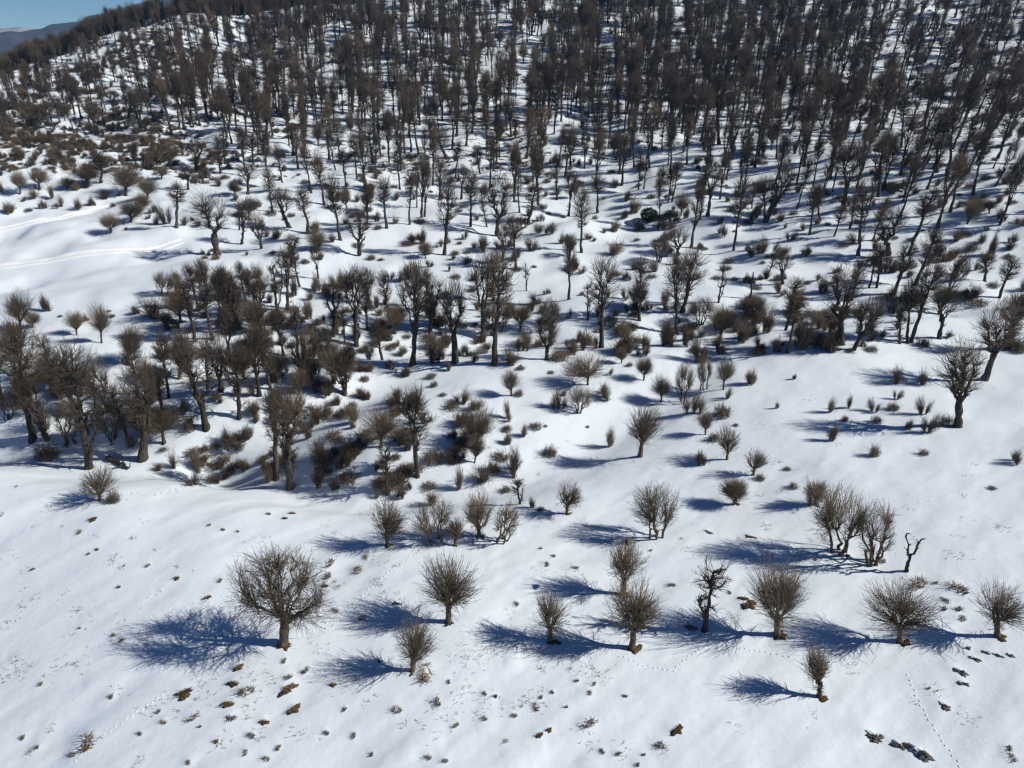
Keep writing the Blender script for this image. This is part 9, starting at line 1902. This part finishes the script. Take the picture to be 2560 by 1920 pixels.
TRAILS = [
    ([(28.43, 36.7), (28.23, 35.1), (28.21, 33.2), (28.27, 31.3), (28.35, 29.8), (28.25, 28.8)], 'dotted animal trail running down the smooth snow at lower right'),
    ([(8.14, 39.2), (9.81, 38.3), (11.91, 37.7), (12.49, 38.4), (13.93, 39.5), (14.99, 40.1), (17.3, 39.7), (19.52, 39.1), (21.09, 38.5)], 'dotted animal trail curving below the front row of pollards'),
    ([(-30.29, 32.9), (-29.25, 34.3), (-27.71, 36.0), (-25.79, 37.8), (-23.3, 39.3), (-21.19, 40.5), (-18.86, 41.2), (-16.57, 42.1), (-14.04, 43.8), (-11.97, 47.0), (-9.96, 49.8), (-8.05, 51.8)], 'long dotted animal trail climbing past the large spreading tree'),
]
LANE_LINES = [
    ([(-110.01, 141.3), (-96.14, 144.8), (-84.13, 148.0), (-72.35, 156.65)], 'lower packed track across the left snow field'),
    ([(-127.81, 168.2), (-116.85, 174.15), (-112.08, 179.75), (-104.07, 188.5)], 'upper packed track across the left snow field'),
]
LOGS = [
    (0.33, 164.7, 5.61, 171.7, 0.28, 'fallen grey tree lying on snow left of the evergreen bush'),
    (87.8, 168.55, 89.1, 164.0, 0.28, 'broken log lying on the snow in the right hand forest'),
    (142.68, 299.1, 161.01, 318.7, 0.28, 'long fallen trunk across the snow at upper right'),
    (-50.66, 76.1, -46.8, 73.6, 0.28, 'dark fallen trunk on the left gully bank below the big trees'),
    (85.72, 386.95, 90.43, 375.75, 0.28, 'short fallen trunk in the dark forest, upper right'),
]
SKYLINE_NEAR = [(-45.431, -0.962), (-38.698, -0.038), (-32.879, 0.353), (-32.379, 0.464), (-31.794, 0.401), (-31.081, 0.559), (-30.629, 0.584), (-30.161, 0.832), (-29.292, 0.929), (-28.842, 0.978), (-28.322, 1.028), (-28.051, 1.233), (-27.414, 1.376), (-27.024, 1.403), (-26.222, 1.731), (-25.046, 2.045), (-23.939, 2.292), (-22.069, 2.67), (-18.527, 3.083), (-10.675, 2.464), (0.576, 0.988), (12.126, -1.079)]
SKYLINE_FAR = [(-42.003, 0.158), (-34.849, 0.43), (-32.822, 0.57), (-31.866, 0.686), (-31.012, 0.582), (-29.918, 0.409), (-26.371, 0.19), (-19.101, -0.542)]
HAZE = 1.0e-4

# ------------------------------------------------------------------ build the setting
build_ground()

def link(name, me, parent=None):
    o = bpy.data.objects.new(name, me); COL.objects.link(o)
    if parent is not None: o.parent = parent
    return o

BUILD = {'P': tree_pollard, 'S': tree_spreading, 'C': tree_column, 'K': tree_knobbly, 'B': tree_broom,
         'V': tree_vase, 'M': tree_many, 'G': tree_dead, 'N': tree_snag}
NAME = {'P': 'pollard_tree', 'S': 'spreading_tree', 'C': 'lopped_tree', 'K': 'lopped_tree', 'B': 'bare_tree',
        'V': 'forked_tree', 'M': 'bush_tree', 'G': 'dead_tree', 'N': 'broken_trunk'}
POOL_SIZE = {'C': (15., 5.2, 10), 'B': (15., 5.0, 9), 'V': (14., 6.5, 5), 'P': (7., 6.2, 7), 'M': (7., 6., 3), 'K': (12., 4.6, 3)}
POOL = {}
GROUP = {'P': 'pollards and bush trees', 'M': 'pollards and bush trees'}
for t, (h, w, n) in POOL_SIZE.items():
    for k in range(n):
        rng = np.random.default_rng(1000 + 37 * k + ord(t))
        tr, cr = BUILD[t](rng, h, w)
        tm = M_BARK
        cm = M_TAN if (t in 'PM') else M_TWIG
        POOL[t, k] = (tr.mesh('trunk', tm), cr.mesh('crown', cm), h, w)
SHRUB_POOL = {}
for t, (h, w, n) in {'H': (3.2, 3.2, 13), 'T': (1.3, 2.3, 7)}.items():
    for k in range(n):
        rng = np.random.default_rng(5000 + 31 * k + ord(t))
        g = (shrub_twigs if t == 'H' else shrub_bramble)(rng, h, w)
        SHRUB_POOL[t, k] = (g.mesh('shrub', (M_TAN, M_BROWN, M_TWIG)[k % 3] if t == 'H' else M_BROWN), h, w)

def ground_z(x, y):
    return float(terrain(np.array([x]), np.array([y]))[0])

def lean_matrix(lx, ly, rz):
    ax = Vector((lx, ly, 1.0)).normalized()
    q = Vector((0, 0, 1)).rotation_difference(ax)
    return (q.to_matrix() @ Matrix.Rotation(rz, 3, 'Z'))

_zs = terrain(np.array([t[0] for t in TREES]), np.array([t[1] for t in TREES]))
SOURCE = {}
def lump(rng, rx, ry, rz, ns=14, nr=6, rough=.25, seed=0):
    """A craggy dome sunk in the snow."""
    g = Geo()
    a = np.arange(ns) * 2 * math.pi / ns
    prof = np.linspace(0, 1, nr)
    P = []
    ph = rng.uniform(0, 6.28, 6)
    for p in prof:
        el = p * math.pi * .5
        lob = 1 + rough * (.6 * np.sin(2 * a + ph[0]) + .5 * np.sin(3 * a + ph[1]) + .4 * np.sin(5 * a + ph[2] + 2 * p)) + rng.normal(0, rough * .35, ns)
        P.append(np.stack([np.cos(a) * math.cos(el) * rx * lob, np.sin(a) * math.cos(el) * ry * lob,
                           (math.sin(el) * (1 + rng.normal(0, rough * .35, ns)) - .25) * rz], 1))
    V = np.concatenate(P)
    i = np.arange(nr * ns).reshape(nr, ns); j = np.roll(i, -1, 1)
    g.raw(V, np.stack([i[:-1], j[:-1], j[1:], i[1:]], -1).reshape(-1, 4))
    return g

for n, (x, y, t, H, W, lx, uniq, label) in enumerate(TREES):
    rng = np.random.default_rng(77 + n)
    ly = rng.normal(0, .02)
    e = bpy.data.objects.new(NAME[t], None); COL.objects.link(e)
    e.empty_display_size = .5
    e.location = (x, y, float(_zs[n]) - .05)
    tag(e, say(label), 'tree', None if t in 'SGN' else GROUP.get(t, 'leafless trees of the hollow and slope'))
    if uniq:
        tr, cr = BUILD[t](rng, H, W, 1.0)
        mt = tr.mesh('trunk', M_PALE if t in 'PSM' else M_BARK)
        mc = None if t in 'GN' else cr.mesh('crown', M_TAN if t in 'PM' else M_TWIG)
        e.rotation_euler = lean_matrix(lx, ly, 0).to_euler()
    else:
        k = n % POOL_SIZE[t][2]
        mt, mc, h, w = POOL[t, k]
        e.rotation_euler = lean_matrix(lx, ly, rng.uniform(0, 6.28)).to_euler()
        s = W / w
        e.scale = (s, s, H / h)
    a = link('trunk', mt, e)
    if t in 'GN':
        for q in cr.v:      # every stub of a dead tree is a piece of its own
            g = Geo(); i = np.arange(len(q)).reshape(-1, 5); j = np.roll(i, -1, 1)
            g.raw(q, np.stack([i[:-1], j[:-1], j[1:], i[1:]], -1).reshape(-1, 4))
            link('branch_stub', g.mesh('branch_stub', M_BARK), e)
        continue
    b = link('crown', mc, e)
    if not uniq and (t, n % POOL_SIZE[t][2]) not in SOURCE:
        SOURCE[t, n % POOL_SIZE[t][2]] = (a, b)
    if uniq and t in 'PSV' and y < 66:
        g = lump(rng, .050 * H + .14, .040 * H + .12, .020 * H, 20, 7, rough=.45)
        o = link('root_mound', g.mesh('root_mound', M_EARTH), e)
        o.location = (.034 * H, -.018 * H, .04)
    if 'nest' in (label or '') and t == 'P' and 'with a dark nest' in label:
        g = lump(rng, .27, .27, .24, rough=.3)
        o = link('nest', g.mesh('nest', M_BROWN), e); o.location = (.11 * W, -.05 * W, .90 * H)

# every kind of far tree must exist once near by so that the far wood can share its shape
SH_SOURCE = {}
_zs = terrain(np.array([t[0] for t in SHRUBS]), np.array([t[1] for t in SHRUBS]))
for n, (x, y, t, H, W, label) in enumerate(SHRUBS):
    rng = np.random.default_rng(977 + n)
    k = n % (13 if t == 'H' else 7)
    me, h, w = SHRUB_POOL[t, k]
    o = link('shrub' if t == 'H' else 'bramble_clump', me)
    o.location = (x, y, float(_zs[n]) - .03)
    o.rotation_euler = (0, 0, rng.uniform(0, 6.28))
    o.scale = (W / w, W / w, H / h)
    tag(o, say(label), 'shrub', 'leafless shrubs on the snow')
    SH_SOURCE.setdefault((t, k), (o,))

# the one evergreen: a dense ball of small leaves on a stem
def evergreen(x, y, H, W, label):
    rng = np.random.default_rng(5)
    e = bpy.data.objects.new('evergreen_bush', None); COL.objects.link(e)
    e.location = (x, y, ground_z(x, y)); tag(e, label, 'bush')
    g = Geo(); limb(g, rng, (0, 0, -.3), (0, 0, H * .5), .12, .06, 5, .02, sides=7)
    link('stem', g.mesh('stem', M_BARK), e)
    n = 3200
    d = unit(rng.normal(0, 1, (n, 3))); az = np.arctan2(d[:, 1], d[:, 0])
    s = rng.uniform(.55, 1.0, (n, 1)) ** .5 * (1 + .12 * np.sin(4 * az + 5 * d[:, 2]))[:, None]
    c = d * s * np.array([W * .5, W * .5, H * .5]) + np.array([0, 0, H * .5])
    u = unit(np.cross(d, rng.normal(0, 1, (n, 3)))) * .14; v = unit(np.cross(u, rng.normal(0, 1, (n, 3)))) * .09
    V = np.stack([c - u, c - v, c + u, c + v], 1).reshape(-1, 3)
    g = Geo(); g.raw(V, np.arange(n * 4).reshape(n, 4))
    link('crown', g.mesh('crown', M_GREEN, False), e)
for a in EVERGREENS: evergreen(*a)

# ------------------------------------------------------------------ the far wood and the undergrowth (past counting)
def scatter_object(name, rows, keys, source, label, cat):
    """One object: a cloud of points that carries shared tree shapes by geometry nodes."""
    R_ = np.array([r[:2] + r[3:] for r in rows], float)
    z = terrain(R_[:, 0], R_[:, 1]) - .06
    me = bpy.data.meshes.new(name)
    me.vertices.add(len(R_))
    me.vertices.foreach_set('co', np.stack([R_[:, 0], R_[:, 1], z], 1).astype(np.float32).ravel())
    rng = np.random.default_rng(len(rows))
    var = np.array([keys.index(r[2]) if not isinstance(r[2], int) else r[2] for r in rows], np.int32)
    rot = []
    for q in R_:
        rot.append(tuple(lean_matrix(q[4], q[5], rng.uniform(0, 6.28)).to_euler()))
    av = me.attributes.new('variant', 'INT', 'POINT'); av.data.foreach_set('value', var)
    ar = me.attributes.new('turn', 'FLOAT_VECTOR', 'POINT'); ar.data.foreach_set('vector', np.array(rot, np.float32).ravel())
    asc = me.attributes.new('size', 'FLOAT_VECTOR', 'POINT')
    asc.data.foreach_set('vector', np.stack([R_[:, 3], R_[:, 3], R_[:, 2]], 1).astype(np.float32).ravel())
    o = link(name, me); tag(o, label, cat, kind='stuff')
    ng = bpy.data.node_groups.new(name, 'GeometryNodeTree')
    ng.interface.new_socket('Geometry', in_out='INPUT', socket_type='NodeSocketGeometry')
    ng.interface.new_socket('Geometry', in_out='OUTPUT', socket_type='NodeSocketGeometry')
    N = ng.nodes; L = ng.links
    gi = N.new('NodeGroupInput'); go = N.new('NodeGroupOutput')
    def attr(nm, ty):
        a = N.new('GeometryNodeInputNamedAttribute'); a.data_type = ty; a.inputs['Name'].default_value = nm
        return a.outputs['Attribute']
    vv = attr('variant', 'INT'); tt = attr('turn', 'FLOAT_VECTOR'); ss = attr('size', 'FLOAT_VECTOR')
    e2r = N.new('FunctionNodeEulerToRotation'); L.new(tt, e2r.inputs[0])
    join = N.new('GeometryNodeJoinGeometry')
    for k, key in enumerate(keys):
        cmp_ = N.new('FunctionNodeCompare'); cmp_.data_type = 'INT'; cmp_.operation = 'EQUAL'
        L.new(vv, cmp_.inputs[2]); cmp_.inputs[3].default_value = k
        for ob in source[key]:
            oi = N.new('GeometryNodeObjectInfo'); oi.transform_space = 'ORIGINAL'
            oi.inputs['Object'].default_value = ob
            oi.inputs['As Instance'].default_value = True
            ip = N.new('GeometryNodeInstanceOnPoints')
            L.new(gi.outputs[0], ip.inputs['Points']); L.new(cmp_.outputs[0], ip.inputs['Selection'])
            L.new(oi.outputs['Geometry'], ip.inputs['Instance'])
            L.new(e2r.outputs[0], ip.inputs['Rotation']); L.new(ss, ip.inputs['Scale'])
            L.new(ip.outputs[0], join.inputs[0])
    L.new(join.outputs[0], go.inputs[0])
    md = o.modifiers.new('scatter', 'NODES'); md.node_group = ng
    return o

tk = sorted(k for k in SOURCE if k[0] in 'CBVP')
wood = []
_rg = np.random.default_rng(21)
# saplings and close neighbours that fill the stand behind the trees surveyed
for (x, y, t, H, W, lx) in list(FOREST):
    if y > 225 and x > -240 and x < .62 * y and _rg.random() < .42:
        FOREST.append((x + _rg.normal(0, 3.5), y + _rg.normal(0, 4.5), 'CB'[_rg.integers(0, 2)], H * _rg.uniform(.7, 1.02), W * _rg.uniform(.7, 1.0), lx))
for (x, y, t, H, W) in list(UNDERGROWTH):
    for _ in range(5 if (y > 170 and x < -75) else (1 if y > 170 and x > 150 else 0)):
        UNDERGROWTH.append((x + _rg.normal(0, 3.0), y + _rg.normal(0, 3.6), t, H * _rg.uniform(.5, 1.1), W * _rg.uniform(.6, 1.1)))
for n, (x, y, t, H, W, lx) in enumerate(FOREST):
    c = [k for k in tk if k[0] == t]
    k = c[n % len(c)]
    h, w = POOL_SIZE[t][:2]
    wood.append((x, y, tk.index(k), H / h, W / w, lx, 0))
scatter_object('distant_wood', wood, tk, SOURCE, 'leafless trees massed on the far slope and along the ridge', 'wood')
sk = sorted(SH_SOURCE)
under = []
for n, (x, y, t, H, W) in enumerate(UNDERGROWTH):
    c = [k for k in sk if k[0] == t]
    k = c[n % len(c)]
    h, w = (3.2, 3.2) if t == 'H' else (1.3, 2.3)
    under.append((x, y, sk.index(k), H / h, W / w, 0, 0))
scatter_object('undergrowth', under, sk, SH_SOURCE, 'low leafless bushes scattered between the trees of the far slope', 'undergrowth')

# ------------------------------------------------------------------ small things on the snow
def grass_geo(rng, w, n=70):
    g = Geo()
    a = rng.uniform(0, 6.28, n); rr = np.sqrt(rng.uniform(0, 1, n)) * w * .5
    st = np.stack([np.cos(a) * rr, np.sin(a) * rr * .6, np.full(n, -.03)], 1)
    b = rng.uniform(0, 6.28, n); l = rng.uniform(.12, .34, n)
    ed = st + np.stack([np.cos(b) * l, np.sin(b) * l, rng.uniform(.08, .30, n)], 1)
    shoots(g, rng, st, ed, np.tile(np.array([0, 0, -.12]), (n, 1)), .016, .006, 3, 1, .6, .06, .8)
    return g
GRASS_POOL = [grass_geo(np.random.default_rng(60 + k), .9).mesh('grass_tuft', M_GRASS if k % 3 else M_BROWN) for k in range(7)]
EARTH_POOL = [lump(np.random.default_rng(80 + k), .5, .30, .15, 26, 8, .55).mesh('soil', M_EARTH) for k in range(6)]
for n, (x, y, w, k, label) in enumerate(TUFTS):
    label = say(label); grp = {'g': 'dry grass tufts in the snow', 'e': 'earth patches in the snow', 'r': 'dark rocks in the snow'}[k]
    rng = np.random.default_rng(300 + n)
    z = ground_z(x, y) + MOUND_LIFT[n]
    if k == 'g':
        o = link('grass_tuft', GRASS_POOL[n % 7]); tag(o, label, 'grass tuft', grp)
        o.location = (x, y, z); o.rotation_euler = (0, 0, rng.uniform(0, 6.28)); s = w / 1.0; o.scale = (s, s, min(1.3, max(.7, s)))
    elif k == 'e':
        e = bpy.data.objects.new('earth_patch', None); COL.objects.link(e)
        e.location = (x, y, z); e.rotation_euler = (0, 0, rng.uniform(-.3, .9)); tag(e, label, 'earth patch', grp)
        a = link('soil', EARTH_POOL[n % 6], e); a.scale = (w * .9, w * .9, w * .8)
        b = link('dry_grass', GRASS_POOL[n % 7], e); b.scale = (w * .9, w * .7, .8); b.location = (0, 0, .06 * w)
    else:
        e = bpy.data.objects.new('rock', None); COL.objects.link(e); tag(e, label, 'rock', grp)
        e.location = (x, y, z - .02); e.rotation_euler = (0, 0, -.5 + rng.uniform(-.2, .2))
        g = lump(rng, w * .46, w * .27, w * .20, 30, 10, .42)
        link('stone', g.mesh('stone', M_ROCK, False), e)
        g = lump(rng, w * .34, w * .20, w * .15, 20, 7, .3)
        c = link('snow_cap', g.mesh('snow_cap', M_SNOW), e); c.location = (-.12 * w, .10 * w, .055 * w)

# stubble: single stalks poking out of the snow
g = Geo(); rng = np.random.default_rng(8)
P = []
for (x, y, n, s) in STUBBLE:
    P.append(np.stack([x + rng.normal(0, s, n), y + rng.normal(0, s, n)], 1))
P = np.concatenate(P); z = terrain(P[:, 0], P[:, 1])
st = np.stack([P[:, 0], P[:, 1], z - .03], 1)
ed = st + np.stack([rng.normal(0, .14, len(P)), rng.normal(0, .14, len(P)), rng.uniform(.05, .26, len(P))], 1)
shoots(g, rng, st, ed, np.tile(np.array([0, 0, -.06]), (len(P), 1)), .015, .006, 3, 1, .7, .05, .9)
tag(link('stubble', g.mesh('stubble', M_GRASS)), 'thin dry stalks poking through the snow', 'stubble', kind='stuff')

# footprints: little rimmed pits pressed along a line
def footprint_trail(pts, label):
    g = Geo(); rng = np.random.default_rng(len(pts))
    rows = []
    d = 0.0
    for (x0, y0), (x1, y1) in zip(pts[:-1], pts[1:]):
        L = math.hypot(x1 - x0, y1 - y0); nx, ny = -(y1 - y0) / L, (x1 - x0) / L
        k = int(L / .36)
        for i in range(k):
            f = i / k; sd = .055 if i % 2 else -.055
            rows.append((x0 + (x1 - x0) * f + nx * sd + rng.normal(0, .02), y0 + (y1 - y0) * f + ny * sd + rng.normal(0, .02)))
    rows = np.array(rows); z = terrain(rows[:, 0], rows[:, 1])
    ns = 7; a = np.arange(ns) * 2 * math.pi / ns
    prof = [(.10, -.02), (.065, .030), (.040, .026), (.02, .008), (.001, .006)]
    for (x, y), zz in zip(rows, z):
        V = np.concatenate([np.stack([x + np.cos(a) * r, y + np.sin(a) * r * 1.2, np.full(ns, zz + h)], 1) for r, h in prof])
        i = np.arange(len(prof) * ns).reshape(len(prof), ns); j = np.roll(i, -1, 1)
        g.raw(V, np.stack([i[:-1], j[:-1], j[1:], i[1:]], -1).reshape(-1, 4))
    tag(link('animal_trail', g.mesh('animal_trail', M_SNOW)), label, 'animal trail', kind='stuff')
for pts, label in TRAILS: footprint_trail(pts, label)

# ski lanes on the left snow field: two low ridges of pushed-up snow with a packed groove between
for pts, label in LANE_LINES:
    g = Geo(); rng = np.random.default_rng(4)
    q = []
    for (x0, y0), (x1, y1) in zip(pts[:-1], pts[1:]):
        k = int(math.hypot(x1 - x0, y1 - y0) / 1.2) + 1
        for i in range(k): q.append((x0 + (x1 - x0) * i / k, y0 + (y1 - y0) * i / k))
    q = np.array(q); dq = np.gradient(q, axis=0); dq /= np.linalg.norm(dq, axis=1, keepdims=True)
    nn = np.stack([-dq[:, 1], dq[:, 0]], 1)
    prof = [(-1.5, -.06), (-1.05, .18), (-.7, .12), (-.45, .03), (.45, .03), (.7, .16), (1.1, .30), (1.6, -.06)]
    V = []
    for off, h in prof:
        p = q + nn * (off + rng.normal(0, .05, (len(q), 1)))
        V.append(np.stack([p[:, 0], p[:, 1], terrain(p[:, 0], p[:, 1]) + h + rng.normal(0, .02, len(q)) * (h > 0)], 1))
    V = np.stack(V, 1); m = len(prof)
    i = np.arange(len(q) * m).reshape(len(q), m)
    g.raw(V.reshape(-1, 3), np.stack([i[:-1, :-1], i[1:, :-1], i[1:, 1:], i[:-1, 1:]], -1).reshape(-1, 4))
    tag(link('snow_track', g.mesh('snow_track', M_PACKED)), label, 'snow track', kind='structure')

# fallen trunks
for n, (x0, y0, x1, y1, r, label) in enumerate(LOGS):
    rng = np.random.default_rng(40 + n); g = Geo()
    z0, z1 = ground_z(x0, y0) + r * .8, ground_z(x1, y1) + r * .9
    cx, cy, cz = (x0 + x1) / 2, (y0 + y1) / 2, (z0 + z1) / 2
    e = bpy.data.objects.new('fallen_log', None); COL.objects.link(e); e.location = (cx, cy, cz - r)
    tag(e, label, 'log')
    p0 = np.array([x0 - cx, y0 - cy, z0 - cz + r]); p1 = np.array([x1 - cx, y1 - cy, z1 - cz + r])
    q = limb(g, rng, p0, p1, r, r * .5, 9, .012, sides=9, lump=.12, flare=.4)
    link('trunk', g.mesh('trunk', M_BARK), e)
    for k in range(7):
        g = Geo()
        b = q[rng.integers(3, 9)]
        limb(g, rng, b, b + np.array([rng.normal(0, .8), rng.normal(0, .8), rng.uniform(.2, 1.2)]), r * .35, r * .12, 4, .08, sides=5)
        link('branch_stub', g.mesh('branch_stub', M_BARK), e)

# ------------------------------------------------------------------ far mountains and the air
def mountain(name, skyline, dist, depth, label, mat, foot, seed):
    sk_ = np.array(skyline)
    az = np.linspace(sk_[0, 0], sk_[-1, 0], 260)
    el = np.interp(az, sk_[:, 0], sk_[:, 1])
    k = np.linspace(-1, 1, 41)
    D = dist + depth * k
    A_, K_ = np.meshgrid(az, k, indexing='ij')
    Dm = dist + depth * K_
    X = Dm * np.sin(np.radians(A_)); Y = Dm * np.cos(np.radians(A_))
    crest = CAM_Z + np.tan(np.radians(el))[:, None] * dist
    rel = (1 - np.abs(K_)) ** .9
    rough = fbm(X / (depth * .22), Y / (depth * .22), 5, seed)
    Z = foot + (crest - foot) * rel + rough * depth * .055 * np.sqrt(np.abs(K_)) * (1 - np.abs(K_) * .3) - 2 * np.abs(K_)
    i = np.arange(X.size).reshape(X.shape)
    f = np.stack([i[:-1, :-1], i[1:, :-1], i[1:, 1:], i[:-1, 1:]], -1).reshape(-1, 4)
    g = Geo(); g.raw(np.stack([X, Y, Z], -1).reshape(-1, 3), f)
    tag(link(name, g.mesh(name, mat)), label, kind='structure')
M_FARWOOD = flat_material('wooded_mountain', (.022, .025, .030), (.075, .078, .085), .008, .95, .3, 10.)
M_FARSNOW = flat_material('snowy_mountain', (.07, .08, .10), (.34, .36, .40), .005, .9, .3, 15.)
mountain('mountain', SKYLINE_NEAR, 3300., 1150., 'blue wooded mountain rising behind the ridge', M_FARWOOD, -190., 3)
mountain('mountain', SKYLINE_FAR, 5300., 800., 'pale snowy mountain far off at the left edge', M_FARSNOW, -170., 9)

hz = bpy.data.materials.new('haze'); hz.use_nodes = True
nt = hz.node_tree; nt.nodes.clear()
ho = nt.nodes.new('ShaderNodeOutputMaterial')
pv = nt.nodes.new('ShaderNodeVolumePrincipled')
pv.inputs['Color'].default_value = (.20, .50, 1.0, 1)
pv.inputs['Absorption Color'].default_value = (1.0, 1.0, 1.0, 1)
pv.inputs['Density'].default_value = HAZE
nt.links.new(pv.outputs[0], ho.inputs['Volume'])
b = 6700.0; z0, z1 = -330.0, 330.0
V = [(-b, -b, z0), (b, -b, z0), (b, b, z0), (-b, b, z0), (-b, -b, z1), (b, -b, z1), (b, b, z1), (-b, b, z1)]
me = bpy.data.meshes.new('haze')
me.from_pydata(V, [], [(0, 3, 2, 1), (4, 5, 6, 7), (0, 1, 5, 4), (1, 2, 6, 5), (2, 3, 7, 6), (3, 0, 4, 7)])
me.materials.append(hz)
tag(link('haze', me), 'thin blue winter haze in the air', 'haze', kind='stuff')
